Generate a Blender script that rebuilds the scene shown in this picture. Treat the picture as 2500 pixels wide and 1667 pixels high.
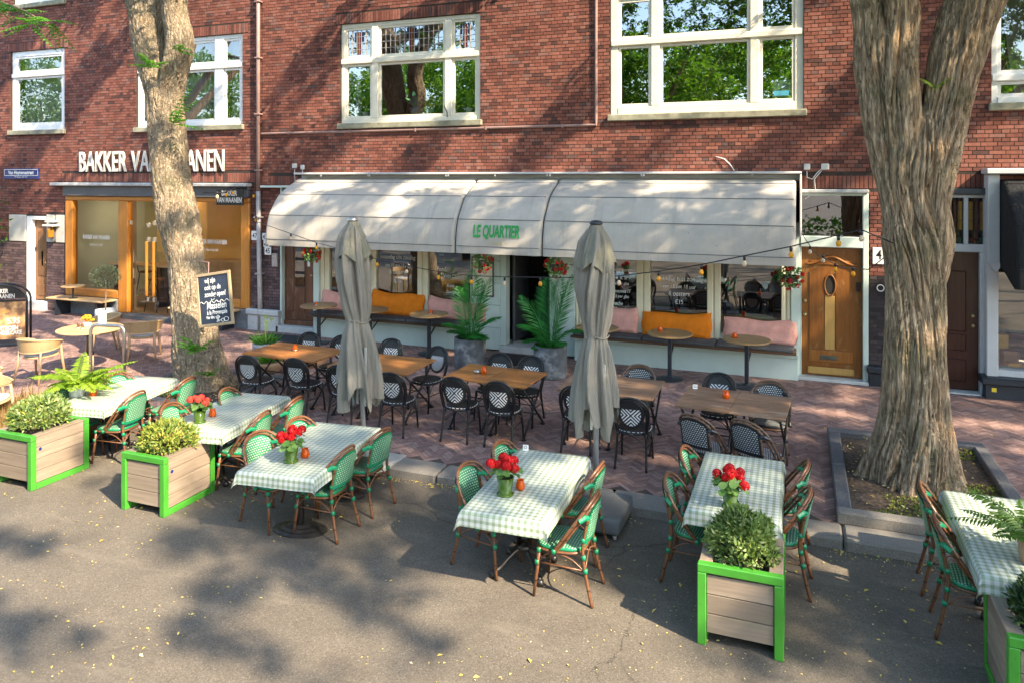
import bpy, bmesh, math, random
import numpy as np
from math import sin, cos, pi, radians, sqrt, atan2
from mathutils import Vector, Matrix
random.seed(7); RNG = np.random.default_rng(11)
for _o in list(bpy.data.objects): bpy.data.objects.remove(_o)
SC = bpy.context.scene; COL = SC.collection

# ---------------------------------------------------------------- camera, sky, sun, exposure
cd = bpy.data.cameras.new('camera'); cam = bpy.data.objects.new('camera', cd); COL.objects.link(cam)
cam.location = (0, 0, 3.25); cam.rotation_euler = (radians(90), 0, radians(21))
cd.sensor_width = 36; cd.lens = 26.23; cd.shift_y = -0.1599; cd.clip_start = 0.05; cd.clip_end = 500
SC.camera = cam
SUN = Vector((0.705, -0.299, 0.643)).normalized()
W_ = bpy.data.worlds.new('World'); SC.world = W_; W_.use_nodes = True
_nt = W_.node_tree; _bg = _nt.nodes['Background']
_sky = _nt.nodes.new('ShaderNodeTexSky'); _sky.sky_type = 'NISHITA'; _sky.sun_disc = False
_sky.sun_elevation = radians(40); _sky.sun_rotation = radians(113)
_nt.links.new(_sky.outputs[0], _bg.inputs[0]); _bg.inputs[1].default_value = 0.15
sl = bpy.data.lights.new('sun', 'SUN'); sl.energy = 3.5; sl.angle = radians(0.75); sl.color = (1.0, 0.825, 0.59)
so = bpy.data.objects.new('sun', sl); COL.objects.link(so); so.rotation_euler = SUN.to_track_quat('Z', 'Y').to_euler(); so.location = (10, -5, 20)
SC.view_settings.view_transform = 'Standard'; SC.view_settings.look = 'None'; SC.view_settings.exposure = 2.17
SC.view_settings.gamma = 1; SC.view_settings.use_curve_mapping = False
SC.render.engine = 'CYCLES'; SC.cycles.use_denoising = True
SC.cycles.max_bounces = 8; SC.cycles.transparent_max_bounces = 12; SC.cycles.caustics_reflective = False; SC.cycles.caustics_refractive = False

# ---------------------------------------------------------------- materials
def rgb(c): return (c[0], c[1], c[2], 1)
class NT:
    def __init__(s, name):
        s.m = bpy.data.materials.new(name); s.m.use_nodes = True; s.t = s.m.node_tree; s.n = s.t.nodes
        s.b = s.n['Principled BSDF']; s.out = s.n['Material Output']
    def new(s, ty, **k):
        n = s.n.new('ShaderNode' + ty)
        for a, v in k.items():
            if hasattr(n, a): setattr(n, a, v)
        return n
    def link(s, a, b): s.t.links.new(a, b)
    def coord(s, kind='Object'): return s.new('TexCoord').outputs[kind]
    def mapping(s, vec, scale=(1, 1, 1)):
        m = s.new('Mapping'); m.inputs['Scale'].default_value = scale; s.link(vec, m.inputs[0]); return m.outputs[0]
    def noise(s, vec, scale, detail=4, rough=.55):
        n = s.new('TexNoise'); n.inputs['Scale'].default_value = scale; n.inputs['Detail'].default_value = detail
        n.inputs['Roughness'].default_value = rough
        if vec is not None: s.link(vec, n.inputs['Vector'])
        return n.outputs['Fac']
    def ramp(s, fac, stops, interp='LINEAR'):
        r = s.new('ValToRGB'); s.link(fac, r.inputs[0]); cr = r.color_ramp; cr.interpolation = interp
        while len(cr.elements) < len(stops): cr.elements.new(0.5)
        for e, (p, c) in zip(cr.elements, stops):
            e.position = p; e.color = rgb(c) if not isinstance(c, (int, float)) else (c, c, c, 1)
        return r.outputs[0]
    def mix(s, fac, a, b, mode='MIX'):
        m = s.new('MixRGB'); m.blend_type = mode
        for i, v in ((0, fac), (1, a), (2, b)):
            if isinstance(v, (int, float)): m.inputs[i].default_value = v if i == 0 else (v, v, v, 1)
            elif isinstance(v, tuple): m.inputs[i].default_value = rgb(v)
            else: s.link(v, m.inputs[i])
        return m.outputs[0]
    def math(s, op, a, b=None, c=None):
        m = s.new('Math'); m.operation = op
        for i, v in enumerate((a, b, c)):
            if v is None: continue
            if isinstance(v, (int, float)): m.inputs[i].default_value = v
            else: s.link(v, m.inputs[i])
        return m.outputs[0]
    def bump(s, h, strength=.3, dist=.01):
        b = s.new('Bump'); b.inputs['Strength'].default_value = strength; b.inputs['Distance'].default_value = dist
        s.link(h, b.inputs['Height']); s.link(b.outputs[0], s.b.inputs['Normal'])
    def col(s, c):
        if isinstance(c, tuple): s.b.inputs['Base Color'].default_value = rgb(c)
        else: s.link(c, s.b.inputs['Base Color'])
    def sets(s, rough=.6, metal=0, spec=.5):
        s.b.inputs['Roughness'].default_value = rough; s.b.inputs['Metallic'].default_value = metal
        s.b.inputs['Specular IOR Level'].default_value = spec
def simple(name, c, rough=.6, metal=0, var=.22, scale=9, bump=.15, bscale=60, spec=.5, dist=.003, dirt=None):
    t = NT(name); v = t.coord(); n = t.noise(v, scale, 5)
    lo = tuple(max(0, x*(1-var)) for x in c); hi = tuple(x*(1+var) for x in c)
    col = t.ramp(n, [(.3, lo), (.7, hi)])
    if dirt:
        d = t.ramp(t.noise(v, dirt[1], 6, .65), [(dirt[2], 0.0), (dirt[2]+.12, 1.0)])
        col = t.mix(t.math('MULTIPLY', d, dirt[3]), col, dirt[0])
    t.col(col); t.sets(rough, metal, spec)
    if bump: t.bump(t.noise(v, bscale, 3), bump, dist)
    return t.m
def wood(name, c1, c2, axis=0, rough=.45, scale=1.0, worn=None, spec=.5):
    t = NT(name); v = t.coord(); s = [22, 22, 22]; s[axis] = 1.6
    oi = t.new('ObjectInfo'); off = t.new('VectorMath'); off.operation = 'ADD'; t.link(v, off.inputs[0])
    sc = t.new('VectorMath'); sc.operation = 'SCALE'; cx = t.new('CombineXYZ'); 
    for i in range(3): t.link(oi.outputs['Random'], cx.inputs[i])
    t.link(cx.outputs[0], sc.inputs[0]); sc.inputs['Scale'].default_value = 7.3; t.link(sc.outputs[0], off.inputs[1])
    mv = t.mapping(off.outputs[0], tuple(x*scale for x in s)); n = t.noise(mv, 2.2, 6, .62)
    col = t.ramp(n, [(.28, c1), (.72, c2)])
    col = t.mix(t.math('MULTIPLY', oi.outputs['Random'], .5), col, tuple(x*.55 for x in c1))
    if worn:
        d = t.ramp(t.noise(t.mapping(off.outputs[0], tuple(3 if i != axis else 1 for i in range(3))), 3, 6, .7), [(.55, 0.0), (.68, 1.0)])
        col = t.mix(t.math('MULTIPLY', d, worn[1]), col, worn[0])
    t.col(col); t.sets(rough, 0, spec); t.bump(n, .25, .002); return t.m
def island(t):
    g = t.new('NewGeometry'); o = t.new('ObjectInfo')
    return t.math('FRACT', t.math('ADD', g.outputs['Random Per Island'], o.outputs['Random']))
def brickmat(name, stops, rough=.85, grime=.5):
    t = NT(name); r = island(t); col = t.ramp(r, stops)
    v = t.coord('Generated'); p = t.new('NewGeometry').outputs['Position']
    n = t.noise(p, 14, 6, .7); col = t.mix(.55, col, t.ramp(n, [(.3, .45), (.7, 1.25)]), 'MULTIPLY')
    n3 = t.noise(t.mapping(p, (2.6, 1, .3)), 1.6, 5, .65); col = t.mix(grime*.8, col, t.ramp(n3, [(.34, (.62, .60, .60)), (.55, (1.0, 1.0, 1.0)), (.75, (1.1, 1.1, 1.12))]), 'MULTIPLY'); n2 = t.noise(p, .55, 5, .6); col = t.mix(grime, col, t.ramp(n2, [(.35, (.55, .5, .52)), (.62, (1.05, 1.0, 1.0))]), 'MULTIPLY')
    t.col(col); t.sets(rough, 0, .3); t.bump(t.noise(p, 90, 3), .12, .0015); return t.m
def leafmat(name, c1, c2, trans=.45, rough=.5, tint=None):
    t = NT(name); r = island(t); p = t.new('NewGeometry').outputs['Position']
    col = t.ramp(r, [(0, c1), (.75, c2)] + ([(1, tint)] if tint else [(1, c2)]))
    t.col(col); t.sets(rough, 0, .4)
    tr = t.new('BsdfTranslucent'); t.link(t.mix(1.0, col, (1.5, 1.55, .7), 'MULTIPLY'), tr.inputs[0])
    mx = t.new('MixShader'); mx.inputs[0].default_value = trans
    t.link(t.b.outputs[0], mx.inputs[1]); t.link(tr.outputs[0], mx.inputs[2]); t.link(mx.outputs[0], t.out.inputs[0]); return t.m
def glassmat(name, refl=.12, tint=(1, 1, 1), wav=.02):
    t = NT(name); t.n.remove(t.b)
    tr = t.new('BsdfTransparent'); tr.inputs[0].default_value = rgb(tint); gl = t.new('BsdfGlossy'); gl.inputs['Roughness'].default_value = .004
    gl.inputs[0].default_value = (1, 1, 1, 1)
    fr = t.new('Fresnel'); fr.inputs[0].default_value = 1.5
    fac = t.math('MINIMUM', t.math('ADD', t.math('MULTIPLY', fr.outputs[0], 1.4 if refl > .05 else .9), refl), 1.0)
    b = t.new('Bump'); b.inputs['Strength'].default_value = wav; b.inputs['Distance'].default_value = .05
    t.link(t.noise(t.new('NewGeometry').outputs['Position'], 1.3, 1), b.inputs['Height']); t.link(b.outputs[0], gl.inputs['Normal'])
    mx = t.new('MixShader'); t.link(fac, mx.inputs[0]); t.link(tr.outputs[0], mx.inputs[1]); t.link(gl.outputs[0], mx.inputs[2])
    t.link(mx.outputs[0], t.out.inputs[0]); return t.m
def weave(name, base, dot, p=.029):
    t = NT(name); uv = t.coord('UV'); b = t.new('TexBrick'); t.link(uv, b.inputs['Vector'])
    b.offset = .5; b.inputs['Color1'].default_value = rgb(dot); b.inputs['Color2'].default_value = rgb(tuple(x*.8 for x in dot)); b.inputs['Mortar'].default_value = rgb(base)
    b.inputs['Scale'].default_value = 1/p; b.inputs['Brick Width'].default_value = 1.0; b.inputs['Row Height'].default_value = .82
    b.inputs['Mortar Size'].default_value = .245; b.inputs['Mortar Smooth'].default_value = .2
    t.col(b.outputs[0]); t.sets(.42); t.bump(b.outputs['Fac'], .5, -.003); return t.m
M = {}
def build_mats():
    reds = [(0, (.085, .045, .04)), (.10, (.15, .060, .046)), (.28, (.205, .076, .055)), (.55, (.245, .092, .066)), (.82, (.29, .120, .088)), (.94, (.25, .125, .10)), (1, (.12, .075, .07))]
    M['brick'] = brickmat('brick_red', reds)
    M['brickp'] = brickmat('brick_purple', [(0, (.075, .05, .055)), (.5, (.125, .085, .09)), (1, (.18, .12, .115))])
    M['brickd'] = brickmat('brick_dark', [(0, (.035, .03, .034)), (.6, (.06, .05, .055)), (1, (.09, .07, .07))])
    M['paver'] = brickmat('paver_brick', [(0, (.20, .130, .116)), (.35, (.265, .168, .147)), (.7, (.315, .203, .177)), (1, (.37, .255, .22))], .8, .22)
    M['mortar'] = simple('mortar', (.036, .026, .022), .95, var=.4, scale=30)
    M['joint'] = simple('paver_joint', (.07, .052, .045), .95, var=.4, scale=40)
    M['cream'] = simple('cream_paint', (.74, .70, .58), .45, var=.06, scale=3, bump=.05, dirt=((.4, .38, .3), 7, .64, .4))
    M['creamd'] = simple('cream_post_paint', (.72, .66, .48), .45, var=.06, scale=3, bump=.05, dirt=((.4, .38, .3), 7, .64, .4))
    M['white'] = simple('white_paint', (.80, .80, .78), .5, var=.05, scale=5, bump=.05)
    M['stone'] = simple('sill_stone', (.27, .26, .19), .85, var=.3, scale=6, bump=.4, dirt=((.10, .11, .07), 4, .55, .6))
    M['plinth'] = simple('pale_plinth_stone', (.50, .51, .50), .8, var=.15, scale=5, bump=.3, dirt=((.2, .2, .18), 5, .58, .6))
    M['plaster'] = simple('white_plaster', (.47, .46, .42), .85, var=.12, scale=4, dirt=((.3, .28, .25), 5, .6, .5))
    M['pgreen'] = simple('pale_green_paint', (.53, .62, .57), .5, var=.06, scale=2.5, bump=.08, dirt=((.12, .2, .2), 9, .69, .7))
    M['greyp'] = simple('grey_paint', (.50, .51, .52), .5, var=.06, scale=3, bump=.05)
    M['darkgrey'] = simple('dark_grey_fascia', (.085, .085, .092), .5, var=.15, scale=3)
    M['navy'] = simple('dark_navy_paint', (.022, .027, .036), .42, var=.2, scale=4)
    M['lead'] = simple('lead_flashing', (.42, .43, .43), .6, metal=.3, var=.3, scale=8, bump=.4, bscale=20)
    M['zinc'] = simple('zinc_pipe', (.40, .37, .36), .5, metal=.2, var=.2, scale=7)
    M['pipebrown'] = simple('brown_pipe', (.27, .17, .15), .55, var=.15, scale=7)
    M['varnish'] = wood('varnished_amber_wood', (.42, .15, .022), (.58, .25, .045), 2, .3, .5)
    M['varnishx'] = wood('varnished_amber_wood_horizontal', (.42, .15, .022), (.58, .25, .045), 0, .3, .5)
    M['oak'] = wood('golden_oak', (.20, .068, .011), (.35, .135, .025), 2, .35, .55, worn=((.55, .36, .16), .3))
    M['oakl'] = wood('pale_worn_oak', (.42, .24, .06), (.55, .33, .10), 2, .5, .7)
    M['walnut'] = wood('worn_walnut', (.095, .035, .017), (.19, .08, .04), 2, .4, .6, worn=((.36, .24, .15), .35))
    M['mahog'] = wood('dark_mahogany', (.045, .014, .009), (.085, .028, .016), 2, .22, .5)
    M['brownd'] = wood('brown_door_wood', (.17, .075, .03), (.30, .14, .06), 2, .45, .5)
    M['teak'] = wood('oiled_teak', (.30, .115, .03), (.50, .22, .07), 0, .33, .8, worn=((.2, .09, .03), .4))
    M['teakg'] = wood('weathered_teak', (.21, .115, .065), (.36, .22, .135), 0, .6, .8, worn=((.50, .42, .34), .45))
    M['roundtop'] = wood('bistro_round_top', (.26, .15, .06), (.47, .30, .14), 0, .42, .55, worn=((.1, .06, .03), .5))
    M['benchwood'] = wood('bench_wood', (.10, .05, .025), (.2, .10, .05), 0, .55, .5)
    M['plank'] = wood('planter_plank', (.20, .152, .112), (.335, .265, .20), 0, .7, .6, worn=((.2, .19, .11), .35))
    M['planky'] = wood('planter_plank_side', (.20, .152, .112), (.335, .265, .20), 1, .7, .6, worn=((.2, .17, .11), .35))
    M['pine'] = wood('light_ash_wood', (.50, .33, .16), (.66, .47, .26), 0, .5, .5)
    M['ash'] = wood('ash_leg_wood', (.42, .27, .15), (.56, .38, .22), 2, .5, .5)
    M['frameash'] = wood('chalkboard_frame_wood', (.40, .30, .18), (.55, .42, .27), 2, .6, .5)
    M['lime'] = simple('bright_green_steel', (.05, .255, .026), .42, var=.16, scale=5, bump=.12, dirt=((.09, .11, .05), 16, .60, .7))
    M['bamboo'] = bamboo('bamboo_brown', (.11, .045, .021), (.20, .088, .04))
    M['bambood'] = bamboo('bamboo_dark', (.10, .055, .033), (.17, .10, .062))
    M['black'] = simple('black_lacquer', (.012, .012, .014), .32, var=.3, scale=20, bump=.1)
    M['blackm'] = simple('black_metal', (.018, .019, .022), .45, metal=.3, var=.3, scale=20)
    M['castgrey'] = simple('cast_metal', (.06, .055, .052), .35, metal=.6, var=.5, scale=10)
    M['gbind'] = simple('green_binding', (.008, .21, .095), .35, var=.15, scale=40, bump=.6, bscale=140)
    M['bbind'] = simple('black_binding', (.016, .018, .022), .35, var=.15, scale=40, bump=.6, bscale=140)
    M['gweave'] = weave('green_white_weave', (.006, .185, .08), (.56, .66, .54))
    M['bweave'] = weave('black_white_weave', (.013, .016, .022), (.66, .70, .72))
    M['kweave'] = weave('black_weave', (.010, .010, .012), (.03, .03, .033), .02)
    M['chevron'] = chevron()
    M['cloth'] = gingham()
    M['awning'] = fabric('awning_canvas', (.45, .415, .37), streak=True)
    M['umb'] = fabric('umbrella_canvas', (.235, .22, .19), streak=False)
    M['umbtop'] = fabric('umbrella_canvas_cap', (.215, .20, .155), streak=False, moss=True)
    M['dawn'] = fabric('black_awning_canvas', (.016, .017, .019), streak=False)
    M['alu'] = simple('aluminium_pole', (.55, .56, .56), .35, metal=.5, var=.08, scale=4)
    M['chrome'] = simple('brushed_steel', (.52, .50, .47), .3, metal=.85, var=.2, scale=12)
    M['slab'] = simple('grey_plastic_base', (.12, .13, .135), .55, var=.15, scale=5, bump=.25, bscale=20)
    M['concrete'] = simple('pale_concrete', (.40, .38, .34), .9, var=.15, scale=5, bump=.3)
    M['potgrey'] = simple('dark_concrete_pot', (.10, .105, .11), .85, var=.35, scale=7, bump=.6, bscale=25, dist=.01, dirt=((.36, .36, .35), 5, .52, .6))
    M['potpale'] = simple('pale_pot', (.45, .48, .52), .7, var=.2, scale=5, bump=.4)
    M['potgl'] = simple('grey_glazed_pot', (.33, .36, .38), .5, var=.2, scale=5)
    M['terra'] = simple('terracotta_pot', (.44, .27, .16), .8, var=.2, scale=5)
    M['soil'] = simple('soil', (.065, .046, .032), .95, var=.6, scale=25, bump=1, bscale=35, dist=.02, dirt=((.16, .13, .09), 22, .56, .9))
    M['moss'] = simple('moss', (.14, .17, .025), .95, var=.5, scale=30, bump=1, bscale=60, dist=.01)
    M['granite'] = simple('granite_kerb', (.20, .185, .165), .85, var=.35, scale=110, bump=.6, bscale=70, dist=.006, dirt=((.12, .11, .10), 4, .55, .5))
    M['dkerb'] = simple('dark_kerb', (.10, .10, .105), .85, var=.3, scale=40, bump=.5, bscale=70, dirt=((.22, .2, .17), 4, .58, .6))
    M['asphalt'] = asphalt()
    M['barkL'] = bark('grey_bark', (.26, .205, .14), (.47, .385, .285), (.13, .14, .07), 6)
    M['barkR'] = bark('brown_ridged_bark', (.29, .20, .125), (.56, .43, .295), (.13, .14, .07))
    M['leaf'] = leafmat('locust_leaf', (.045, .12, .012), (.09, .19, .02), .5, .5, (.16, .24, .03))
    M['leaff'] = leafmat('park_leaf', (.07, .19, .015), (.15, .30, .03), .5, .5, (.24, .36, .05))
    M['leafb'] = leafmat('bright_leaf', (.05, .20, .02), (.12, .30, .04), .45)
    M['fern'] = leafmat('fern_leaf', (.14, .26, .02), (.27, .38, .04), .45)
    M['fernd'] = leafmat('dark_fern_leaf', (.04, .11, .02), (.10, .19, .03), .4)
    M['palm'] = leafmat('palm_leaf', (.015, .13, .025), (.035, .24, .04), .35, .4)
    M['shrub'] = leafmat('shrub_leaf', (.09, .17, .04), (.25, .33, .11), .3, .38, (.42, .48, .24))
    M['shruby'] = leafmat('yellowing_shrub_leaf', (.12, .20, .03), (.33, .38, .07), .3, .38, (.45, .30, .10))
    M['shrubd'] = leafmat('dark_shrub_leaf', (.02, .05, .02), (.06, .11, .035), .25, .4, (.12, .15, .05))
    M['geran'] = leafmat('geranium_leaf', (.07, .17, .035), (.17, .30, .09), .3, .6)
    M['petal'] = leafmat('red_petal', (.42, .004, .008), (.62, .010, .015), .25, .5)
    M['petalp'] = leafmat('coral_petal', (.55, .045, .03), (.72, .10, .07), .25, .5)
    M['yellowp'] = leafmat('yellow_petal', (.65, .36, .01), (.75, .45, .02), .2, .5)
    M['grassd'] = leafmat('dry_grass', (.30, .20, .08), (.42, .29, .13), .35, .7)
    M['fallen'] = leafmat('fallen_leaf', (.55, .38, .05), (.68, .56, .18), .1, .7, (.62, .58, .42))
    M['sofa'] = simple('olive_sofa', (.22, .20, .035), .8, var=.15, scale=5)
    M['pink'] = cushion('pink_cushion', (.66, .33, .27))
    M['orange'] = cushion('orange_cushion', (.70, .19, .012))
    M['greycush'] = cushion('grey_seat_pad', (.10, .10, .105))
    M['padlight'] = cushion('pale_grey_pad', (.48, .50, .53))
    M['rattan'] = rattan()
    M['glassu'] = glassmat('upper_window_glass', .29)
    M['glassc'] = glassmat('curtained_window_glass', .17)
    M['glasss'] = glassmat('shop_glass', .22)
    M['glassb'] = glassmat('bakery_glass', .0)
    M['orglass'] = orglass('orange_candle_glass', (.85, .16, .006), (.75, .12, .004))
    M['greenglass'] = orglass('green_flowerpot_glass', (.13, .24, .03), (.09, .17, .02))
    M['bulby'] = orglass('amber_bulb', (.85, .45, .02), (.85, .42, .02)); M['bulbw'] = orglass('frosted_bulb', (.8, .66, .5), (.75, .6, .42))
    M['board'] = simple('chalkboard_slate', (.022, .035, .065), .7, var=.3, scale=5)
    M['chalk'] = simple('chalk_white', (.82, .82, .80), .8, var=.03, bump=0)
    M['chalkb'] = simple('chalk_pale_blue', (.45, .62, .70), .8, var=.03, bump=0)
    M['letter'] = simple('letter_white', (.62, .595, .55), .5, var=.04, bump=0)
    M['signblue'] = simple('enamel_blue', (.018, .03, .16), .25, var=.08, bump=0)
    M['signwhite'] = simple('enamel_white', (.80, .80, .78), .3, var=.03, bump=0)
    M['lgreen'] = simple('lettering_green', (.02, .30, .06), .6, var=.1, bump=0)
    M['lgold'] = simple('lettering_pale_gold', (.50, .42, .22), .6, var=.1, bump=0)
    M['ink'] = simple('black_ink', (.01, .01, .012), .5, bump=0)
    M['curtain'] = leafless('curtain_fabric', (.56, .56, .52)); M['gold'] = simple('mustard_box', (.55, .33, .02), .6)
    M['ochre'] = simple('ochre_wall', (.80, .50, .13), .8, var=.08, scale=1.5)
    M['mint'] = simple('mint_wall', (.60, .72, .60), .8, var=.05, scale=1.5)
    M['taupe'] = simple('taupe_wall', (.34, .28, .20), .8, var=.1, scale=1.5)
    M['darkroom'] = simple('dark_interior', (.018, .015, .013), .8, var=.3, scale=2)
    M['floorw'] = wood('interior_floor', (.15, .09, .05), (.25, .16, .09), 0, .5, .5)
    M['brass'] = simple('brass', (.55, .42, .2), .3, metal=.8)
    M['stred'] = orglass('stained_red', (.20, .02, .02), (.1, .01, .01)); M['stblue'] = orglass('stained_blue', (.02, .02, .09), (.01, .01, .05))
    M['stamb'] = orglass('stained_amber', (.42, .22, .03), (.4, .2, .02)); M['stgrn'] = orglass('stained_green', (.05, .14, .08), (.02, .07, .03))
    M['photobrown'] = poster()
def bamboo(name, a, b):
    t = NT(name); v = t.coord(); n = t.noise(t.mapping(v, (20, 20, 5)), 3, 4)
    col = t.ramp(n, [(.3, a), (.7, b)]); w = t.new('TexWave'); w.bands_direction = 'Z'; w.inputs['Scale'].default_value = 2.3; w.inputs['Distortion'].default_value = 1.5
    t.link(v, w.inputs[0]); r = t.ramp(w.outputs['Fac'], [(0.0, .25), (.05, 1.0)])
    t.col(t.mix(1.0, col, r, 'MULTIPLY')); t.sets(.33); t.bump(r, .4, .003); return t.m
def chevron():
    t = NT('chevron_weave'); uv = t.coord('UV'); s = t.new('SeparateXYZ'); t.link(uv, s.inputs[0])
    f = t.math('SUBTRACT', t.math('ABSOLUTE', t.math('SUBTRACT', s.outputs[1], -.012)), t.math('ABSOLUTE', s.outputs[0]))
    fr = t.math('FRACT', t.math('ADD', t.math('MULTIPLY', f, 1/.047), 20.25)); m = t.math('GREATER_THAN', fr, .52)
    low = t.math('LESS_THAN', s.outputs[1], .068); inn = t.math('LESS_THAN', t.math('ADD', t.math('POWER', t.math('MULTIPLY', s.outputs[0], 1/.125), 2.0), t.math('POWER', t.math('MULTIPLY', s.outputs[1], 1/.15), 2.0)), 1.0)
    fac = t.math('MULTIPLY', t.math('MULTIPLY', m, low), inn)
    t.col(t.mix(fac, (.014, .015, .018), (.68, .70, .72))); t.sets(.42); t.bump(fr, .4, .003); return t.m
def gingham():
    t = NT('gingham_oilcloth'); uv = t.coord('UV'); s = t.new('SeparateXYZ'); t.link(uv, s.inputs[0]); P = .052
    a = t.math('GREATER_THAN', t.math('FRACT', t.math('MULTIPLY', s.outputs[0], 1/P)), .55); b = t.math('GREATER_THAN', t.math('FRACT', t.math('MULTIPLY', s.outputs[1], 1/P)), .55)
    sm = t.math('MULTIPLY', t.math('ADD', a, b), .5)
    col = t.ramp(sm, [(0, (.55, .585, .575)), (.5, (.37, .43, .36)), (1, (.22, .30, .19))])
    n = t.noise(t.coord(), 6, 3); col = t.mix(.25, col, t.ramp(n, [(.3, .8), (.7, 1.1)]), 'MULTIPLY')
    t.col(col); t.sets(.33); t.bump(t.noise(t.coord(), 7, 4), .22, .012); return t.m
def fabric(name, c, streak=True, moss=False):
    t = NT(name); v = t.coord(); n = t.noise(v, 2.2, 6, .6); col = t.ramp(n, [(.3, tuple(x*.86 for x in c)), (.7, tuple(x*1.08 for x in c))])
    if streak:
        d = t.ramp(t.noise(t.mapping(v, (4.5, .5, .35)), 1.6, 6, .7), [(.52, 0.0), (.75, 1.0)]); col = t.mix(t.math('MULTIPLY', d, .55), col, (.28, .27, .25))
        sp = t.ramp(t.noise(v, 26, 2, .4), [(.74, 0.0), (.76, 1.0)]); col = t.mix(t.math('MULTIPLY', sp, .7), col, (.12, .10, .08))
    if moss:
        d = t.ramp(t.noise(v, 5, 5, .7), [(.45, 0.0), (.65, 1.0)]); col = t.mix(t.math('MULTIPLY', d, .7), col, (.16, .17, .10))
    t.col(col); t.sets(.8, 0, .25)
    if streak: t.bump(t.noise(v, 5, 4), .25, .02)
    else: t.bump(t.noise(t.mapping(v, (16, 16, 1.6)), 1.5, 5, .6), .7, .05)
    return t.m
def cushion(name, c):
    t = NT(name); v = t.coord(); n = t.noise(v, 7, 4); t.col(t.ramp(n, [(.3, tuple(x*.85 for x in c)), (.7, tuple(x*1.1 for x in c))])); t.sets(.9, 0, .2)
    t.bump(t.noise(v, 11, 3, .5), .5, .03); return t.m
def rattan():
    t = NT('woven_rattan'); v = t.coord(); s = t.new('SeparateXYZ'); t.link(v, s.inputs[0])
    w = t.math('SINE', t.math('MULTIPLY', s.outputs[2], 420)); n = t.noise(v, 60, 3)
    col = t.mix(t.math('MULTIPLY', t.math('ADD', w, 1), .35), t.ramp(n, [(.3, (.42, .28, .13)), (.7, (.56, .40, .21))]), (.22, .13, .06))
    t.col(col); t.sets(.55); t.bump(w, .5, .004); return t.m
def orglass(name, a, b):
    t = NT(name); v = t.coord(); s = t.new('SeparateXYZ'); t.link(v, s.inputs[0]); n = t.noise(v, 30, 2)
    t.col(t.ramp(n, [(.3, a), (.7, b)])); t.sets(.12, 0, .6); tr = t.new('BsdfTranslucent'); tr.inputs[0].default_value = rgb(a)
    mx = t.new('MixShader'); mx.inputs[0].default_value = .4; t.link(t.b.outputs[0], mx.inputs[1]); t.link(tr.outputs[0], mx.inputs[2]); t.link(mx.outputs[0], t.out.inputs[0]); return t.m
def leafless(name, c):
    t = NT(name); t.col(c); t.sets(.9, 0, .1); tr = t.new('BsdfTranslucent'); tr.inputs[0].default_value = rgb(c)
    mx = t.new('MixShader'); mx.inputs[0].default_value = .4; t.link(t.b.outputs[0], mx.inputs[1]); t.link(tr.outputs[0], mx.inputs[2]); t.link(mx.outputs[0], t.out.inputs[0]); return t.m
def poster():
    t = NT('printed_food_photo'); v = t.coord(); n = t.noise(v, 5, 4); t.col(t.ramp(n, [(.25, (.06, .03, .02)), (.45, (.22, .12, .07)), (.6, (.55, .33, .14)), (.75, (.70, .62, .52))])); t.sets(.3); return t.m
def asphalt():
    t = NT('asphalt'); v = t.coord(); fine = t.noise(v, 95, 3, .75); mid = t.noise(v, 2.0, 6, .62)
    col = t.ramp(mid, [(.3, (.112, .096, .078)), (.7, (.150, .130, .106))])
    sp = t.ramp(fine, [(.34, .5), (.46, .95), (.60, 1.08), (.68, 2.2)]); col = t.mix(1.0, col, sp, 'MULTIPLY')
    st = t.ramp(t.noise(v, .9, 5, .65), [(.50, 0.0), (.68, 1.0)]); col = t.mix(t.math('MULTIPLY', st, .42), col, (.075, .068, .06)); st2 = t.ramp(t.noise(t.mapping(v, (.5, 2.6, 1)), 1.4, 5, .7), [(.56, 0.0), (.70, 1.0)]); col = t.mix(t.math('MULTIPLY', st2, .35), col, (.23, .20, .16)); oil = t.ramp(t.noise(v, 3.1, 4, .6), [(.69, 0.0), (.76, 1.0)]); col = t.mix(t.math('MULTIPLY', oil, .45), col, (.05, .047, .045))
    wv = t.new('TexVoronoi'); wv.feature = 'DISTANCE_TO_EDGE'; wv.inputs['Scale'].default_value = .23
    wob = t.new('VectorMath'); wob.operation = 'ADD'; nz = t.new('TexNoise'); nz.inputs['Scale'].default_value = 2.2; nz.inputs['Detail'].default_value = 5; t.link(v, nz.inputs['Vector'])
    sc = t.new('VectorMath'); sc.operation = 'SCALE'; sc.inputs['Scale'].default_value = .35; t.link(nz.outputs['Color'], sc.inputs[0]); t.link(v, wob.inputs[0]); t.link(sc.outputs[0], wob.inputs[1]); t.link(wob.outputs[0], wv.inputs['Vector'])
    ck = t.ramp(wv.outputs['Distance'], [(.0, 1.0), (.0012, 0.0)]); col = t.mix(t.math('MULTIPLY', t.math('MULTIPLY', ck, t.ramp(t.noise(v, .8, 2), [(.45, 0.0), (.55, 1.0)])), .5), col, (.04, .035, .03))
    s = t.new('SeparateXYZ'); t.link(v, s.inputs[0]); wob2 = t.math('MULTIPLY', t.math('SUBTRACT', t.noise(v, 2.3, 6, .7), .5), .55)
    dx = t.math('ABSOLUTE', t.math('ADD', t.math('ADD', s.outputs[0], 1.22), wob2)); wdt = t.math('MULTIPLY', t.noise(v, 9, 3), .011)
    ln = t.math('MULTIPLY', t.math('LESS_THAN', dx, wdt), t.math('MULTIPLY', t.math('GREATER_THAN', s.outputs[1], -3), t.math('LESS_THAN', s.outputs[1], 5.75))); col = t.mix(t.math('MULTIPLY', ln, .75), col, (.03, .027, .024))
    t.col(col); t.sets(.9, 0, .3); t.bump(t.math('ADD', fine, t.math('MULTIPLY', t.noise(v, 60, 2), .6)), .5, .006); return t.m
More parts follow.
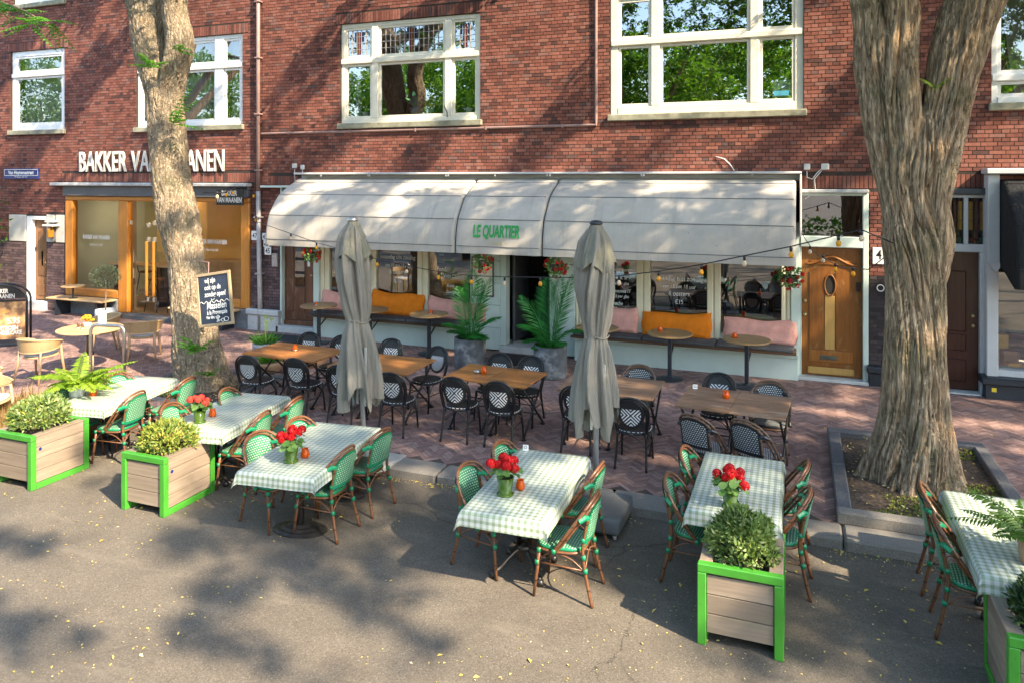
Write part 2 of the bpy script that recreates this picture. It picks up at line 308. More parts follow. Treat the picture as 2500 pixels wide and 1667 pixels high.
def bark(name, a, b, g, zs=1.7):
    t = NT(name); v = t.coord(); n = t.noise(t.mapping(v, (9, 9, 2.2)), 2.4, 8, .68); col = t.ramp(n, [(.34, a), (.64, b)])
    n4 = t.noise(t.mapping(v, (16, 16, 2.0)), 2.1, 5, .7); col = t.mix(.75, col, t.ramp(n4, [(.36, (.40, .36, .33)), (.50, (1.05, 1.03, 1.0))]), 'MULTIPLY')
    n2 = t.noise(v, 2.6, 5, .65); col = t.mix(t.math('MULTIPLY', t.ramp(n2, [(.52, 0.0), (.68, 1.0)]), .5), col, g)
    n3 = t.noise(t.mapping(v, (5, 5, 1.2)), 2, 4); col = t.mix(t.math('MULTIPLY', t.ramp(n3, [(.58, 0.0), (.72, 1.0)]), .45), col, (b[0]*1.15, b[1]*.85, b[2]*.6))
    t.col(col); t.sets(.9, 0, .2); rg = t.math('ABSOLUTE', t.math('SUBTRACT', t.noise(t.mapping(v, (13, 13, zs)), 2.2, 4, .6), .5)); t.bump(t.math('ADD', t.math('MINIMUM', t.math('MULTIPLY', rg, 7), .6), t.math('MULTIPLY', n4, .5)), 1.0, .03); return t.m
build_mats()

# ---------------------------------------------------------------- mesh helpers
class B:
    def __init__(s): s.V = []; s.F = []; s.MI = []; s.UV = None
    def add(s, V, F, mi=0):
        o = len(s.V); s.V += [tuple(v) for v in V]; s.F += [tuple(i+o for i in f) for f in F]; s.MI += [mi]*len(F); return s
    def box(s, x0, x1, y0, y1, z0, z1, mi=0, T=None):
        V = [(x, y, z) for z in (z0, z1) for y in (y0, y1) for x in (x0, x1)]
        if T is not None: V = [T @ Vector(v) for v in V]
        return s.add(V, [(0, 2, 3, 1), (4, 5, 7, 6), (0, 1, 5, 4), (2, 6, 7, 3), (0, 4, 6, 2), (1, 3, 7, 5)], mi)
    def cbox(s, x0, x1, y0, y1, z0, z1, c=.006, mi=0, T=None, seg=1):
        bm = bmesh.new(); bmesh.ops.create_cube(bm, size=1)
        for v in bm.verts: v.co = Vector(((x0+x1)/2+v.co.x*(x1-x0), (y0+y1)/2+v.co.y*(y1-y0), (z0+z1)/2+v.co.z*(z1-z0)))
        bmesh.ops.bevel(bm, geom=bm.edges[:], offset=c, segments=seg, affect='EDGES', profile=.6); bm.verts.index_update()
        V = [(T @ v.co if T is not None else v.co.copy()) for v in bm.verts]; F = [[v.index for v in f.verts] for f in bm.faces]; bm.free()
        return s.add(V, F, mi)
    def tube(s, pts, r, n=8, mi=0, closed=False, cap=True):
        P = [Vector(p) for p in pts]; m = len(P); R = r if hasattr(r, '__len__') else [r]*m; rings = []; up = None
        for i in range(m):
            a = P[i-1] if (i > 0 or closed) else P[i]; b = P[(i+1) % m] if (i < m-1 or closed) else P[i]; d = (b-a).normalized()
            if up is None: up = d.orthogonal().normalized()
            up = (up-d*up.dot(d)); up = up.normalized() if up.length > 1e-6 else d.orthogonal().normalized(); q = d.cross(up)
            rings.append([P[i]+(up*cos(2*pi*k/n)+q*sin(2*pi*k/n))*R[i] for k in range(n)])
        V = [v for g in rings for v in g]; F = []
        for i in range(m if closed else m-1):
            j = (i+1) % m
            for k in range(n): F.append((i*n+k, i*n+(k+1) % n, j*n+(k+1) % n, j*n+k))
        if cap and not closed: F.append(tuple(range(n-1, -1, -1))); F.append(tuple((m-1)*n+k for k in range(n)))
        return s.add(V, F, mi)
    def lathe(s, prof, n=20, c=(0, 0, 0), mi=0, capb=True, capt=False):
        V = [(c[0]+r*cos(2*pi*k/n), c[1]+r*sin(2*pi*k/n), c[2]+z) for r, z in prof for k in range(n)]; F = []
        for i in range(len(prof)-1):
            for k in range(n): F.append((i*n+k, i*n+(k+1) % n, (i+1)*n+(k+1) % n, (i+1)*n+k))
        if capb: F.append(tuple(range(n-1, -1, -1)))
        if capt: F.append(tuple((len(prof)-1)*n+k for k in range(n)))
        return s.add(V, F, mi)
    def prism(s, poly, y0, y1, mi=0):       # polygon in xz, extruded along y
        n = len(poly); V = [(x, y0, z) for x, z in poly]+[(x, y1, z) for x, z in poly]
        F = [tuple(range(n)), tuple(range(2*n-1, n-1, -1))]+[(i, i+n, (i+1) % n+n, (i+1) % n) for i in range(n)]
        return s.add(V, F, mi)
    def grid(s, fn, nu, nv, mi=0):
        V = [fn(i/nu, j/nv) for j in range(nv+1) for i in range(nu+1)]
        F = [(j*(nu+1)+i, j*(nu+1)+i+1, (j+1)*(nu+1)+i+1, (j+1)*(nu+1)+i) for j in range(nv) for i in range(nu)]
        return s.add(V, F, mi)
def mk(name, b, mats, smooth=False, uv=None):
    me = bpy.data.meshes.new(name); me.from_pydata([tuple(v) for v in b.V], [], b.F)
    for m in (mats if isinstance(mats, (list, tuple)) else [mats]): me.materials.append(M[m] if isinstance(m, str) else m)
    if any(b.MI): me.polygons.foreach_set('material_index', b.MI)
    if smooth: me.polygons.foreach_set('use_smooth', [True]*len(b.F))
    if uv:
        L = me.uv_layers.new(name='UVMap'); U = [uv(v) for v in b.V]
        for l in me.loops: L.data[l.index].uv = U[l.vertex_index]
    me.update(); return me
def obj(name, me, parent=None, loc=(0, 0, 0), rot=(0, 0, 0), scale=None):
    o = bpy.data.objects.new(name, me); COL.objects.link(o); o.location = loc; o.rotation_euler = rot
    if scale: o.scale = scale
    if parent: o.parent = parent
    return o
def part(name, b, mats, parent, smooth=False, uv=None, label=None, **k):
    o = obj(name, mk(name, b, mats, smooth, uv), parent, **k)
    if label: o['label'] = label
    return o
def tag(o, label, cat, group=None):
    o['label'] = label; o['category'] = cat
    if group: o['group'] = group
    return o
def thing(name, label, cat, loc=(0, 0, 0), rz=0, group=None):
    o = bpy.data.objects.new(name, None); COL.objects.link(o); o.empty_display_size = .1; o.location = loc; o.rotation_euler = (0, 0, rz)
    return tag(o, label, cat, group)
def struct(o): o['kind'] = 'structure'; return o
def stuff(o): o['kind'] = 'stuff'; return o
def dup(o, parent=None):
    c = o.copy(); COL.objects.link(c)
    if parent: c.parent = parent
    for ch in list(o.children): dup(ch, c)
    return c
def place(proto, state, loc, rz, label):
    o = proto if not state.get('u') else dup(proto)
    state['u'] = True; o.location = loc; o.rotation_euler = (0, 0, rz); o['label'] = label; return o
_TC = {}
def text(body, size, mat, parent=None, loc=(0, 0, 0), rot=(pi/2, 0, 0), ext=.0, off=.0, sx=1.0, shear=0, align='CENTER', name='lettering'):
    c = bpy.data.curves.new('t', 'FONT'); c.body = body; c.size = size; c.extrude = ext; c.offset = off; c.align_x = align; c.shear = shear; c.resolution_u = 3
    t = bpy.data.objects.new('t', c); COL.objects.link(t); dg = bpy.context.evaluated_depsgraph_get(); dg.update()
    me = bpy.data.meshes.new_from_object(t.evaluated_get(dg)); bpy.data.objects.remove(t); bpy.data.curves.remove(c); me.name = name
    me.materials.clear(); me.materials.append(M[mat])
    o = obj(name, me, parent, loc, rot); o.scale = (sx, 1, 1); return o
def vnoise(p, seed=0):
    p = np.asarray(p, float); i = np.floor(p).astype(np.int64); f = p-i; f = f*f*(3-2*f); r = 0
    for dx in (0, 1):
        for dy in (0, 1):
            for dz in (0, 1):
                h = ((i[..., 0]+dx)*374761393+(i[..., 1]+dy)*668265263+(i[..., 2]+dz)*2147483647+seed*1013904223) & 0xffffffff
                h = ((h ^ (h >> 13))*1274126177) & 0xffffffff; h = ((h ^ (h >> 16)) & 0xffff)/65535.
                r = r+h*np.where(dx, f[..., 0], 1-f[..., 0])*np.where(dy, f[..., 1], 1-f[..., 1])*np.where(dz, f[..., 2], 1-f[..., 2])
    return r
def fbm(p, o=4, seed=0): return sum(vnoise(np.asarray(p)*2**k, seed+k)*.5**k for k in range(o))/sum(.5**k for k in range(o))
def leaves_mesh(name, P, D, N, L, Wd, mat, fold=.25):
    """rhombic leaves: base point P, direction D, normal N, length L, width Wd (arrays)"""
    P = np.asarray(P, float); D = np.asarray(D, float); N = np.asarray(N, float); D = D/np.linalg.norm(D, axis=1)[:, None]
    S = np.cross(D, N); S /= np.maximum(np.linalg.norm(S, axis=1), 1e-6)[:, None]; U = np.cross(S, D); n = len(P)
    L = np.broadcast_to(L, n)[:, None]; Wd = np.broadcast_to(Wd, n)[:, None]
    mid = P+D*L*.45; V = np.empty((n, 4, 3)); V[:, 0] = P; V[:, 1] = mid+S*Wd*.5+U*Wd*fold; V[:, 2] = P+D*L-U*L*.08; V[:, 3] = mid-S*Wd*.5+U*Wd*fold
    V = V.reshape(-1, 3); F = np.arange(n*4).reshape(-1, 4); F = np.stack([F[:, [0, 1, 2]], F[:, [0, 2, 3]]], 1).reshape(-1, 3)
    me = bpy.data.meshes.new(name); me.vertices.add(len(V)); me.vertices.foreach_set('co', V.ravel()); me.loops.add(F.size); me.loops.foreach_set('vertex_index', F.ravel().astype(np.int32))
    me.polygons.add(len(F)); me.polygons.foreach_set('loop_start', np.arange(0, F.size, 3, dtype=np.int32)); me.polygons.foreach_set('loop_total', np.full(len(F), 3, np.int32))
    me.update(calc_edges=True); me.materials.append(M[mat]); return me
def rdirs(n): v = RNG.normal(size=(n, 3)); return v/np.linalg.norm(v, axis=1)[:, None]
# ================================================================= SETTING
def quad_sheet(name, x0, x1, y0, y1, z, mat, n=1):
    b = B(); b.grid(lambda u, v: (x0+(x1-x0)*u, y0+(y1-y0)*v, z), n, n); return struct(part(name, b, mat, None))
quad_sheet('road', -150, 150, -150, 7.6, -0.1, 'asphalt')
def brick_mesh(name, l, w, h, mats, y=False):
    """brick with front towards -Y (wall) or top towards +Z (paver), origin at the centre of its seen face"""
    b = B()
    if y: b.box(-l/2, l/2, 0, .03, -h/2, h/2)
    else: b.cbox(-l/2, l/2, -w/2, w/2, -.03, 0, .0025)
    return mk(name, b, mats)
def np_boxes(name, C, mat, mats=None, mi=None, up=False):
    """C: list of 8-corner arrays"""
    V = np.asarray(C, float).reshape(-1, 3); n = len(C); base = np.array([(0, 1, 5, 4), (0, 4, 6, 2), (1, 3, 7, 5), (2, 6, 7, 3) if up else (0, 2, 3, 1), (4, 5, 7, 6)])
    F = (base[None]+np.arange(n)[:, None, None]*8).reshape(-1, 4)
    me = bpy.data.meshes.new(name); me.vertices.add(len(V)); me.vertices.foreach_set('co', V.ravel()); me.loops.add(F.size); me.loops.foreach_set('vertex_index', F.ravel().astype(np.int32))
    me.polygons.add(len(F)); me.polygons.foreach_set('loop_start', np.arange(0, F.size, 4, dtype=np.int32)); me.polygons.foreach_set('loop_total', np.full(len(F), 4, np.int32))
    for m in (mats or [mat]): me.materials.append(M[m])
    if mi is not None: me.polygons.foreach_set('material_index', np.repeat(np.asarray(mi, np.int32), 5))
    me.polygons.foreach_set('use_smooth', np.zeros(len(F), bool)); me.update(calc_edges=True); return me
# ---- pavement of herringbone clinkers
pave = struct(part('pavement', B().grid(lambda u, v: (-60+120*u, 7.66+7*v, -.003), 1, 1), 'joint', None))
def pavers():
    W, L = .047, .188; g = .0042; c = cos(pi/4); items = []
    def tr(x, y): return (-8+(x-y)*c, 9.9+(x+y)*c)
    for a in range(-260, 261):
        for m in range(-62, 63):
            for o in (0, 1):
                ox, oy = a+4*m, a-4*m
                x, y = (ox+2, oy+.5) if o == 0 else (ox+.5, oy+3)
                px, py = tr(x*W, y*W)
                if not (-20.5 < px < 5.5 and 7.72 < py < 13.3): continue
                if .36 < px < 2.05 and 7.5 < py < 10.3: continue
                if -9.75 < px < -7.75 and 8.3 < py < 10.1: continue
                if px > -10.3 and py > 12.98: continue
                items.append((px, py, o))
    hw, hl = W/2-g/2, L/2-g/2; near = sorted(items, key=lambda t: -(1/(max(.1, (-t[0]*.358+t[1]*.934))**2) if (-.2*t[1] < t[0]+.36*0+9 and -1.06 < (t[0]*.934+t[1]*.358)/(-t[0]*.358+t[1]*.934) < .67) else 0))
    me = brick_mesh('paver', L-g, W-g, .05, 'paver'); keep = set(near[:300])
    for (px, py, o) in near[:300]:
        obj('brick', me, pave, (px, py, RNG.uniform(-.0006, .0006)), (RNG.normal()*.005, RNG.normal()*.005, pi/4+(pi/2 if o else 0)+RNG.normal()*.01))
    C = []
    for (px, py, o) in items:
        if (px, py, o) in keep: continue
        a = pi/4+(pi/2 if o else 0)+RNG.normal()*.01; d = np.array((cos(a), sin(a), 0)); e = np.array((-sin(a), cos(a), 0)); z = RNG.uniform(-.0006, .0006); t1, t2 = RNG.normal()*.0003, RNG.normal()*.0002
        C.append([np.array((px, py, 0))+d*hl*sx+e*hw*sy+np.array((0, 0, (z+t1*sx+t2*sy) if zz else -.03)) for zz in (0, 1) for sy in (-1, 1) for sx in (-1, 1)])
    stuff(obj('brickwork', np_boxes('herringbone_paving', C, 'paver', up=True), pave))
pavers()
# ---- granite kerb
kerb = bpy.data.objects.new('kerb', None); COL.objects.link(kerb); struct(kerb)
x = -16.0; i = 0
while x < 7:
    l = .92+.2*RNG.random(); b = B(); b.cbox(0, l-.012, -.005, .33, -.14, 0, .022); part('kerb_stone', b, 'granite', kerb, loc=(x, 7.34+RNG.normal()*.006, .004+RNG.normal()*.004), rot=(0, 0, RNG.normal()*.004)); x += l
# ---- tree pits
def pit(x0, x1, y0, y1, zt, label_mat, soilz, wd=.14, L=.95):
    k = bpy.data.objects.new('tree_pit', None); COL.objects.link(k); struct(k)
    for (ax, a0, a1, c) in (('x', x0, x1, y0), ('x', x0, x1, y1-wd), ('y', y0+wd+.004, y1-wd-.004, x0), ('y', y0+wd+.004, y1-wd-.004, x1-wd)):
        n = max(1, round((a1-a0)/L)); s = (a1-a0)/n
        for q in range(n):
            b = B(); m = label_mat if not (ax == 'x' and c == y0) else 'granite'
            if ax == 'x': b.cbox(a0+s*q, a0+s*(q+1)-.008, c, c+wd, -.12, zt+RNG.normal()*.003, .014)
            else: b.cbox(c, c+wd, a0+s*q, a0+s*(q+1)-.008, -.12, zt+RNG.normal()*.003, .014)
            part('kerb_stone', b, m, k)
    def f(u, v):
        X, Y = x0+wd*.5+(x1-x0-wd)*u, y0+wd*.5+(y1-y0-wd)*v; return (X, Y, soilz+.05*fbm(np.array([X*3, Y*3, 1.0]), 4)-.02)
    part('soil', B().grid(f, 40, 50), 'soil', k, True)
    n = 5200; P = np.stack([RNG.uniform(x0+wd, x1-wd, n), RNG.uniform(y0+wd, y1-wd, n), np.zeros(n)], 1)
    msk = fbm(P*1.7+5, 3)+.16*(P[:, 1] < y0+.75) > .60; P = P[msk]; P[:, 2] = soilz+.02; D = rdirs(len(P)); D[:, 2] = np.abs(D[:, 2])*.6+.2
    o = obj('moss', leaves_mesh('moss', P, D, rdirs(len(P)), .028, .02, 'moss'), k); stuff(o)
    n = 160; P = np.stack([RNG.uniform(x0+wd, x1-wd, n), RNG.uniform(y0+wd, y1-wd, n), np.full(n, soilz+.035)], 1); D = rdirs(n); D[:, 2] *= .25
    o = obj('fallen_leaves', leaves_mesh('pit_leaves', P, D, np.tile((0, 0, 1.), (n, 1)), RNG.uniform(.02, .045, n), .018, 'fallen'), k); stuff(o)
    return k
pit(.34, 2.06, 7.68, 10.28, .10, 'dkerb', .02)
pit(-9.72, -7.78, 8.32, 10.08, .012, 'dkerb', -.005)

# ================================================================= BUILDINGS
def subtract(rects, op):
    out = []
    for (a, b, c, d) in rects:
        if op[0] >= b or op[1] <= a or op[2] >= d or op[3] <= c: out.append((a, b, c, d)); continue
        if op[0] > a: out.append((a, op[0], c, d))
        if op[1] < b: out.append((op[1], b, c, d))
    return out
CH = .063
_bm = {}
def brick_wall(bld, base, X0, X1, Z1, openings, soldiers, lower):
    """real bricks in cross bond with recessed joints; openings and soldier courses cut out"""
    sol = [(a, b, z, z+.21) for a, b, z in soldiers]; items = []; row = 0; z = 0.0
    while z < Z1:
        hd = row % 2 == 0; u = .1075 if hd else .215; x = X0-(.05375 if hd else (.1075 if row % 4 == 1 else 0)); 
        while x < X1:
            rc = [(max(x, X0), min(x+u, X1), z, z+CH)]
            for op in openings+sol: rc = subtract(rc, op)
            for (a, b, c, d) in rc:
                if b-a > .025: items.append((a, b, c, d, 'h' if hd else 's', abs(b-a-u) < .001))
            x += u
        z += CH; row += 1
    for (a, b, c, d) in sol:
        n = round((b-a)/CH); s = (b-a)/n
        for i in range(n): items.append((a+s*i, a+s*(i+1), c, d, 'v', abs(s-CH) < .004))
    g = .0105; it = []
    def seen(t):
        X, Z = (t[0]+t[1])/2, (t[2]+t[3])/2; d = -X*.358+13*.934; r = (X*.934+13*.358)/d; q = (3.25-Z)/d
        return (t[1]-t[0])*(t[3]-t[2])/d**2 if (-.68 < r < .68 and -.235 < q < .67) else 0
    cand = sorted([t for t in items if t[5]], key=lambda t: -seen(t))[:300]; ks = set(cand)
    wall = bpy.data.objects.new('wall', None)
    # mortar bed with openings and brick reveals
    xs = sorted({X0, X1, *[v for o in openings for v in o[:2] if X0 < v < X1]}); zs = sorted({-.15, 11.0, *[v for o in openings for v in o[2:] if -.15 < v < 11]}); b = B()
    def inop(xm, zm): return any(o[0] < xm < o[1] and o[2] < zm < o[3] for o in openings)
    for i in range(len(xs)-1):
        for j in range(len(zs)-1):
            if inop((xs[i]+xs[i+1])/2, (zs[j]+zs[j+1])/2): continue
            b.add([(xs[i], 13.006, zs[j]), (xs[i+1], 13.006, zs[j]), (xs[i+1], 13.006, zs[j+1]), (xs[i], 13.006, zs[j+1])], [(0, 1, 2, 3)])
    for (a, c, d, e) in openings:
        for P in ([(a, 13.006, d), (a, 13.3, d), (a, 13.3, e), (a, 13.006, e)], [(c, 13.3, d), (c, 13.006, d), (c, 13.006, e), (c, 13.3, e)], [(a, 13.006, e), (a, 13.3, e), (c, 13.3, e), (c, 13.006, e)]): b.add(P, [(0, 1, 2, 3)])
    for xx in (X0, X1): b.add([(xx, 13.006, -.15), (xx, 19, -.15), (xx, 19, 11), (xx, 13.006, 11)], [(0, 1, 2, 3)])
    b.add([(X0, 13.006, 11), (X1, 13.006, 11), (X1, 19, 11), (X0, 19, 11)], [(0, 1, 2, 3)]); b.add([(X0, 19, -.15), (X1, 19, -.15), (X1, 19, 11), (X0, 19, 11)], [(0, 1, 2, 3)])
    wall = part('wall', b, 'mortar', bld, loc=tuple(-v for v in base))
    for t in cand:
        mt = lower(t); k = (t[4], mt)
        if k not in _bm: _bm[k] = brick_mesh('brick', {'h': .1075, 's': .215, 'v': CH}[t[4]]-g, 0, {'v': .21}.get(t[4], CH)-g, mt, True)
        obj('brick', _bm[k], wall, ((t[0]+t[1])/2, 13.0+RNG.uniform(-.0012, .0012), (t[2]+t[3])/2), (0, 0, RNG.normal()*.003))
    C = []; mi = []; names = ['brick', 'brickp', 'brickd']
    for t in items:
        if t in ks: continue
        y = 13.0+RNG.uniform(-.0012, .0012); h = g/2*RNG.uniform(.8, 1.2); dy = RNG.normal()*.0003
        C.append([(X+(h if X == t[0] else -h), (y+(dy if X == t[0] else -dy)) if Y == 0 else 13.03, Z+(h if Z == t[2] else -h)) for Z in (t[2], t[3]) for Y in (0, 1) for X in (t[0], t[1])]); mi.append(names.index(lower(t)))
    stuff(obj('brickwork', np_boxes('brickwork', C, None, names, mi), wall))
    return wall
def window(bld, base, x0, x1, z0, z1, splits=(), trans=None, paint='cream', glass='glassu', lead=False, sill='stone', fy=13.05, bw=.085, mw=.13, tr=.11, sash=.05, handle=False):
    off = tuple(-v for v in base); f = B(); y0, y1 = fy, fy+.09
    f.cbox(x0, x0+bw, y0, y1, z0, z1, .006); f.cbox(x1-bw, x1, y0, y1, z0, z1, .006); f.cbox(x0+bw, x1-bw, y0, y1-.002, z1-bw, z1-.001, .006); f.cbox(x0+bw, x1-bw, y0-.012, y1-.002, z0, z0+bw, .006)
    xs = [x0+bw]
    for s in splits: f.cbox(s-mw/2, s+mw/2, y0-.014, y1-.004, z0+bw, z1-bw, .012); xs += [s-mw/2, s+mw/2]
    xs.append(x1-bw); cells = [(xs[i], xs[i+1]) for i in range(0, len(xs), 2)]; zr = [(z0+bw, z1-bw)]
    if trans:
        f.cbox(x0-.001 if False else x0+.004, x1-.004, y0-.035, y1-.006, trans-tr/2, trans+tr/2, .014); zr = [(z0+bw, trans-tr/2), (trans+tr/2, z1-bw)]
    w = part('window', f, paint, bld, loc=off)
    for (a, b) in cells:
        for q, (c, d) in enumerate(zr):
            s = B(); ys, ye = fy+.018, fy+.07
            s.cbox(a+.003, a+sash, ys, ye, c+.003, d-.003, .004); s.cbox(b-sash, b-.003, ys, ye, c+.003, d-.003, .004); s.cbox(a+sash, b-sash, ys, ye-.002, d-sash, d-.003, .004); s.cbox(a+sash, b-sash, ys, ye-.002, c+.003, c+sash+.01, .004)
            part('sash', s, paint, w)
            gx0, gx1, gz0, gz1 = a+sash, b-sash, c+sash+.01, d-sash; p = B(); p.add([(gx0, fy+.045, gz0), (gx1, fy+.045, gz0), (gx1, fy+.045, gz1), (gx0, fy+.045, gz1)], [(0, 1, 2, 3)]); part('pane', p, glass, w)
            if lead and q == len(zr)-1:
                l = B(); n = max(3, round((gx1-gx0)/.105)); m = 4; cx = (gx0+gx1)/2
                for i in range(n+1): X = gx0+(gx1-gx0)*i/n; l.box(X-.004, X+.004, fy+.03, fy+.05, gz0, gz1)
                for i in range(m+1): Z = gz0+(gz1-gz0)*i/m; l.box(gx0, gx1, fy+.032, fy+.048, Z-.004, Z+.004)
                part('leading', l, 'zinc', w)
                for k, (dx, wd, za, zb, mt) in enumerate(((-.085, .045, .55, .93, 'stblue'), (.085, .045, .55, .93, 'stblue'), (-.028, .03, .05, .93, 'stred'), (.028, .03, .05, .93, 'stred'), (0, .02, .05, .93, 'stamb'))):
                    g = B(); g.box(cx+dx-wd/2, cx+dx+wd/2, fy+.036, fy+.053, gz0+(gz1-gz0)*za, gz0+(gz1-gz0)*zb); part('stained_pane', g, mt, w)
    if sill:
        s = B(); s.cbox(x0-.04, x1+.05, 12.93, 13.06, z0-.115, z0-.002, .012); part('sill', s, sill, w)
    return w
def room(bld, base, x0, x1, y0, y1, z0, z1, mats=('darkroom',)*4, name='interior'):
    b = B(); P = lambda *v: b.add(v, [(0, 1, 2, 3)], P.m)
    P.m = 0; P((x0, y1, z0), (x1, y1, z0), (x1, y1, z1), (x0, y1, z1))
    P.m = 1; P((x0, y0, z0), (x0, y1, z0), (x0, y1, z1), (x0, y0, z1))
    P.m = 0; P((x1, y1, z0), (x1, y0, z0), (x1, y0, z1), (x1, y1, z1))
    P.m = 2; P((x0, y0, z0), (x1, y0, z0), (x1, y1, z0), (x0, y1, z0))
    P.m = 3; P((x0, y1, z1), (x1, y1, z1), (x1, y0, z1), (x0, y0, z1))
    return part(name, b, list(mats), bld, loc=tuple(-v for v in base))
def curtain(w, x0, x1, z0, z1, y=13.24, waves=9, amp=.025, flare=0):
    def f(u, v): 
        X = x0+(x1-x0)*u + flare*(1-v)**2*(.3); return (X, y+amp*sin(u*waves*2*pi+sin(v*3)*.4), z0+(z1-z0)*v)
    return part('curtain', B().grid(f, waves*8, 6), 'curtain', w, True)

# ---------------- bakery house
bb = (-15.6, 13, 0); bak = thing('brick_house', 'red brick house with the bakery shopfront in amber timber', 'building', bb)
BO = [(-18.5, -16.62, 4.42, 6.40), (-14.3, -11.25, 4.40, 6.38), (-18.4, -16.6, 7.56, 9.4), (-14.3, -11.25, 7.56, 9.4), (-16.6, -11.03, -.15, 3.12), (-17.94, -17.22, -.15, 2.3), (-18.55, -17.94, 1.65, 2.32), (-17.22, -16.6, 1.66, 2.34)]
brick_wall(bak, bb, -21, -10.72, 8.4, BO, [(-18.6, -16.5, 6.40), (-14.4, -11.1, 6.38), (-16.7, -10.9, 3.14)], lambda t: 'brickp' if ((t[2] < 1.66 and t[0] < -16) or (t[2] < 1.75 and t[0] > -12)) else 'brick')
off = lambda base: tuple(-v for v in base)
w = window(bak, bb, -18.5, -16.62, 4.42, 6.40, (), 5.80, 'white', 'glassc', bw=.13); curtain(w, -18.3, -16.7, 4.55, 6.3, waves=12)
w = window(bak, bb, -14.3, -11.25, 4.40, 6.38, (-13.6, -11.92), 5.70, 'white', 'glassc', bw=.09, mw=.24); curtain(w, -14.1, -12.3, 4.5, 6.3, waves=14); curtain(w, -11.75, -11.4, 4.5, 6.3, waves=3)
w = window(bak, bb, -18.4, -16.6, 7.56, 9.4, (), 8.8, 'white', 'glassc'); curtain(w, -18.3, -16.7, 7.7, 9.3)
w = window(bak, bb, -14.3, -11.25, 7.56, 9.4, (-13.6, -11.92), 8.8, 'white', 'glassc'); curtain(w, -14.1, -11.4, 7.7, 9.3)
for (a, b_, c, d) in BO[:4]: room(bak, bb, a, b_, 13.31, 14.6, c, d, ('taupe', 'taupe', 'taupe', 'taupe'), 'upstairs_room')
# plaster blocks and door
b = B(); b.cbox(-18.545, -17.95, 12.985, 13.05, 1.655, 2.315, .01); part('stone_block', b, 'plaster', bak, loc=off(bb))
b = B(); b.cbox(-17.215, -16.96, 12.985, 13.05, 1.665, 2.335, .01); b.cbox(-16.9, -16.605, 12.985, 13.05, 1.665, 2.335, .01); part('stone_block', b, 'plaster', bak, loc=off(bb))
def panel_door(bld, base, x0, x1, z0, z1, mat, panels, y=13.1, style=None, knobs=()):
    b = B(); b.cbox(x0, x1, y, y+.05, z0, z1, .004); d = part('door', b, mat, bld, loc=off(base))
    for (a, c, e, f, m) in panels:
        p = B(); p.cbox(x0+(x1-x0)*a, x0+(x1-x0)*c, y-.016, y+.002, z0+(z1-z0)*e, z0+(z1-z0)*f, .013); part('door_panel', p, m or mat, d)
    for (X, Z) in knobs:
        k = B(); k.lathe([(.028, 0), (.032, .006), (.012, .012), (.012, .03), (.026, .045), (.018, .06), (0, .062)], 14); part('knob', k, 'brass', d, True, loc=(X, y-.002, Z), rot=(pi/2, 0, 0))
    return d
b = B(); b.cbox(-17.93, -17.74, 13.0, 13.1, .0, 2.29, .008); b.cbox(-17.74, -17.225, 13.0, 13.1, 2.2, 2.29, .008); part('door_frame', b, 'white', bak, loc=off(bb))
d = panel_door(bak, bb, -17.74, -17.225, .22, 2.19, 'brownd', [(.16, .84, .05, .2, None), (.2, .8, .3, .86, None), (.42, .58, .42, .62, 'greyp')], knobs=[(-17.32, 1.15)])
b = B(); b.cbox(-17.96, -17.2, 12.86, 13.1, -.02, .20, .01); part('doorstep', b, 'plinth', bak, loc=off(bb))
# shopfront
b = B(); b.cbox(-16.87, -10.99, 12.80, 13.0, 3.05, 3.125, .012); part('flashing', b, 'lead', bak, loc=off(bb))
b = B(); b.cbox(-16.55, -11.03, 12.9, 13.2, 2.81, 3.05, .006); part('fascia', b, 'darkgrey', bak, loc=off(bb))
sf = bpy.data.objects.new('shopfront', None); COL.objects.link(sf); sf.parent = bak; sf.location = off(bb)
for (a, c, z) in ((-16.55, -16.30, .41), (-14.83, -14.53, .1), (-13.15, -12.9, .1), (-11.27, -11.04, .41)): fr = B(); fr.cbox(a, c, 12.96, 13.12, z, 2.70, .02); part('post', fr, 'varnish', sf)
h = B(); h.cbox(-16.55, -11.04, 12.955, 13.125, 2.70, 2.808, .02); part('top_rail', h, 'varnishx', sf)
for (a, c) in ((-16.30, -14.83), (-12.9, -11.27)): h = B(); h.cbox(a, c, 12.965, 13.115, .41, .60, .02); part('bottom_rail', h, 'varnishx', sf)
for (a, c, e, f) in ((-16.30, -14.83, .60, 2.70), (-14.53, -13.88, .14, 2.70), (-13.86, -13.15, .14, 2.70), (-12.9, -11.27, .60, 2.70)):
    p = B(); p.add([(a, 13.05, e), (c, 13.05, e), (c, 13.05, f), (a, 13.05, f)], [(0, 1, 2, 3)]); part('pane', p, 'glassb', sf)
for X in (-13.97, -13.76): h = B(); h.cbox(X-.028, X+.028, 12.955, 13.01, .52, 1.78, .012); part('door_handle', h, 'varnish', sf)
for X, Z in ((-14.5, 2.2), (-13.95, 2.15), (-13.77, 2.2), (-13.95, .45), (-13.77, .45), (-13.95, 1.82), (-13.77, 1.82)): h = B(); h.cbox(X-.035, X+.035, 13.0, 13.06, Z-.05, Z+.05, .005); part('glass_clamp', h, 'chrome', sf)
for (a, c) in ((-16.5, -14.83), (-12.9, -11.06)): b = B(); b.cbox(a, c, 12.93, 13.1, -.05, .405, .008); part('shop_base', b, simple('blue_grey_base', (.17, .19, .215), .6), bak, loc=off(bb))
b = B(); b.cbox(-14.83, -12.9, 12.82, 13.1, -.05, .1, .01); part('doorstep', b, 'dkerb', bak, loc=off(bb))
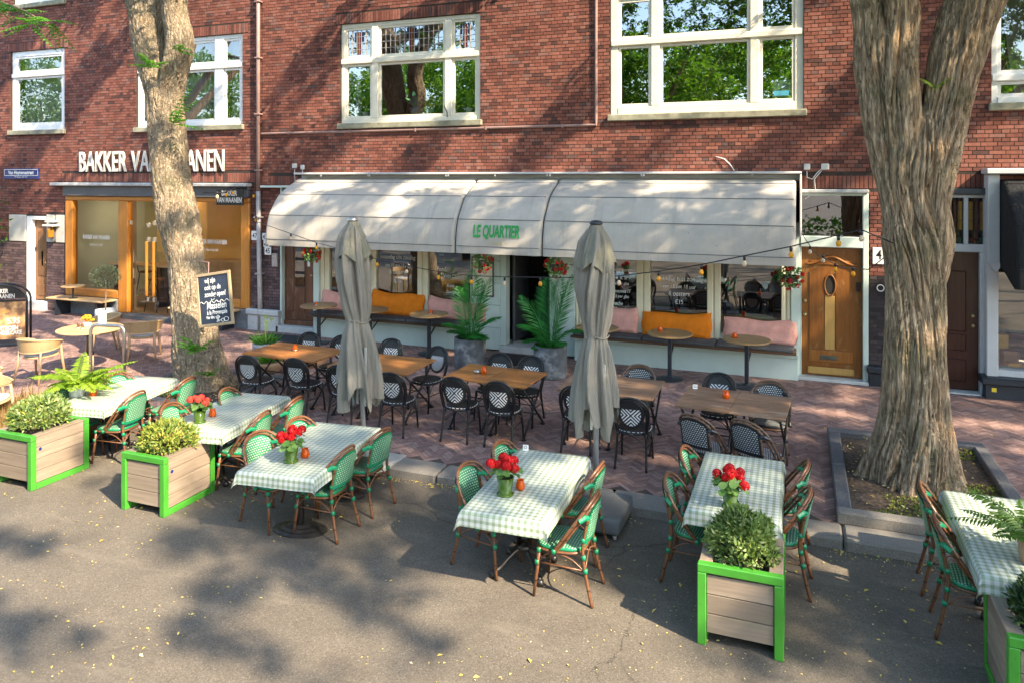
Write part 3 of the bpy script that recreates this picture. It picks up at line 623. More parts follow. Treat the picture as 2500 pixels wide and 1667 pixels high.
text('BAKKER VAN MAANEN', .135, 'letter', sf, (-15.62, 13.045, 1.78), sx=.62, off=.004, name='window_lettering'); text('bakkerij & café', .085, 'letter', sf, (-15.62, 13.045, 1.62), sx=.8, name='window_lettering')
text('BAKKER VAN MAANEN', .135, 'letter', sf, (-12.15, 13.045, 1.78), sx=.62, off=.004, name='window_lettering'); text('bakkerij & café', .085, 'letter', sf, (-12.15, 13.045, 1.62), sx=.8, name='window_lettering')
room(bak, bb, -16.58, -11.04, 13.16, 15.9, .08, 3.0, ('ochre', 'mint', 'pine', 'plaster'), 'bakery_interior')
b = B(); b.box(-14.45, -12.95, 13.74, 13.78, 1.45, 2.95); part('added_ochre_panel', b, 'ochre', bak, loc=off(bb))  # added panel stands for the ochre wall, set nearer the glass to catch light
M['lampglow'] = NT('lit_lamp_diffuser').m; _n = M['lampglow'].node_tree.nodes['Principled BSDF']; _n.inputs['Emission Color'].default_value = (1, .72, .40, 1); _n.inputs['Emission Strength'].default_value = 9.0
for k, (X, Y) in enumerate(((-15.55, 14.3), (-13.7, 13.55), (-12.1, 14.3))):
    lt = thing('ceiling_lamp', ['lit ceiling bar lamp inside the left bakery window', 'lit ceiling bar lamp inside the bakery door', 'lit ceiling bar lamp inside the right bakery window'][k], 'lamp', (X, Y, 2.88), 0, 'lit ceiling bars in the bakery'); h = B(); h.cbox(-.45, .45, -.06, .06, 0, .06, .008); part('housing', h, 'white', lt); h = B(); h.box(-.43, .43, -.05, .05, -.012, -.002); part('diffuser', h, 'lampglow', lt)
b = B(); b.cbox(-14.6, -11.6, 15.3, 15.8, .09, 1.1, .02); part('counter', b, 'pine', bak, loc=off(bb)); b = B(); b.cbox(-13.4, -11.2, 15.7, 15.88, 1.5, 2.2, .01); part('shelf', b, 'pine', bak, loc=off(bb))
b = B(); b.box(-15.2, -14.95, 13.4, 13.6, .08, 3.0); part('pillar', b, 'taupe', bak, loc=off(bb)); b = B(); b.box(-11.62, -11.35, 13.5, 13.75, .08, 3.0); part('pillar', b, 'darkgrey', bak, loc=off(bb))
# drainpipe side pier
b = B(); b.cbox(-11.06, -10.728, 12.86, 13.0, .32, .44, .02); b.cbox(-11.03, -10.728, 12.9, 13.0, -.05, .32, .01); part('pier_plinth', b, 'plinth', bak, loc=off(bb))

# ---------------- cafe house
cb = (-4.5, 13, 0); caf = thing('brick_house', 'red brick house above the grey cafe awning', 'building', cb)
CO = [(-8.76, -5.64, 4.35, 6.38), (-3.12, .08, 4.36, 6.52), (-10.27, 1.035, -.15, 3.06)]
brick_wall(caf, cb, -10.72, 1.7, 7.5, CO, [(-8.86, -5.54, 6.38), (-3.2, .18, 6.52), (-10.5, 1.66, 3.07)], lambda t: 'brickp' if (t[2] < 1.74 and t[0] < -10) else ('brickd' if (t[2] < 1.66 and t[0] > 1) else 'brick'))
w = window(caf, cb, -8.76, -5.64, 4.35, 6.38, (-7.97, -6.33), 5.61, 'cream', 'glassu', True, mw=.15); curtain(w, -8.55, -8.42, 4.5, 5.5, waves=2)
h = B(); h.tube([(-6.33, 13.0, 4.42), (-6.31, 12.95, 4.5), (-6.36, 12.93, 4.62)], .012); part('window_catch', h, 'darkgrey', w)
w = window(caf, cb, -3.12, .08, 4.36, 6.52, (-2.33, -.68), 5.63, 'cream', 'glassu', False, bw=.13, mw=.15)
h = B(); h.add([(-.40, 13.105, 4.58), (-.12, 13.105, 4.58), (-.12, 13.105, 4.86), (-.40, 13.105, 4.86)], [(0, 1, 2, 3)]); part('window_poster', h, simple('pale_blue_poster', (.50, .68, .72), .6), w)
h = B(); h.box(-.38, -.14, 13.09, 13.103, 4.6, 4.68); part('window_poster_band', h, simple('teal_print', (.06, .30, .42), .6), w)
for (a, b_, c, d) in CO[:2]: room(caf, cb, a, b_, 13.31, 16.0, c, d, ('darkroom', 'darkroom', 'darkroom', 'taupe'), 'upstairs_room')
# cafe shopfront: posts, piers, windows
cs = bpy.data.objects.new('shopfront', None); COL.objects.link(cs); cs.parent = caf; cs.location = off(cb)
for (a, c) in ((-9.27, -9.05), (-8.17, -7.94), (-7.0, -6.77), (-3.765, -3.665), (-2.66, -2.42), (-1.45, -1.23), (-.262, -.115)):
    sfb = B(); sfb.cbox(a, (a+c)/2-.012, 13.03, 13.14, .5, 2.5, .01); sfb.cbox((a+c)/2+.012, c, 13.03, 13.14, .5, 2.5, .01); sfb.box((a+c)/2-.012, (a+c)/2+.012, 13.06, 13.13, .5, 2.5); part('post', sfb, 'creamd', cs)
for (a, c) in ((-9.05, -8.17), (-7.94, -7.0), (-6.77, -5.84), (-3.665, -2.66), (-2.42, -1.45), (-1.23, -.262)):
    p = B(); p.add([(a, 13.09, .6), (c, 13.09, .6), (c, 13.09, 2.5), (a, 13.09, 2.5)], [(0, 1, 2, 3)]); part('pane', p, 'glasss', cs)
    h = B(); h.cbox(a, c, 13.05, 13.13, .46, .62, .008); part('sill', h, 'creamd', cs)
h = B(); h.cbox(-9.3, .04, 13.0, 13.2, 2.5, 3.05, .01); part('shop_header', h, 'pgreen', caf, loc=off(cb))
for (a, c) in ((-5.835, -5.225), (-4.14, -3.77)):
    pb = B()
    for k in range(6): pb.cbox(a, c, 12.98, 13.3, .02+k*.415, .43+k*.415, .008)
    part('pier', pb, 'pgreen', caf, loc=off(cb))
h = B(); h.cbox(-.112, .026, 13.0, 13.14, .0, 3.05, .006); part('pier', h, 'pgreen', caf, loc=off(cb))
h = B(); h.cbox(-10.262, -10.215, 13.0, 13.14, .0, 3.05, .006); h.cbox(-9.42, -9.275, 13.0, 13.14, .0, 2.495, .006); part('door_frame', h, 'pgreen', caf, loc=off(cb))
# old brown door
d = panel_door(caf, cb, -10.21, -9.425, .24, 2.5, 'walnut', [(.36, .66, .08, .30, None), (.08, .3, .08, .95, None), (.72, .94, .08, .95, None)], knobs=[(-9.5, 1.2)])
for k in range(5): h = B(); h.add([(-9.93, 13.085, .98+k*.29), (-9.70, 13.085, .98+k*.29), (-9.70, 13.085, 1.21+k*.29), (-9.93, 13.085, 1.21+k*.29)], [(0, 1, 2, 3)]); part('door_pane', h, 'glasss', d); 
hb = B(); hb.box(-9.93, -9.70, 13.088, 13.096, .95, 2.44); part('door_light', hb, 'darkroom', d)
h = B(); h.cbox(-9.62, -9.56, 13.08, 13.1, 1.38, 1.62, .004); part('letter_slot', h, 'white', d)
h = B(); h.cbox(-10.21, -9.425, 13.06, 13.13, .13, .235, .012); part('door_sill', h, 'walnut', caf, loc=off(cb)); h = B(); h.cbox(-10.3, -9.3, 12.9, 13.1, -.03, .13, .012); part('doorstep', h, 'plinth', caf, loc=off(cb))
# entrance
h = B(); h.cbox(-5.222, -5.11, 12.99, 13.2, .12, 2.5, .006); h.cbox(-4.25, -4.142, 12.99, 13.2, .12, 2.5, .006); part('door_frame', h, 'pgreen', caf, loc=off(cb))
h = B(); h.cbox(-5.22, -4.145, 12.93, 13.5, -.03, .115, .01); part('doorstep', h, 'plinth', caf, loc=off(cb))
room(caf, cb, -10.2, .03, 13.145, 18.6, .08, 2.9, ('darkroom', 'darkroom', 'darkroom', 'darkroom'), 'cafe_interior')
h = B(); h.cbox(-5.1, -5.05, 13.3, 14.1, .1, 2.4, .01); hd = part('door', h, 'darkgrey', caf, loc=off(cb), label='dark cafe entrance door standing open inwards')
h = B(); h.cbox(-5.1, -4.25, 13.3, 13.34, .09, .12, .004); part('threshold', h, 'brass', caf, loc=off(cb))
for i, (tx, sz, X, Z) in enumerate((('maandag t/m zondag', .12, -7.47, 1.62), ('van 15 tot 18 uur', .10, -7.47, 1.46), ('6 oesters', .12, -7.47, 1.32), ('€15', .12, -7.47, 1.15), ('LA HAYE', .10, -7.47, 1.84), ('maandag t/m zondag', .125, -1.93, 1.46), ('van 15 tot 18 uur', .10, -1.93, 1.33), ('6 oesters', .12, -1.93, 1.20), ('€15', .11, -1.93, 1.06), ('de ley', .12, -3.32, 1.72), ('sauvignon, garnacha, verdejo', .09, -3.12, 1.58), ('Rioja, SP', .09, -2.95, 1.44), ('€6 per glas', .08, -2.95, 1.34), ('Piemonte IT', .09, -2.95, 1.20), ('€8 per glas', .08, -2.95, 1.11), ('syrah, grenache', .09, -3.14, .98), ('€8 per glas', .08, -2.95, .89), ('Food', .12, -6.5, 1.42), ('Vidal Codina', .10, -6.25, 1.30), ('Rosé', .10, -6.3, 1.12), ('Sauvignon', .09, -6.25, 1.0))):
    text(tx, sz, 'lgold' if tx == 'LA HAYE' else 'chalk', cs, (X, 13.084, Z), sx=.8, shear=.12, name='window_lettering')
h = B(); h.cbox(-6.7, -6.32, 13.11, 13.13, 1.45, 2.2, .004); part('menu_board', h, 'board', cs)
for k, tx in enumerate(('Wijnen', 'rosado', 'cava', 'rueda')): text(tx, .085, 'chalkb', cs, (-6.51, 13.106, 2.0-.14*k), sx=.8, shear=.1, name='menu_lettering')
h = B(); h.cbox(-5.80, -5.34, 12.955, 12.975, 1.0, 1.75, .006); mb = part('menu_case', h, 'darkgrey', caf, loc=off(cb)); h = B(); h.box(-5.77, -5.37, 12.95, 12.956, 1.03, 1.72); part('menu_sheet', h, 'cream', mb)
# door 41
h = B(); h.cbox(.03, .046, 13.02, 13.14, .03, 2.12, .003); h.cbox(.952, 1.032, 12.99, 13.14, -.03, 3.0, .008); h.cbox(.03, .952, 12.985, 13.14, 2.125, 2.30, .012); h.cbox(.03, .952, 13.0, 13.14, 2.955, 3.0, .008); dfr = part('door_frame', h, 'pgreen', caf, loc=off(cb))
h = B(); h.cbox(.03, 1.034, 12.9, 13.02, 3.0, 3.058, .012); part('lintel', h, 'lead', caf, loc=off(cb))
p = B(); p.add([(.03, 13.07, 2.3), (.952, 13.07, 2.3), (.952, 13.07, 2.955), (.03, 13.07, 2.955)], [(0, 1, 2, 3)]); part('fanlight', p, 'glasss', caf, loc=off(cb)); room(caf, cb, .05, .95, 13.15, 14.5, 2.3, 2.95, ('darkroom', 'darkroom', 'taupe', 'taupe'), 'hallway')
D = panel_door(caf, cb, .047, .951, .05, 2.122, 'oak', [(.14, .86, .86, .90, None)], y=13.09, knobs=[(.1, 1.24), (.1, 1.02)])
def arched(x0, x1, z0, z1, rise, y0, y1, n=12): # panel with ogee top
    pts = [(x0, z0), (x1, z0)]
    for i in range(n+1): u = 1-i/n; pts.append((x0+(x1-x0)*u, z1+rise*(.5-.5*cos(2*pi*u))**1.3))
    return B().prism(pts, y0, y1)
part('door_panel', arched(.17, .385, .475, 1.72, .05, 13.074, 13.092), 'oak', D); part('door_panel', arched(.56, .80, .475, 1.72, .05, 13.074, 13.092), 'oak', D)
h = B(); h.cbox(.398, .547, 13.076, 13.092, .475, 1.34, .005); part('door_panel', h, 'oakl', D, label='pale worn centre panel of the oak door')
mo = B(); mo.tube([(.12+.75*u, 13.07, 1.845+.125*(.5-.5*cos(2*pi*u))**1.4) for u in [i/24 for i in range(25)]], .022, 8); part('door_moulding', mo, 'oak', D, True)
ov = B(); ov.add([(.476+.077*cos(2*pi*k/28), 13.078, 1.51+.16*sin(2*pi*k/28)) for k in range(28)], [tuple(range(28))]); part('oval_pane', ov, 'darkroom', D)
ov = B(); ov.tube([(.476+.082*cos(2*pi*k/28), 13.072, 1.51+.165*sin(2*pi*k/28)) for k in range(28)], .013, 6, closed=True); part('oval_moulding', ov, 'oak', D, True)
h = B(); h.cbox(.15, .82, 13.072, 13.092, .27, .46, .01); part('door_panel', h, 'oak', D); h = B(); h.cbox(.14, .83, 13.05, 13.092, .08, .19, .016); part('weatherboard', h, 'oakl', D); 
h = B(); h.cbox(.33, .585, 13.06, 13.075, .31, .385, .005); h.cbox(.37, .55, 13.055, 13.065, .33, .365, .003); part('letterbox', h, simple('dull_bronze', (.12, .12, .09), .4, metal=.6), D)
h = B(); h.cbox(.865, .92, 13.06, 13.095, 1.43, 1.58, .006); part('door_lock', h, 'black', D)
h = B(); h.cbox(.0, 1.03, 12.9, 13.15, -.03, .045, .01); part('doorstep', h, 'plinth', caf, loc=off(cb))
h = B(); h.cbox(1.0, 1.698, 12.84, 13.0, .20, .31, .02); h.cbox(1.03, 1.698, 12.9, 13.0, -.05, .2, .01); part('pier_plinth', h, 'navy', caf, loc=off(cb))
h = B(); h.cbox(-10.725, -10.21, 12.86, 13.0, .32, .44, .02); h.cbox(-10.725, -10.23, 12.9, 13.0, -.05, .32, .01); part('pier_plinth', h, 'plinth', caf, loc=off(cb))
h = B(); h.cbox(-10.7, -9.66, 12.9, 13.0, 3.03, 3.075, .008); part('lintel', h, 'pgreen', caf, loc=off(cb))
# ---------------- right house
rb = (4, 13, 0); rh = thing('brick_house', 'red brick house with dark brown door beyond the thick tree trunk', 'building', rb)
RO = [(2.7, 5.2, 4.36, 6.4), (2.12, 8, -.15, 3.09)]
brick_wall(rh, rb, 1.7, 8, 7.0, RO, [(2.6, 5.3, 6.4), (1.72, 2.75, 3.09)], lambda t: 'brickd' if t[2] < 1.66 else 'brick')
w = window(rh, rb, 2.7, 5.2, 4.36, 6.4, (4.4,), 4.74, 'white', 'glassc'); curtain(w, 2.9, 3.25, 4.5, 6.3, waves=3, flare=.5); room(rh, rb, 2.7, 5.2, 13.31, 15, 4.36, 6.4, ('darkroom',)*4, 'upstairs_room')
h = B(); h.cbox(2.122, 2.64, 13.0, 13.14, 2.12, 2.24, .008); h.cbox(2.122, 2.64, 13.0, 13.14, 2.94, 2.99, .006); h.cbox(2.34, 2.40, 13.01, 13.13, 2.24, 2.94, .005); h.cbox(2.55, 2.64, 13.0, 13.14, -.03, 2.12, .006); part('door_frame', h, 'greyp', rh, loc=off(rb))
for (a, c) in ((2.125, 2.338), (2.402, 2.63)):
    p = B(); p.add([(a, 13.07, 2.24), (c, 13.07, 2.24), (c, 13.07, 2.94), (a, 13.07, 2.94)], [(0, 1, 2, 3)]); fp = part('fanlight', p, 'glassb', rh, loc=off(rb)); l = B()
    for k in range(5): l.box(a+(c-a)*k/4-.003, a+(c-a)*k/4+.003, 13.06, 13.075, 2.24, 2.94); l.box(a, c, 13.061, 13.074, 2.24+.175*k-.003, 2.24+.175*k+.003)
    part('leading', l, 'blackm', fp)
    for (u0, u1, v0, v1, mt) in ((.05, .3, .3, .92, 'stamb'), (.7, .95, .3, .92, 'stamb'), (.42, .58, .1, .95, 'stred'), (.1, .35, .03, .14, 'stred'), (.65, .9, .03, .14, 'stgrn')):
        g = B(); g.box(a+(c-a)*u0, a+(c-a)*u1, 13.066, 13.082, 2.24+.7*v0, 2.24+.7*v1); part('stained_pane', g, mt, fp)
room(rh, rb, 2.13, 2.62, 13.16, 14, 2.2, 2.95, ('darkroom',)*4, 'hallway')
panel_door(rh, rb, 2.125, 2.548, .02, 2.118, 'mahog', [(.0, .62, .42, .86, None), (.0, .62, .28, .40, None), (.0, .62, .06, .22, None)], knobs=[(2.47, 1.15), (2.47, 1.0)])
h = B(); h.cbox(2.1, 2.55, 12.88, 13.1, -.06, .018, .008); part('doorstep', h, 'plinth', rh, loc=off(rb))
h = B(); h.cbox(2.0, 2.7, 12.9, 13.0, 2.995, 3.085, .008); part('lintel', h, 'navy', rh, loc=off(rb))
h = B(); h.cbox(2.6, 2.75, 12.82, 13.1, .32, 3.3, .01); h.prism([(2.601, 2.0), (2.749, 2.0), (2.749, 1.93), (2.70, 1.86), (2.65, 1.9)], 12.72, 12.83); h.cbox(2.56, 6, 12.6, 13.0, 3.3, 3.38, .01); h.cbox(2.75, 6, 12.86, 13.1, .32, .42, .01); h.cbox(2.60, 2.749, 12.73, 12.819, 2.0, 3.29, .006); part('shop_frame', h, 'greyp', rh, loc=off(rb))
p = B(); p.add([(2.75, 13.0, .42), (6, 13.0, .42), (6, 13.0, 2.9), (2.75, 13.0, 2.9)], [(0, 1, 2, 3)]); part('pane', p, 'glasss', rh, loc=off(rb))
room(rh, rb, 2.76, 6.2, 13.06, 16, .3, 3.0, ('darkroom', 'taupe', 'plinth', 'darkroom'), 'shop_interior')
h = B(); h.cbox(2.52, 6, 12.72, 13.05, .21, .318, .02); h.cbox(2.58, 6, 12.80, 13.05, -.08, .21, .008); shb = part('shop_base', h, 'navy', rh, loc=off(rb)); h = B(); h.box(2.66, 2.72, 12.795, 12.802, .10, .16); part('sticker', h, simple('yellow_sticker', (.75, .55, .03), .5), shb)
h = B(); h.cbox(1.702, 2.1, 12.84, 13.0, .20, .31, .02); h.cbox(1.702, 2.1, 12.9, 13.0, -.05, .2, .01); part('pier_plinth', h, 'navy', rh, loc=off(rb))
# ================================================================= FACADE THINGS
def awning(name, label, secs, prof, mat, box, x_end, z_box):
    a = thing(name, label, 'awning', ((secs[0][0]+secs[-1][1])/2, 12.9, 3.2)); o = tuple(-v for v in a.location)
    n = 6; P = []
    for i in range(len(prof)-1):
        (y0, z0), (y1, z1) = prof[i], prof[i+1]; k = n if i < len(prof)-2 else 2
        for j in range(k):
            u = j/k; bul = .018*sin(pi*u) if i < len(prof)-2 else 0
            nx, nz = -(z1-z0), (y1-y0); L = sqrt(nx*nx+nz*nz)
            P.append((y0+(y1-y0)*u+bul*(-abs(nx)/L), z0+(z1-z0)*u+bul*abs(nz)/L))
    P.append(prof[-1]); yc, zc = 12.9, 1.9
    for (x0, x1) in secs:
        xs = [x0]+[x0+r for r in (.004, .015, .035, .07)]+[x0+.07+(x1-x0-.14)*k/18 for k in range(1, 18)]+[x1-r for r in (.07, .035, .015, .004)]+[x1]; b = B(); m = len(P)
        for i, X in enumerate(xs):
            e = min(X-x0, x1-X); s = .07*(1-sqrt(max(0, 1-(1-min(e, .07)/.07)**2)))
            for j, (y, z) in enumerate(P):
                q = .006*(vnoise(np.array([X*2.2, z*3, y*3]))-.5)*2; b.V.append((X, y+s*.9*(1 if y < 12.7 else .3)+q, z-s*.35*(1 if z > 2.6 else 0)))
        for i in range(len(xs)-1):
            for j in range(m-1): b.F.append((i*m+j, (i+1)*m+j, (i+1)*m+j+1, i*m+j+1)); b.MI.append(0)
        for i, flip in ((0, False), (len(xs)-1, True)):
            c = len(b.V); b.V.append((xs[i], 12.9, 2.0)); b.V.append((xs[i], 12.9, 3.2))
            for j in range(m-1): b.F.append((c, i*m+j, i*m+j+1)); b.MI.append(0)
            b.F.append((c, c+1, i*m)); b.MI.append(0)
        cv = part('canopy', b, mat, a, True, loc=o)
        for (y, z) in prof[1:-1]:
            r = B(); r.tube([(x0+.03, y-.004, z+.002), (x1-.03, y-.004, z+.002)], .0055, 5); part('seam_rib', r, 'darkgrey' if mat != 'dawn' else 'black', cv)
    return a, o
prof = [(12.86, 3.235), (12.64, 3.15), (12.17, 2.915), (11.865, 2.52), (11.77, 2.06), (11.775, 1.935)]
aw, ao = awning('awning', 'wide pale grey curved shop awning lettered LE QUARTIER over the cafe windows', [(-9.66, -5.61), (-5.59, -4.01), (-3.99, -.035)], prof, 'awning', True, 0, 0)
b = B(); b.cbox(-9.66, .05, 12.66, 13.0, 3.305, 3.345, .012); b.cbox(-9.64, .03, 12.9, 13.0, 3.2, 3.30, .01); part('awning_box', b, 'greyp', aw, loc=ao)
b = B(); b.cbox(.018, .05, 12.7, 13.0, 2.3, 3.30, .006); part('side_post', b, 'greyp', aw, loc=ao)
for X in (-9.0, -7.9, -7.86, -6.2, -6.15, -5.2, -4.2, -4.14, -2.5, -2.46, -.7): b = B(); b.box(X-.012, X+.012, 12.67, 12.7, 3.27, 3.305); part('bracket', b, 'greyp', aw, loc=ao)
tl = atan2(.095, .46); yy = lambda z: 11.77+(z-2.06)/(2.52-2.06)*.095
text('LE QUARTIER', .29, 'lgreen', aw, (-4.82+ao[0], yy(2.23)-.028+ao[1], 2.23+ao[2]), (pi/2-tl, 0, 0), ext=.002, off=.009, sx=.49, name='awning_lettering')
text('LA HAYE', .095, 'lgold', aw, (-4.82+ao[0], yy(2.10)-.024+ao[1], 2.10+ao[2]), (pi/2-tl, 0, 0), ext=.002, sx=.85, name='awning_lettering')
b = B(); b.box(-5.03, -4.63, yy(2.195)-.026, yy(2.195)-.023, 2.193, 2.197); part('awning_line', b, 'lgold', aw, loc=ao)
dw, do = awning('awning', 'black curved shop awning at the right edge of the photo', [(2.76, 6.2)], [(12.84, 3.22), (12.55, 3.16), (12.0, 2.6), (11.9, 2.0), (11.92, 1.72)], 'dawn', True, 0, 0)

def sign_letters():
    s = thing('shop_sign', 'raised white capitals BAKKER VAN MAANEN on the brick wall', 'sign', (-13.9, 13, 3.39)); x = -16.1; adv = {' ': .16, 'M': .42, 'N': .34, 'K': .31, 'V': .33, 'A': .325, 'B': .29, 'E': .25, 'R': .29}
    tot = sum(adv[c] for c in 'BAKKER VAN MAANEN'); k = (16.1-11.7)/tot
    for c in 'BAKKER VAN MAANEN':
        if c != ' ':
            o = text(c, .68, 'letter', s, (x+adv[c]*k/2+13.9, -.035, .0), ext=.018, off=.006, sx=.60, name='letter')
        x += adv[c]*k
sign_letters()
s = thing('street_sign', 'dark blue enamel street name plate Van Hoytemastraat on brick', 'sign', (-18.09, 12.985, 3.34)); b = B(); b.cbox(-.63, .63, -.012, .012, -.13, .13, .004); part('plate', b, 'signblue', s)
b = B()
for q in ((-.6, .6, .098, .108), (-.6, .6, -.052, -.042), (-.6, -.59, -.05, .1), (.59, .6, -.05, .1)): b.box(q[0], q[1], -.0155, -.0135, q[2], q[3])
part('border', b, 'signwhite', s); text('Van Hoytemastraat', .125, 'signwhite', s, (0, -.0145, -.012), off=.003, sx=.92, name='lettering'); text('Van Hoytema 1603-1657', .045, 'signwhite', s, (0, -.0145, -.095), name='lettering')
s = thing('blade_sign', 'small black hanging sign BAKKER VAN MAANEN by the drainpipe', 'sign', (-11.25, 12.62, 2.83)); b = B(); b.cbox(-.35, .35, -.02, .02, -.17, .17, .005); part('panel', b, 'black', s)
text('BAKKER', .15, 'letter', s, (0, -.0225, .035), sx=.75, off=.004); text('VAN MAANEN', .15, 'letter', s, (0, -.0225, -.11), sx=.68, off=.004); b = B(); b.tube([(-.2, 0, .19), (-.2, .38, .19)], .012, 6); b.tube([(.2, 0, .19), (.2, .38, .19)], .012, 6); b.box(-.22, .22, -.005, .005, .17, .195); part('bracket', b, 'blackm', s)
def plate(lbl, x, z, txt, w=.16, h=.19, y=12.985, size=.15):
    s = thing('house_number', lbl, 'number plate', (x, y, z)); b = B(); b.cbox(-w/2, w/2, -.008, .008, -h/2, h/2, .004); part('plate', b, 'signwhite', s); text(txt, size, 'ink', s, (0, -.0105, -.052), off=.002, sx=.8, name='numeral')
plate('white house number plate 47 on the red brick pier', -10.9, 2.0, '47', .18, .2); plate('white house number plate 45 beside the drainpipe, lowest of three', -10.53, 1.69, '45', .17, .17, 12.95)
plate('white house number plate 43 beside the drainpipe, topmost of three', -10.60, 1.99, '43', .15, .15, 12.95, .14); plate('white house number plate 45a beside the drainpipe, middle of three', -10.57, 1.84, '45a', .15, .14, 12.952, .10)
plate('white house number plate 41 next to the golden oak door', 1.22, 2.02, '41', .26, .26, size=.21)
def pipe(lbl, pts, r, mats, cuts=None, brk=()):
    s = thing('drainpipe', lbl, 'pipe', pts[0]); o = tuple(-v for v in pts[0])
    b = B(); b.tube(pts, r, 10); part('pipe', b, mats[0], s, True, loc=o)
    for (x, y, z) in brk: b = B(); b.cbox(x-r*1.6, x+r*1.6, y-r*1.3, 13.0, z-.015, z+.015, .004); part('bracket', b, mats[0], s, loc=o)
    return s
pipe('upper brown drainpipe running down the brick between bakery and cafe', [(-10.77, 12.93, 2.95), (-10.77, 12.93, 9)], .042, ['pipebrown'], brk=[(-10.77, 12.93, z) for z in (3.4, 4.6, 5.8, 7.0)])
pipe('lower pale zinc drainpipe between the bakery window and cafe door', [(-10.72, 12.93, 0.0), (-10.72, 12.93, .8), (-10.77, 12.93, 2.95)], .050, ['zinc'], brk=[(-10.73, 12.93, 1.2), (-10.76, 12.93, 2.4)])
s = thing('conduit', 'thin brown conduit running level under the windows and turning up the wall', 'pipe', (-7, 12.97, 4.18)); b = B(); b.tube([(-3.7, 0, 0), (3.5, 0, .005), (3.63, 0, .005), (3.63, 0, .12), (3.63, 0, 3.2)], .026, 8); part('pipe', b, 'pipebrown', s)
for x in (-3.0, -1.5, 0, 1.5, 3): b = B(); b.box(x-.012, x+.012, -.034, .03, -.034, .034); part('clip', b, 'pipebrown', s)
def jbox(lbl, x, z, w=.11, pts=None):
    w *= .8; s = thing('junction_box', lbl, 'cable box', (x, 12.97, z)); b = B(); b.cbox(-w/2, w/2, -.035, .03, -.05, .05, .012); part('box', b, 'plinth', s)
    if pts: b = B(); b.tube(pts, .008, 6); part('cable', b, 'plinth', s, True)
jbox('white junction box above the left end of the awning', -9.86, 3.49, .12, [(0, 0, -.06), (0, 0, -.2), (.02, 0, -.42)]); jbox('second smaller white junction box above the left end of the awning', -9.66, 3.46, .1, [(0, 0, -.05), (0, 0, -.14)])
jbox('small white junction box above the right end of the awning', .13, 3.42, .12, [(0, 0, -.06), (.0, -.01, -.17), (.08, -.01, -.2), (.15, -.01, -.1), (.25, 0, .0)]); jbox('white junction box with looped grey cable right of the awning', .40, 3.42, .15, [(-.05, 0, -.06), (-.16, -.01, -.2), (-.14, -.01, -.4), (-.3, 0, -.52)])
s = thing('loose_cable', 'short loose white cable stub sticking out above the awning', 'cable', (-1.0, 12.98, 3.36)); b = B(); b.tube([(0, 0, 0), (-.06, -.03, .1), (-.16, -.02, .2), (-.3, 0, .24)], .009, 6); part('cable', b, 'white', s, True)
s = thing('wall_lamp', 'white wall lantern with amber glass beside the bakery side door', 'lamp', (-16.92, 12.93, 2.0)); b = B(); b.cbox(-.14, .14, -.12, .06, .16, .2, .01); b.cbox(-.18, .18, -.15, .06, .06, .11, .01); part('lamp_hood', b, 'plaster', s); b = B(); b.lathe([(.03, -.22), (.075, -.2), (.08, -.02), (.05, .06)], 10); part('lamp_glass', b, 'stamb', s, loc=(0, -.06, 0)); b = B(); b.cbox(-.02, .02, -.02, .07, -.3, .1, .005); part('bracket', b, 'darkgrey', s)
s = thing('letterbox', 'pale metal letterbox on the dark pier beside the brown door', 'letterbox', (-10.36, 12.965, 1.5)); b = B(); b.cbox(-.065, .065, -.03, .03, -.14, .14, .01); part('body', b, 'zinc', s); b = B(); b.cbox(-.05, .05, -.036, -.028, .06, .1, .003); part('flap', b, 'chrome', s)
s = thing('intercom', 'wall hook ring on the dark brick pier by the trunk', 'hook', (1.2, 12.98, 1.52)); b = B(); b.tube([(.05*cos(k*2*pi/12), -.02, .05*sin(k*2*pi/12)) for k in range(12)], .008, 5, closed=True); part('ring', b, 'white', s)

# string light
s = thing('string_light', 'black string of amber and white bulbs strung across the cafe front', 'string light', (-4, 10, 2)); o = (4, -10, -2)
pB = [(-11.02, 12.3, 3.04, 0), (-10.78, 12.86, 2.93, 1)]
runA = [(-8.3, 8.75, 3.02), (-9.4, 10.4, 2.98), (-11.05, 12.55, 3.02), (-10.8, 12.84, 2.96)]; P0, P1 = (-10.2, 12.0), (.85, 8.5)
b = B(); b.tube(runA, .008, 6); b.tube([(-10.8, 12.84, 2.96), (-10.79, 12.84, 2.5), (-9.75, 11.68, 2.35)], .007, 6)
th = radians(21)
def plane_pt(px, py):
    ux, uz = (px-1176)/1714, (408-py)/1714; r = np.array((-sin(th)+cos(th)*ux, cos(th)+sin(th)*ux, uz)); dx, dy = P1[0]-P0[0], P1[1]-P0[1]
    t = (P0[0]*dy-P0[1]*dx)/(r[0]*dy-r[1]*dx); return Vector((r[0]*t, r[1]*t, 3.25+r[2]*t))
bulbs = [(668, 542), (727, 563), (866, 601), (934, 617), (1007, 630), (1083, 640), (1159, 643), (1241, 644), (1330, 645), (1422, 641), (1513, 631), (1611, 616), (1710, 596), (1817, 575), (1926, 549), (1979, 537)]
bw = [Vector(v) for v in [(-9.75, 11.68, 2.35)]]+[plane_pt(x, y) for x, y in bulbs]+[Vector((.93, 8.72, 2.52))]
b.tube([(v.x, v.y, v.z+.04) for v in bw], .007, 6); b.tube([(.05, 12.68, 2.36), (.22, 11.6, 2.16), (.5, 10.4, 2.10), (.75, 9.4, 2.2), (.95, 8.75, 2.5)], .006, 6); part('cable', b, 'black', s, True, loc=o)
bul = B(); bul.lathe([(.012, 0), (.019, -.012), (.03, -.034), (.033, -.052), (.027, -.072), (.012, -.084), (0.001, -.086)], 12, capb=False, capt=True); bme = [mk('bulb', bul, 'bulby', True), mk('bulb', bul, 'bulbw', True)]
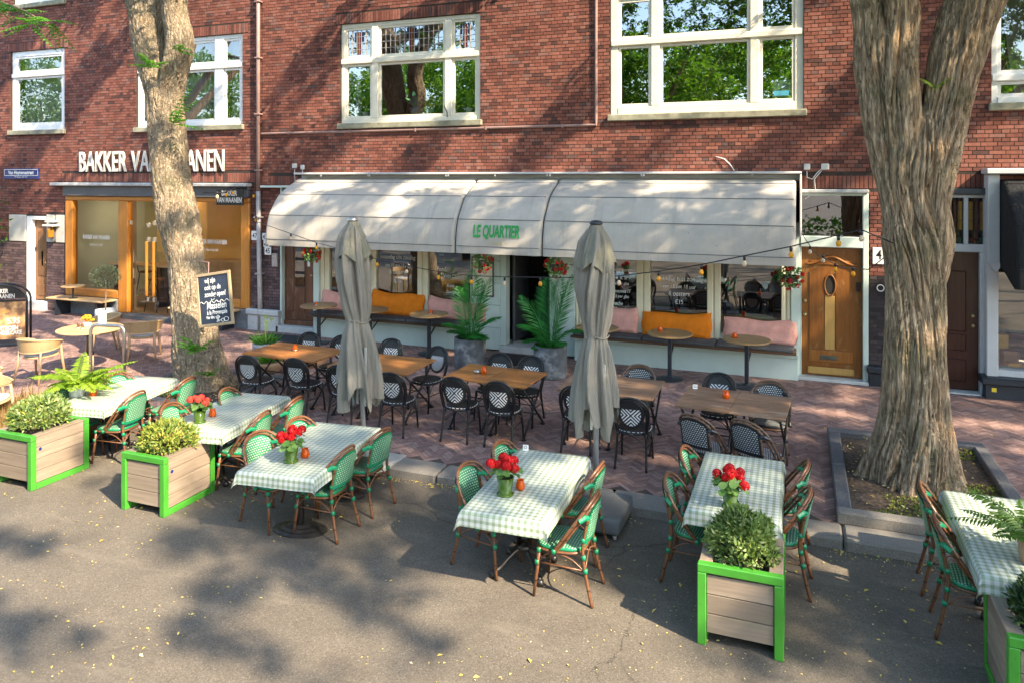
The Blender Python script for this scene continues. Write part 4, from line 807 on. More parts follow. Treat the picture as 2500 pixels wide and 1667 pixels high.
skt = B(); skt.lathe([(.017, .0), (.019, .03), (.02, .05), (.012, .056)], 10, capt=True); sme = mk('socket', skt, 'black', True)
for i, v in enumerate(bw[1:-1]+[Vector((-10.35, 11.7, 3.0)), Vector((-9.8, 10.9, 2.98)), Vector((-9.0, 9.8, 2.98)), Vector((-10.78, 12.8, 2.9)), Vector((-10.3, 12.3, 2.43)), Vector((.32, 11.2, 2.15)), Vector((.45, 10.6, 2.1)), Vector((.62, 9.95, 2.13)), Vector((.16, 11.9, 2.2))]):
    q = obj('bulb', bme[0 if i % 3 else 1], s, (v.x+o[0], v.y+o[1], v.z+o[2]-.012), scale=(.85,)*3); obj('socket', sme, q, (0, 0, -.004))

# bench, cushions
def bench(lbl, x0, x1, pads):
    s = thing('window_bench', lbl, 'bench', ((x0+x1)/2, 12.9, 0)); o = tuple(-v for v in s.location)
    b = B(); b.cbox(x0, x1, 12.82, 13.05, -.05, .34, .008); b.cbox(x0, x1, 12.79, 13.05, .34, .435, .01); part('bench_base', b, 'pgreen', s, loc=o)
    for k in range(3): b = B(); b.cbox(x0-.01, x1-.03, 12.60+k*.15, 12.742+k*.15, .437, .475, .006); part('slat', b, 'benchwood', s, loc=o)
    xs = [x0+.02+(x1-x0-.08)*k/pads for k in range(pads+1)]
    for k in range(pads):
        t = thing('seat_pad', '', 'cushion', ((xs[k]+xs[k+1])/2, 12.84, .476), 0, 'grey seat pads on the window benches'); w = (xs[k+1]-xs[k])/2-.008; b = B(); b.cbox(-w, w, -.235, .2, 0, .055, .02, seg=2); part('pad', b, 'greycush', t, True)
        t['label'] = PADL.pop(0)
PADL = ['grey seat pad at the left end of the bench by the brown door', 'grey seat pad on the left bench in front of the orange cushion', 'grey seat pad on the left bench next to the potted palm', 'grey seat pad on the right bench nearest the entrance', 'grey seat pad on the right bench in front of the orange cushion', 'grey seat pad at the right end of the bench by the oak door']
bench('pale green window bench with wooden seat left of the cafe entrance', -9.27, -5.86, 3); bench('pale green window bench with wooden seat right of the cafe entrance', -3.73, .0, 3)
def pillow(lbl, x0, x1, h, mat, sag=.0, seed=0):
    t = thing('cushion', lbl, 'cushion', ((x0+x1)/2, 12.98, .53), RNG.normal()*.01, 'back cushions on the window benches'); w = (x1-x0)/2; b = B(); nu, nv = 26, 10
    def f(u, v, s):
        a = 2*u-1; c = 2*v-1; th_ = .085*max(0, (1-abs(a)**5))**.5*max(0, (1-abs(c)**4))**.5; pin = 1-.05*abs(c)**3
        wr = .018*(fbm(np.array([u*6+seed, v*4, s*3.0+seed]), 3)-.5)*2*(1-abs(c)**4)
        corner = 1+.03*(abs(a)*abs(c))**3; topw = h*(.5+.5*c*corner)-sag*(sin(pi*u)*.06+.05*vnoise(np.array([u*3+seed, 1., 2.])))*(v)
        return (a*w*pin*corner*(1-.02*sin(5*c+seed)), -s*th_+wr*(-s)+.09*(v-.5), topw+.012*sin(u*9+seed)*v)
    b.grid(lambda u, v: f(u, v, 1), nu, nv); n = len(b.V); b.grid(lambda u, v: f(u, v, -1), nu, nv)
    part('cover', b, mat, t, True); return t
pillow('pink cushion leaning by the brown door end of the left bench', -9.2, -8.05, .40, 'pink', .6, 1); pillow('rust orange cushion on the left bench behind the closed parasol', -8.0, -6.82, .47, 'orange', .9, 2); pillow('pink cushion on the left bench beside the potted palm', -6.74, -5.5, .42, 'pink', .9, 3)
pillow('pink cushion on the right bench nearest the entrance', -3.45, -2.62, .43, 'pink', .3, 4); pillow('long orange cushion on the right bench behind a round table', -2.55, -1.37, .41, 'orange', .5, 5); pillow('long pink cushion at the oak door end of the right bench', -1.17, -.02, .38, 'pink', .3, 6)
t = thing('sofa', 'olive green sofa back showing behind the cafe windows', 'sofa', (-5, 13.4, .1)); b = B(); b.cbox(-4.0, -.85, -.2, .1, .2, .78, .08, seg=2); b.cbox(1.4, 4.85, -.2, .1, .2, .78, .08, seg=2); part('backrest', b, 'sofa', t, True)
t = thing('door_mat', 'dark ribbed mat on the paving before the brown door', 'mat', (-9.75, 12.35, .004)); b = B(); b.cbox(-.55, .55, -.32, .32, 0, .016, .006); part('mat', b, simple('ribbed_mat', (.02, .025, .03), .9, bump=1, bscale=90), t)
t = thing('door_mat', 'wide black mat on the paving before the open cafe entrance', 'mat', (-4.6, 12.45, .004)); b = B(); b.cbox(-.62, .62, -.38, .34, 0, .016, .006); part('mat', b, simple('black_mat', (.012, .012, .014), .95, bump=1, bscale=90), t)

# upstairs plants
def strap_plant(lbl, x, y, z, n, L, wd, mat, potm, potr, spread=.5, group=None, curl=.3):
    t = thing('houseplant', lbl, 'plant', (x, y, z), 0, group); b = B(); b.lathe([(potr*.75, 0), (potr, potr*1.3), (potr*.92, potr*1.3), (potr*.9, potr*1.1)], 14, capt=True); part('pot', b, potm, t, True)
    for k in range(n):
        a = 2*pi*k/n+RNG.uniform(-.4, .4); l = L*RNG.uniform(.7, 1.1); sp = spread*RNG.uniform(.4, 1.1); b = B(); m = 8
        for i in range(m+1):
            u = i/m; r = potr*.3+l*sp*u**1.4; zz = potr*1.15+l*(u*(1-.3*sp)-curl*sp*u*u); w2 = wd*sin(pi*min(1, .12+u*.88))**.7*(1 if i < m else .1); ca, sa = cos(a), sin(a)
            b.V += [(r*ca-w2*sa, r*sa+w2*ca, zz+w2*.3), (r*ca, r*sa, zz), (r*ca+w2*sa, r*sa-w2*ca, zz+w2*.3)]
        for i in range(m):
            for j in (0, 1): b.F.append((i*3+j, i*3+j+1, i*3+j+4, i*3+j+3)); b.MI.append(0)
        part('leaf', b, mat, t, True)
    return t
M['teal'] = leafmat('teal_leaf', (.10, .36, .26), (.22, .52, .42), .3); M['lemon'] = leafmat('lemon_leaf', (.28, .42, .03), (.40, .50, .06), .4)
strap_plant('upright lime leaved plant behind the left pane of the leaded window', -8.3, 13.22, 4.5, 6, .42, .026, 'lemon', 'white', .07, .45)
strap_plant('broad blue green leafy plant behind the middle pane of the leaded window', -7.15, 13.24, 4.5, 11, .42, .05, 'teal', 'potgl', .11, .9)
strap_plant('snake plant with pointed leaves behind the right pane of the leaded window', -5.97, 13.22, 4.5, 6, .46, .035, 'lemon', 'white', .075, .22)
t = thing('houseplant', 'yellow flowering plant behind the middle pane beside the blue green one', 'plant', (-6.85, 13.3, 4.5)); n = 160; P = np.stack([RNG.normal(0, .14, n), RNG.normal(0, .05, n), RNG.uniform(.12, .38, n)], 1); obj('flowers', leaves_mesh('flowers', P, rdirs(n), rdirs(n), .05, .035, 'yellowp'), t); b = B(); b.lathe([(.06, 0), (.08, .12)], 12, capt=True); part('pot', b, 'potgl', t, True)
# ================================================================= FURNITURE
def seat_outline(n=28, wf=.222, wb=.19, yf=.215, yb=-.205, e=3.2):
    out = []
    for k in range(n):
        a = 2*pi*k/n; c, s = cos(a), sin(a); y = (abs(s)**(2/e))*(1 if s >= 0 else -1); x = (abs(c)**(2/e))*(1 if c >= 0 else -1); Y = (y*.5+.5)*(yf-yb)+yb; W = wb+(wf-wb)*(Y-yb)/(yf-yb); out.append((x*W, Y))
    return out
def seat_bm(O, z0=.432, z1=.466, dish=.010):
    b = B(); n = len(O); cy = sum(p[1] for p in O)/n
    rings = [(1.0, z0), (1.02, (z0+z1)/2), (.985, z1-.004), (.93, z1), (.5, z1-dish*.8), ]
    for s, z in rings: b.V += [(x*s, cy+(y-cy)*s, z) for x, y in O]
    c = len(b.V); b.V.append((0, cy, z1-dish))
    for i in range(len(rings)-1):
        for k in range(n): b.F.append((i*n+k, i*n+(k+1) % n, (i+1)*n+(k+1) % n, (i+1)*n+k)); b.MI.append(1 if i < 2 else 0)
    i = len(rings)-1
    for k in range(n): b.F.append((i*n+k, i*n+(k+1) % n, c)); b.MI.append(0)
    b.F.append(tuple(range(n-1, -1, -1))); b.MI.append(1); return b
def smooth_path(P, n=4):
    P = [Vector(p) for p in P]; out = []
    for i in range(len(P)-1):
        a, b, c, d = P[max(0, i-1)], P[i], P[i+1], P[min(len(P)-1, i+2)]
        for k in range(n): t = k/n; out.append(.5*((2*b)+(c-a)*t+(2*a-5*b+4*c-d)*t*t+(3*b-a-3*c+d)*t**3))
    out.append(P[-1]); return out
def mir(P): return [(-x, y, z) for x, y, z in P]
def make_bistro(label, weavem, bindm, tubem, group):
    """arched back chair with woven seat and back, faces +Y"""
    t = thing('bistro_chair', label, 'chair', (0, 0, 0), 0, group); O = seat_outline()
    part('seat', seat_bm(O), [weavem, bindm], t, True, uv=lambda v: (v[0], v[1]+v[2]))
    b = B(); b.tube([(x*1.0, y, .421) for x, y in O], .0135, 7, closed=True); part('seat_frame', b, tubem, t, True)
    for s in (1, -1):
        b = B(); b.tube([(.188*s, .172, .43), (.197*s, .195, .22), (.207*s, .222, 0)], [.0165, .0155, .0135], 8); part('leg', b, tubem, t, True)
        b = B(); b.tube(smooth_path([(.172*s, -.262, .74), (.172*s, -.232, .60), (.174*s, -.212, .45), (.186*s, -.245, .24), (.205*s, -.305, 0)]), .0155, 8); part('leg', b, tubem, t, True)
    hp = [(.236, .035, .432), (.245, -.045, .545), (.243, -.14, .675), (.212, -.222, .79), (.14, -.275, .865), (.05, -.295, .893)]; hp = hp+mir(hp)[::-1]; b = B(); b.tube(smooth_path(hp), .0145, 8)
    h2 = [(x*.90, y-.012, z-.030+(.018 if z < .5 else 0)) for x, y, z in hp]; b.tube(smooth_path(h2), .012, 8); part('back_hoop', b, tubem, t, True)
    def bk(u, v):
        x = (2*u-1)*.178; zt = .755+.105*sqrt(max(0, 1-(x/.18)**2)); z = .515+(zt-.515)*v; return (x, -.205-(z-.45)*.20-.03*(1-(x/.178)**2), z)
    nu, nv = 16, 12; b = B(); b.grid(bk, nu, nv); b.grid(lambda u, v: (lambda p: (p[0], p[1]-.011, p[2]))(bk(1-u, v)), nu, nv)
    for q in range(2):
        for j in range(nv):
            for i in range(nu):
                if i in (0, nu-1) or j in (0, nv-1): b.MI[q*nu*nv+j*nu+i] = 1
    part('backrest', b, [weavem, bindm], t, True, uv=lambda v: (v[0], v[2]))
    b = B(); b.tube([(.172, -.222, .525), (0, -.252, .522), (-.172, -.222, .525)], .009, 6); part('back_rail', b, tubem, t, True)
    for s in (1, -1):
        b = B(); b.tube([(.238*s, -.196, .728), (.20*s, -.236, .752), (.160*s, -.266, .742)], [.024, .028, .022], 8); part('binding', b, bindm, t)
    bd = B(); bd.tube([(0, 0, -.019), (0, 0, .019)], .0215, 10); bme = mk('binding', bd, bindm, True)
    for (x, y, z) in [(.19, .178, .408), (.194, .195, .30), (.178, -.222, .40), (.184, -.24, .29), (.172, -.217, .545), (.238, .03, .44)]:
        for s in (1, -1): obj('binding', bme, t, (x*s, y, z), (.1 if y > 0 else -.1, 0, 0))
    for s in (1, -1):
        b = B(); b.tube([(.194*s, .19, .30), (.184*s, -.235, .29)], .0075, 6); part('stretcher', b, tubem, t, True)
        b = B(); b.tube(smooth_path([(.196*s, .188, .29), (.198*s, .12, .375), (.2*s, .05, .415)]), .006, 6); b.tube(smooth_path([(.185*s, -.235, .28), (.19*s, -.12, .37), (.215*s, .02, .42)]), .006, 6); part('brace', b, tubem, t, True)
    for y in (.19, -.238): b = B(); b.tube(smooth_path([(.192, y, .28), (.13, y, .36), (0, y*.95, .40), (-.13, y, .36), (-.192, y, .28)]), .0065, 6); part('brace', b, tubem, t, True)
    return t
def make_balloon(label, group):
    t = thing('balloon_chair', label, 'chair', (0, 0, 0), 0, group); O = seat_outline(wf=.215, wb=.20, e=2.5)
    part('seat', seat_bm(O), ['kweave', 'black'], t, True, uv=lambda v: (v[0], v[1]))
    b = B(); st = [(x*1.025, y*1.02, .449) for x, y in O]; 
    for i in range(0, len(st)): p, q = Vector(st[i]), Vector(st[(i+1) % len(st)]); b.tube([p.lerp(q, .15), p.lerp(q, .7)], .0045, 4)
    stuff(part('stitching', b, 'white', t))
    b = B(); b.tube([(x, y, .421) for x, y in O], .0135, 7, closed=True); part('seat_frame', b, 'black', t, True)
    for s in (1, -1):
        b = B(); b.tube([(.185*s, .172, .43), (.193*s, .195, .22), (.20*s, .222, 0)], [.0165, .0155, .0135], 8); part('leg', b, 'black', t, True)
        b = B(); b.tube(smooth_path([(.176*s, -.19, .45), (.183*s, -.225, .24), (.195*s, -.285, 0)]), .0155, 8); part('leg', b, 'black', t, True)
    def lean(x, z): return (x, -.185-(z-.44)*.22-.02*(1-min(1, abs(x)/.22)**2), z)
    hp = [lean(.178, .43), lean(.200, .54), lean(.216, .67), lean(.196, .79), lean(.12, .868), lean(.03, .892)]; hp = hp+mir(hp)[::-1]; b = B(); b.tube(smooth_path(hp), .0155, 8); part('back_hoop', b, 'black', t, True)
    b = B(); b.tube(smooth_path([(x*.875, y+.004, z-.026) for x, y, z in hp]), .012, 8); part('inner_hoop', b, 'black', t, True)
    n = 36; zc = .682; b = B()
    for q, dy in ((0, .008), (1, -.008)):
        o = len(b.V)
        for rr in (1.0, .66, .33):
            b.V += [(lambda p: (p[0], p[1]+dy, p[2]))(lean(.152*rr*cos(2*pi*k/n), zc+.17*rr*sin(2*pi*k/n))) for k in range(n)]
        b.V.append((lambda p: (p[0], p[1]+dy, p[2]))(lean(0, zc)))
        for i in range(2): b.F += [(o+i*n+k, o+i*n+(k+1) % n, o+(i+1)*n+(k+1) % n, o+(i+1)*n+k) for k in range(n)]; b.MI += [0]*n
        b.F += [(o+2*n+k, o+2*n+(k+1) % n, o+3*n) for k in range(n)]; b.MI += [0]*n
    part('backrest', b, 'chevron', t, True, uv=lambda v: (v[0], v[2]-zc))
    b = B(); b.tube([lean(.155*cos(2*pi*k/n), zc+.173*sin(2*pi*k/n)) for k in range(n)], .011, 7, closed=True); part('oval_frame', b, 'black', t, True)
    b = B()
    for s in (1, -1):
        V = []
        for k in range(9): a = pi*.5-s*pi*.5*(k/8); V += [lean(.158*cos(a), zc+.176*sin(a)), lean(.186*cos(a)+.004*s, .70+.172*sin(a))]
        b.add(V, [(2*k, 2*k+1, 2*k+3, 2*k+2) for k in range(8)])
    part('back_infill', b, 'kweave', t, uv=lambda v: (v[0], v[2]))
    b = B(); b.box(-.02, .02, -.214, -.204, .415, .432); part('tag', b, 'zinc', t)
    for s in (1, -1):
        b = B(); b.tube([(.19*s, .188, .25), (.182*s, -.225, .25)], .008, 6); part('stretcher', b, 'black', t, True)
        b = B(); b.tube(smooth_path([(.19*s, .188, .27), (.19*s, .1, .385), (.19*s, .02, .415)]), .006, 6); b.tube(smooth_path([(.182*s, -.225, .27), (.185*s, -.12, .38), (.19*s, -.02, .415)]), .006, 6); part('brace', b, 'black', t, True)
    for y in (.19, -.225): b = B(); b.tube(smooth_path([(.188, y, .25), (.12, y, .34), (0, y*.95, .40), (-.12, y, .34), (-.188, y, .25)]), .0065, 6); part('brace', b, 'black', t, True)
    return t
gch = make_bistro('x', 'gweave', 'gbind', 'bamboo', 'green woven bistro chairs at the gingham tables'); gch.scale = (.915,)*3; gs = {}; Z = -.1; D2 = radians
for (x, y, a, l) in [
    (-8.08, 6.50, -95, 'green woven bistro chair half hidden behind the fern pot'), (-8.02, 7.20, -92, 'green woven bistro chair at the far left of the leftmost gingham table'),
    (-7.56, 6.62, 98, 'sunlit green woven bistro chair beside the leftmost planter'), (-7.47, 7.32, 97, 'green woven bistro chair near the grey tree trunk, back towards us'),
    (-6.33, 6.46, -84, 'green woven bistro chair behind the coral geranium pot'), (-6.17, 7.17, -82, 'green woven bistro chair at the far left of the second gingham table'),
    (-5.66, 6.55, 97, 'green woven bistro chair at the near right of the second gingham table'), (-5.66, 7.12, 95, 'green woven bistro chair at the far right of the second gingham table'),
    (-4.78, 5.96, -106, 'green woven bistro chair at the near left of the third gingham table'), (-4.69, 6.50, -98, 'green woven bistro chair just behind the red geranium of the third gingham table'),
    (-4.22, 5.99, 90, 'green woven bistro chair at the near right of the third gingham table'), (-4.17, 6.58, 84, 'green woven bistro chair beside the pale slab, far right of the third table'),
    (-2.50, 5.98, -103, 'green woven bistro chair at the near left of the middle gingham table'), (-2.42, 6.60, -100, 'green woven bistro chair at the far left of the middle gingham table'),
    (-1.78, 5.84, 90, 'green woven bistro chair standing in full sun with long leg shadows'), (-1.90, 6.46, 88, 'green woven bistro chair next to the grey parasol base'),
    (-.78, 6.40, -93, 'green woven bistro chair near left of the table behind the centre planter'), (-.75, 7.10, -95, 'green woven bistro chair far left of the table behind the centre planter'),
    (-.18, 6.55, 88, 'green woven bistro chair near right of the table behind the centre planter'), (-.19, 7.17, 88, 'green woven bistro chair far right of the table behind the centre planter'),
    (1.22, 6.34, -93, 'nearer green woven bistro chair at the table on the right edge'), (1.21, 6.94, -93, 'farther green woven bistro chair at the table on the right edge')]:
    place(gch, gs, (x, y, Z), D2(a), l)
bch = make_balloon('x', 'black chevron chairs round the wooden tables'); bch.scale = (.905,)*3; bs = {}
for (x, y, a, l) in [
    (-7.10, 8.52, 4, 'black chevron chair beside the stacked flower pots, back towards us'), (-6.37, 8.62, 2, 'black chevron chair in front of the orange teak table, right of a similar one'),
    (-7.16, 9.56, 184, 'black chevron chair behind the leftmost teak table, left of the pair'), (-6.57, 9.56, 180, 'black chevron chair behind the teak table, partly hidden by the left parasol'),
    (-5.62, 8.52, 6, 'black chevron chair left of the left parasol pole, back towards us'), (-4.80, 8.44, 5, 'black chevron chair right of the left parasol pole, back towards us'),
    (-5.72, 9.62, 184, 'black chevron chair behind the second teak table, just right of the left parasol'), (-4.90, 9.42, 168, 'black chevron chair at the right end of the second teak table, seat turned to us'),
    (-3.96, 8.54, 3, 'black chevron chair left of the two in front of the teak table with ashtray'), (-3.38, 8.55, 3, 'black chevron chair right of the two in front of the teak table with ashtray'),
    (-3.87, 9.34, 178, 'black chevron chair behind the teak table below the left potted palm'), (-3.40, 9.34, 178, 'black chevron chair behind the teak table before the entrance mat'),
    (-2.47, 8.70, 6, 'black chevron chair left of the right parasol pole, back towards us'), (-1.75, 8.46, 2, 'black chevron chair right of the right parasol pole, back towards us'),
    (-.92, 9.36, 180, 'black chevron chair behind the weathered table with an orange candle')]:
    place(bch, bs, (x, y, 0), D2(a), l)
dch = make_bistro('x', 'bweave', 'bbind', 'bambood', 'black and white dotted bistro chairs'); dch.scale = (.915,)*3; ds = {}
for (x, y, a, l) in [(-1.92, 9.38, 180, 'black and white dotted chair behind the greyish table right of the parasol'), (-.31, 9.18, 181, 'black and white dotted chair facing us at the right end of the weathered table'),
    (-.90, 8.06, -24, 'brown framed dotted chair, left of the two in front of the weathered table'), (-.38, 8.06, -28, 'brown framed dotted chair, right of the two in front of the weathered table')]:
    place(dch, ds, (x, y, 0), D2(a), l)

# wooden folding tables: two square tops each
def folding_table(lbl, corners, mat, n=1, seams=(0.5,), z=.675):
    """corners: near-left, far-left, far-right, near-right"""
    P = [Vector((*c, 0))*1.026 for c in corners]; c = sum(P, Vector())/4; ux = ((P[3]-P[0])+(P[2]-P[1]))/2; uy = ((P[1]-P[0])+(P[2]-P[3]))/2; w, d = ux.length, uy.length; a = atan2(ux.y, ux.x)
    t = thing('folding_table', lbl, 'table', (c.x, c.y, 0), a, 'wooden folding tables on the terrace'); segs = [0]+list(seams)+[1]
    for k in range(len(segs)-1):
        x0, x1 = -w/2+w*segs[k]+.002, -w/2+w*segs[k+1]-.002; ns = 9; s = d/ns
        for i in range(ns): b = B(); b.cbox(x0, x1, -d/2+s*i+.0035, -d/2+s*(i+1)-.0035, z-.022, z+RNG.normal()*.0006, .002); part('slat', b, mat, t, label='row of slats' if False else None)
        b = B()
        for X in (x0+.05, x1-.09): b.box(X, X+.04, -d/2+.03, d/2-.03, z-.045, z-.023)
        part('batten', b, mat, t)
        for X in (x0+.06, x1-.06):
            b = B(); b.tube([(X, -d/2+.07, z-.05), (X, d/2-.04, .02)], .013, 7); b.tube([(X+.02, d/2-.07, z-.05), (X+.02, -d/2+.04, .02)], .013, 7); part('leg', b, 'blackm', t, True)
            for Y in (d/2-.04, -d/2+.04): b = B(); b.lathe([(.036, 0), (.036, .012), (.02, .02)], 12, capt=True); part('foot', b, 'black', t, loc=(X+(.02 if Y < 0 else 0), Y, 0))
        b = B(); b.tube([(x0+.06, d/2-.16, .16), (x1-.06, d/2-.16, .16)], .009, 6); part('stretcher', b, 'blackm', t, True); b = B(); b.tube([(x0+.06, 0, z*.5), (x1-.06, 0, z*.5)], .009, 6); part('stretcher', b, 'blackm', t, True)
    return t
folding_table('orange brown slatted teak table with a candle, nearest the grey tree', [(-7.42, 8.60), (-7.44, 9.36), (-6.20, 9.33), (-6.14, 8.52)], 'teak')
folding_table('orange brown slatted teak table half hidden by the left parasol', [(-5.92, 8.42), (-5.86, 9.26), (-4.72, 9.26), (-4.63, 8.42)], 'teak', seams=(.42,))
folding_table('brown slatted teak table carrying an ashtray and candle', [(-4.15, 8.52), (-4.19, 9.18), (-3.07, 9.20), (-3.0, 8.37)], 'teak')
folding_table('greyish weathered slatted table behind the right parasol', [(-2.66, 8.48), (-2.72, 9.30), (-1.57, 9.30), (-1.51, 8.47)], 'teakg', seams=(.47,))
folding_table('weathered slatted table with number tag, nearest the thick tree', [(-1.24, 8.36), (-1.25, 9.2), (-.085, 9.14), (-.10, 8.25)], 'teakg')

# round bench tables
def round_table(lbl, x, y, r=.36):
    t = thing('round_table', lbl, 'table', (x, y, 0), RNG.uniform(-.3, .3), 'round bistro tables along the window bench'); b = B(); b.lathe([(r-.012, .715), (r, .722), (r, .738), (r-.008, .744)], 40, capt=True); part('table_top', b, 'roundtop', t)
    b = B(); b.cbox(-.03, .03, -.03, .03, .03, .713, .006); part('column', b, 'navy', t); b = B(); b.lathe([(.21, 0), (.21, .018), (.06, .035), (.035, .06)], 30, capt=True); part('base', b, 'navy', t); b = B(); b.tube([(0, .02, .32), (0, .32, .46)], .016, 6); part('wall_strut', b, 'navy', t)
for l, x, y in [('round wooden bistro table before the brown door end of the bench', -8.80, 12.33), ('round wooden bistro table mostly hidden behind the left parasol', -7.62, 12.30), ('round wooden bistro table before the pink cushion by the left palm', -6.35, 12.28), ('round wooden bistro table mostly hidden behind the right parasol', -3.15, 12.18), ('round wooden bistro table before the long orange cushion', -1.94, 12.16), ('round wooden bistro table nearest the golden oak door', -.75, 12.14)]: round_table(l, x, y)

# gingham tables: pedestal table + cloth
def gingham_table(tl, cl, c, ang, w, l, style):
    z = .585; hs = .68/.75
    t = thing('terrace_table', tl, 'table', (c[0], c[1], -.1), ang, 'terrace tables under gingham cloths'); b = B(); b.cbox(-w/2+.012, w/2-.012, -l/2+.012, l/2-.012, .65, .680, .004); part('table_top', b, 'blackm', t)
    for Y in ((-.27, .55) if style == 'oval' else (-.16, .46)):
        b = B()
        if style == 'oval': b.tube([(0, Y, .03), (0, Y, .65)], .040, 10)
        else:
            for X in (-.05, .05):
                for q in (-.025, .025): b.tube([(X, Y+q, .2), (X, Y+q, .65)], .011, 6)
            b.lathe([(.06, .17), (.075, .2), (.05, .23)], 10, c=(0, Y, 0), capt=True)
        part('column', b, 'castgrey', t, True)
        if style == 'oval':
            b = B(); n = 30
            for k in range(6):
                s = 1-k*.13; b.V += [(s*.27*cos(2*pi*i/n), Y+s*.17*sin(2*pi*i/n), .012+k*.010+(.006 if k % 2 else 0)) for i in range(n)]
            for k in range(5): b.F += [(k*n+i, k*n+(i+1) % n, (k+1)*n+(i+1) % n, (k+1)*n+i) for i in range(n)]
            b.F.append(tuple(5*n+i for i in range(n))); b.V += [(v[0], v[1], 0) for v in b.V[:n]]; o = 6*n; b.F += [(o+i, o+(i+1) % n, (i+1) % n, i) for i in range(n)]; b.MI = [0]*len(b.F); part('base', b, 'castgrey', t)
        else:
            for k in range(4):
                a = pi/4+k*pi/2; f = B(); f.tube(smooth_path([(0, Y, .2), (.10*cos(a), Y+.10*sin(a), .16), (.22*cos(a), Y+.22*sin(a), .07), (.29*cos(a), Y+.29*sin(a), .04)]), [.018]*12+[.015]); f.lathe([(.032, 0), (.034, .03), (.024, .055)], 10, c=(.29*cos(a), Y+.29*sin(a), 0), capt=True); part('foot', f, 'castgrey', t, True)
    # cloth: flat top, draped sides with flared corners
    k = thing('tablecloth', cl, 'tablecloth', (c[0], c[1], z), ang, 'green and white gingham tablecloths'); drop = .115; nx, ny = 22, 40; b = B(); sd = RNG.uniform(0, 50)
    def drape(X, Y):
        ox, oy = max(0, abs(X)-w/2), max(0, abs(Y)-l/2); sx, sy = (1 if X > 0 else -1), (1 if Y > 0 else -1); x = max(-w/2, min(w/2, X)); y = max(-l/2, min(l/2, Y)); d = sqrt(ox*ox+oy*oy)
        if d == 0: return (x, y, .004+.003*fbm(np.array([X*5+sd, Y*5, 1.0]), 2))
        rad = .010; wv = .005*sin((X*sy-Y*sx)*17+sd)*(d/drop)
        if ox > 0 and oy > 0:
            m = min(ox, oy); e = .5*m; fl = .30*d+.6*m; return (x+sx*(rad+.35*fl), y+sy*(rad+.35*fl), .004-max(ox, oy)*1.05-.35*m)
        out = rad*min(1, d/.02)+d*.10+wv*.5
        return (x+(sx*out if ox > 0 else 0), y+(sy*out if oy > 0 else 0), .004-d*.985)
    gx = [-w/2-drop*(1-i/5) for i in range(5)]+[-w/2+w*i/nx for i in range(nx+1)]+[w/2+drop*(i+1)/5 for i in range(5)]; gy = [-l/2-drop*(1-i/5) for i in range(5)]+[-l/2+l*i/ny for i in range(ny+1)]+[l/2+drop*(i+1)/5 for i in range(5)]
    U = []
    for Y in gy:
        for X in gx: b.V.append(drape(X, Y)); U.append((X, Y))
    m = len(gx)
    for j in range(len(gy)-1):
        for i in range(m-1): b.F.append((j*m+i, j*m+i+1, (j+1)*m+i+1, (j+1)*m+i)); b.MI.append(0)
    me = mk('cloth', b, 'cloth', True); L = me.uv_layers.new(name='UVMap')
    for lp in me.loops: L.data[lp.index].uv = U[lp.vertex_index]
    o = obj('cloth', me, k); return t
gt = [((-7.97, 6.96), 9, .72, 1.30), ((-6.07, 6.80), 8, .72, 1.36), ((-4.46, 6.18), 6.5, .76, 1.40), ((-2.20, 6.17), 2, .70, 1.46), ((-.487, 6.78), 0, .70, 1.34), ((1.53, 6.53), 0, .76, 1.46)]
tn = ['leftmost terrace table, with the fern pot on it', 'second terrace table from the left, with the coral geranium', 'third terrace table from the left, on oval cast feet', 'middle terrace table on splayed cast metal legs', 'terrace table behind the centre planter', 'terrace table cut off by the right edge of the photo']
cn = ['sunlit gingham cloth under the fern pot and candle', 'gingham cloth under the coral geranium and orange candle', 'gingham cloth on the table before the left parasol pole', 'gingham cloth with number tag on the middle terrace table', 'gingham cloth behind the centre planter bush', 'gingham cloth at the right edge, half in shade, under a fern']
for (c, a, w_, l_), q, r_, st in zip(gt, tn, cn, ('x', 'x', 'oval', 'x', 'x', 'x')): gingham_table(q, r_, c, radians(a), w_, l_, st)

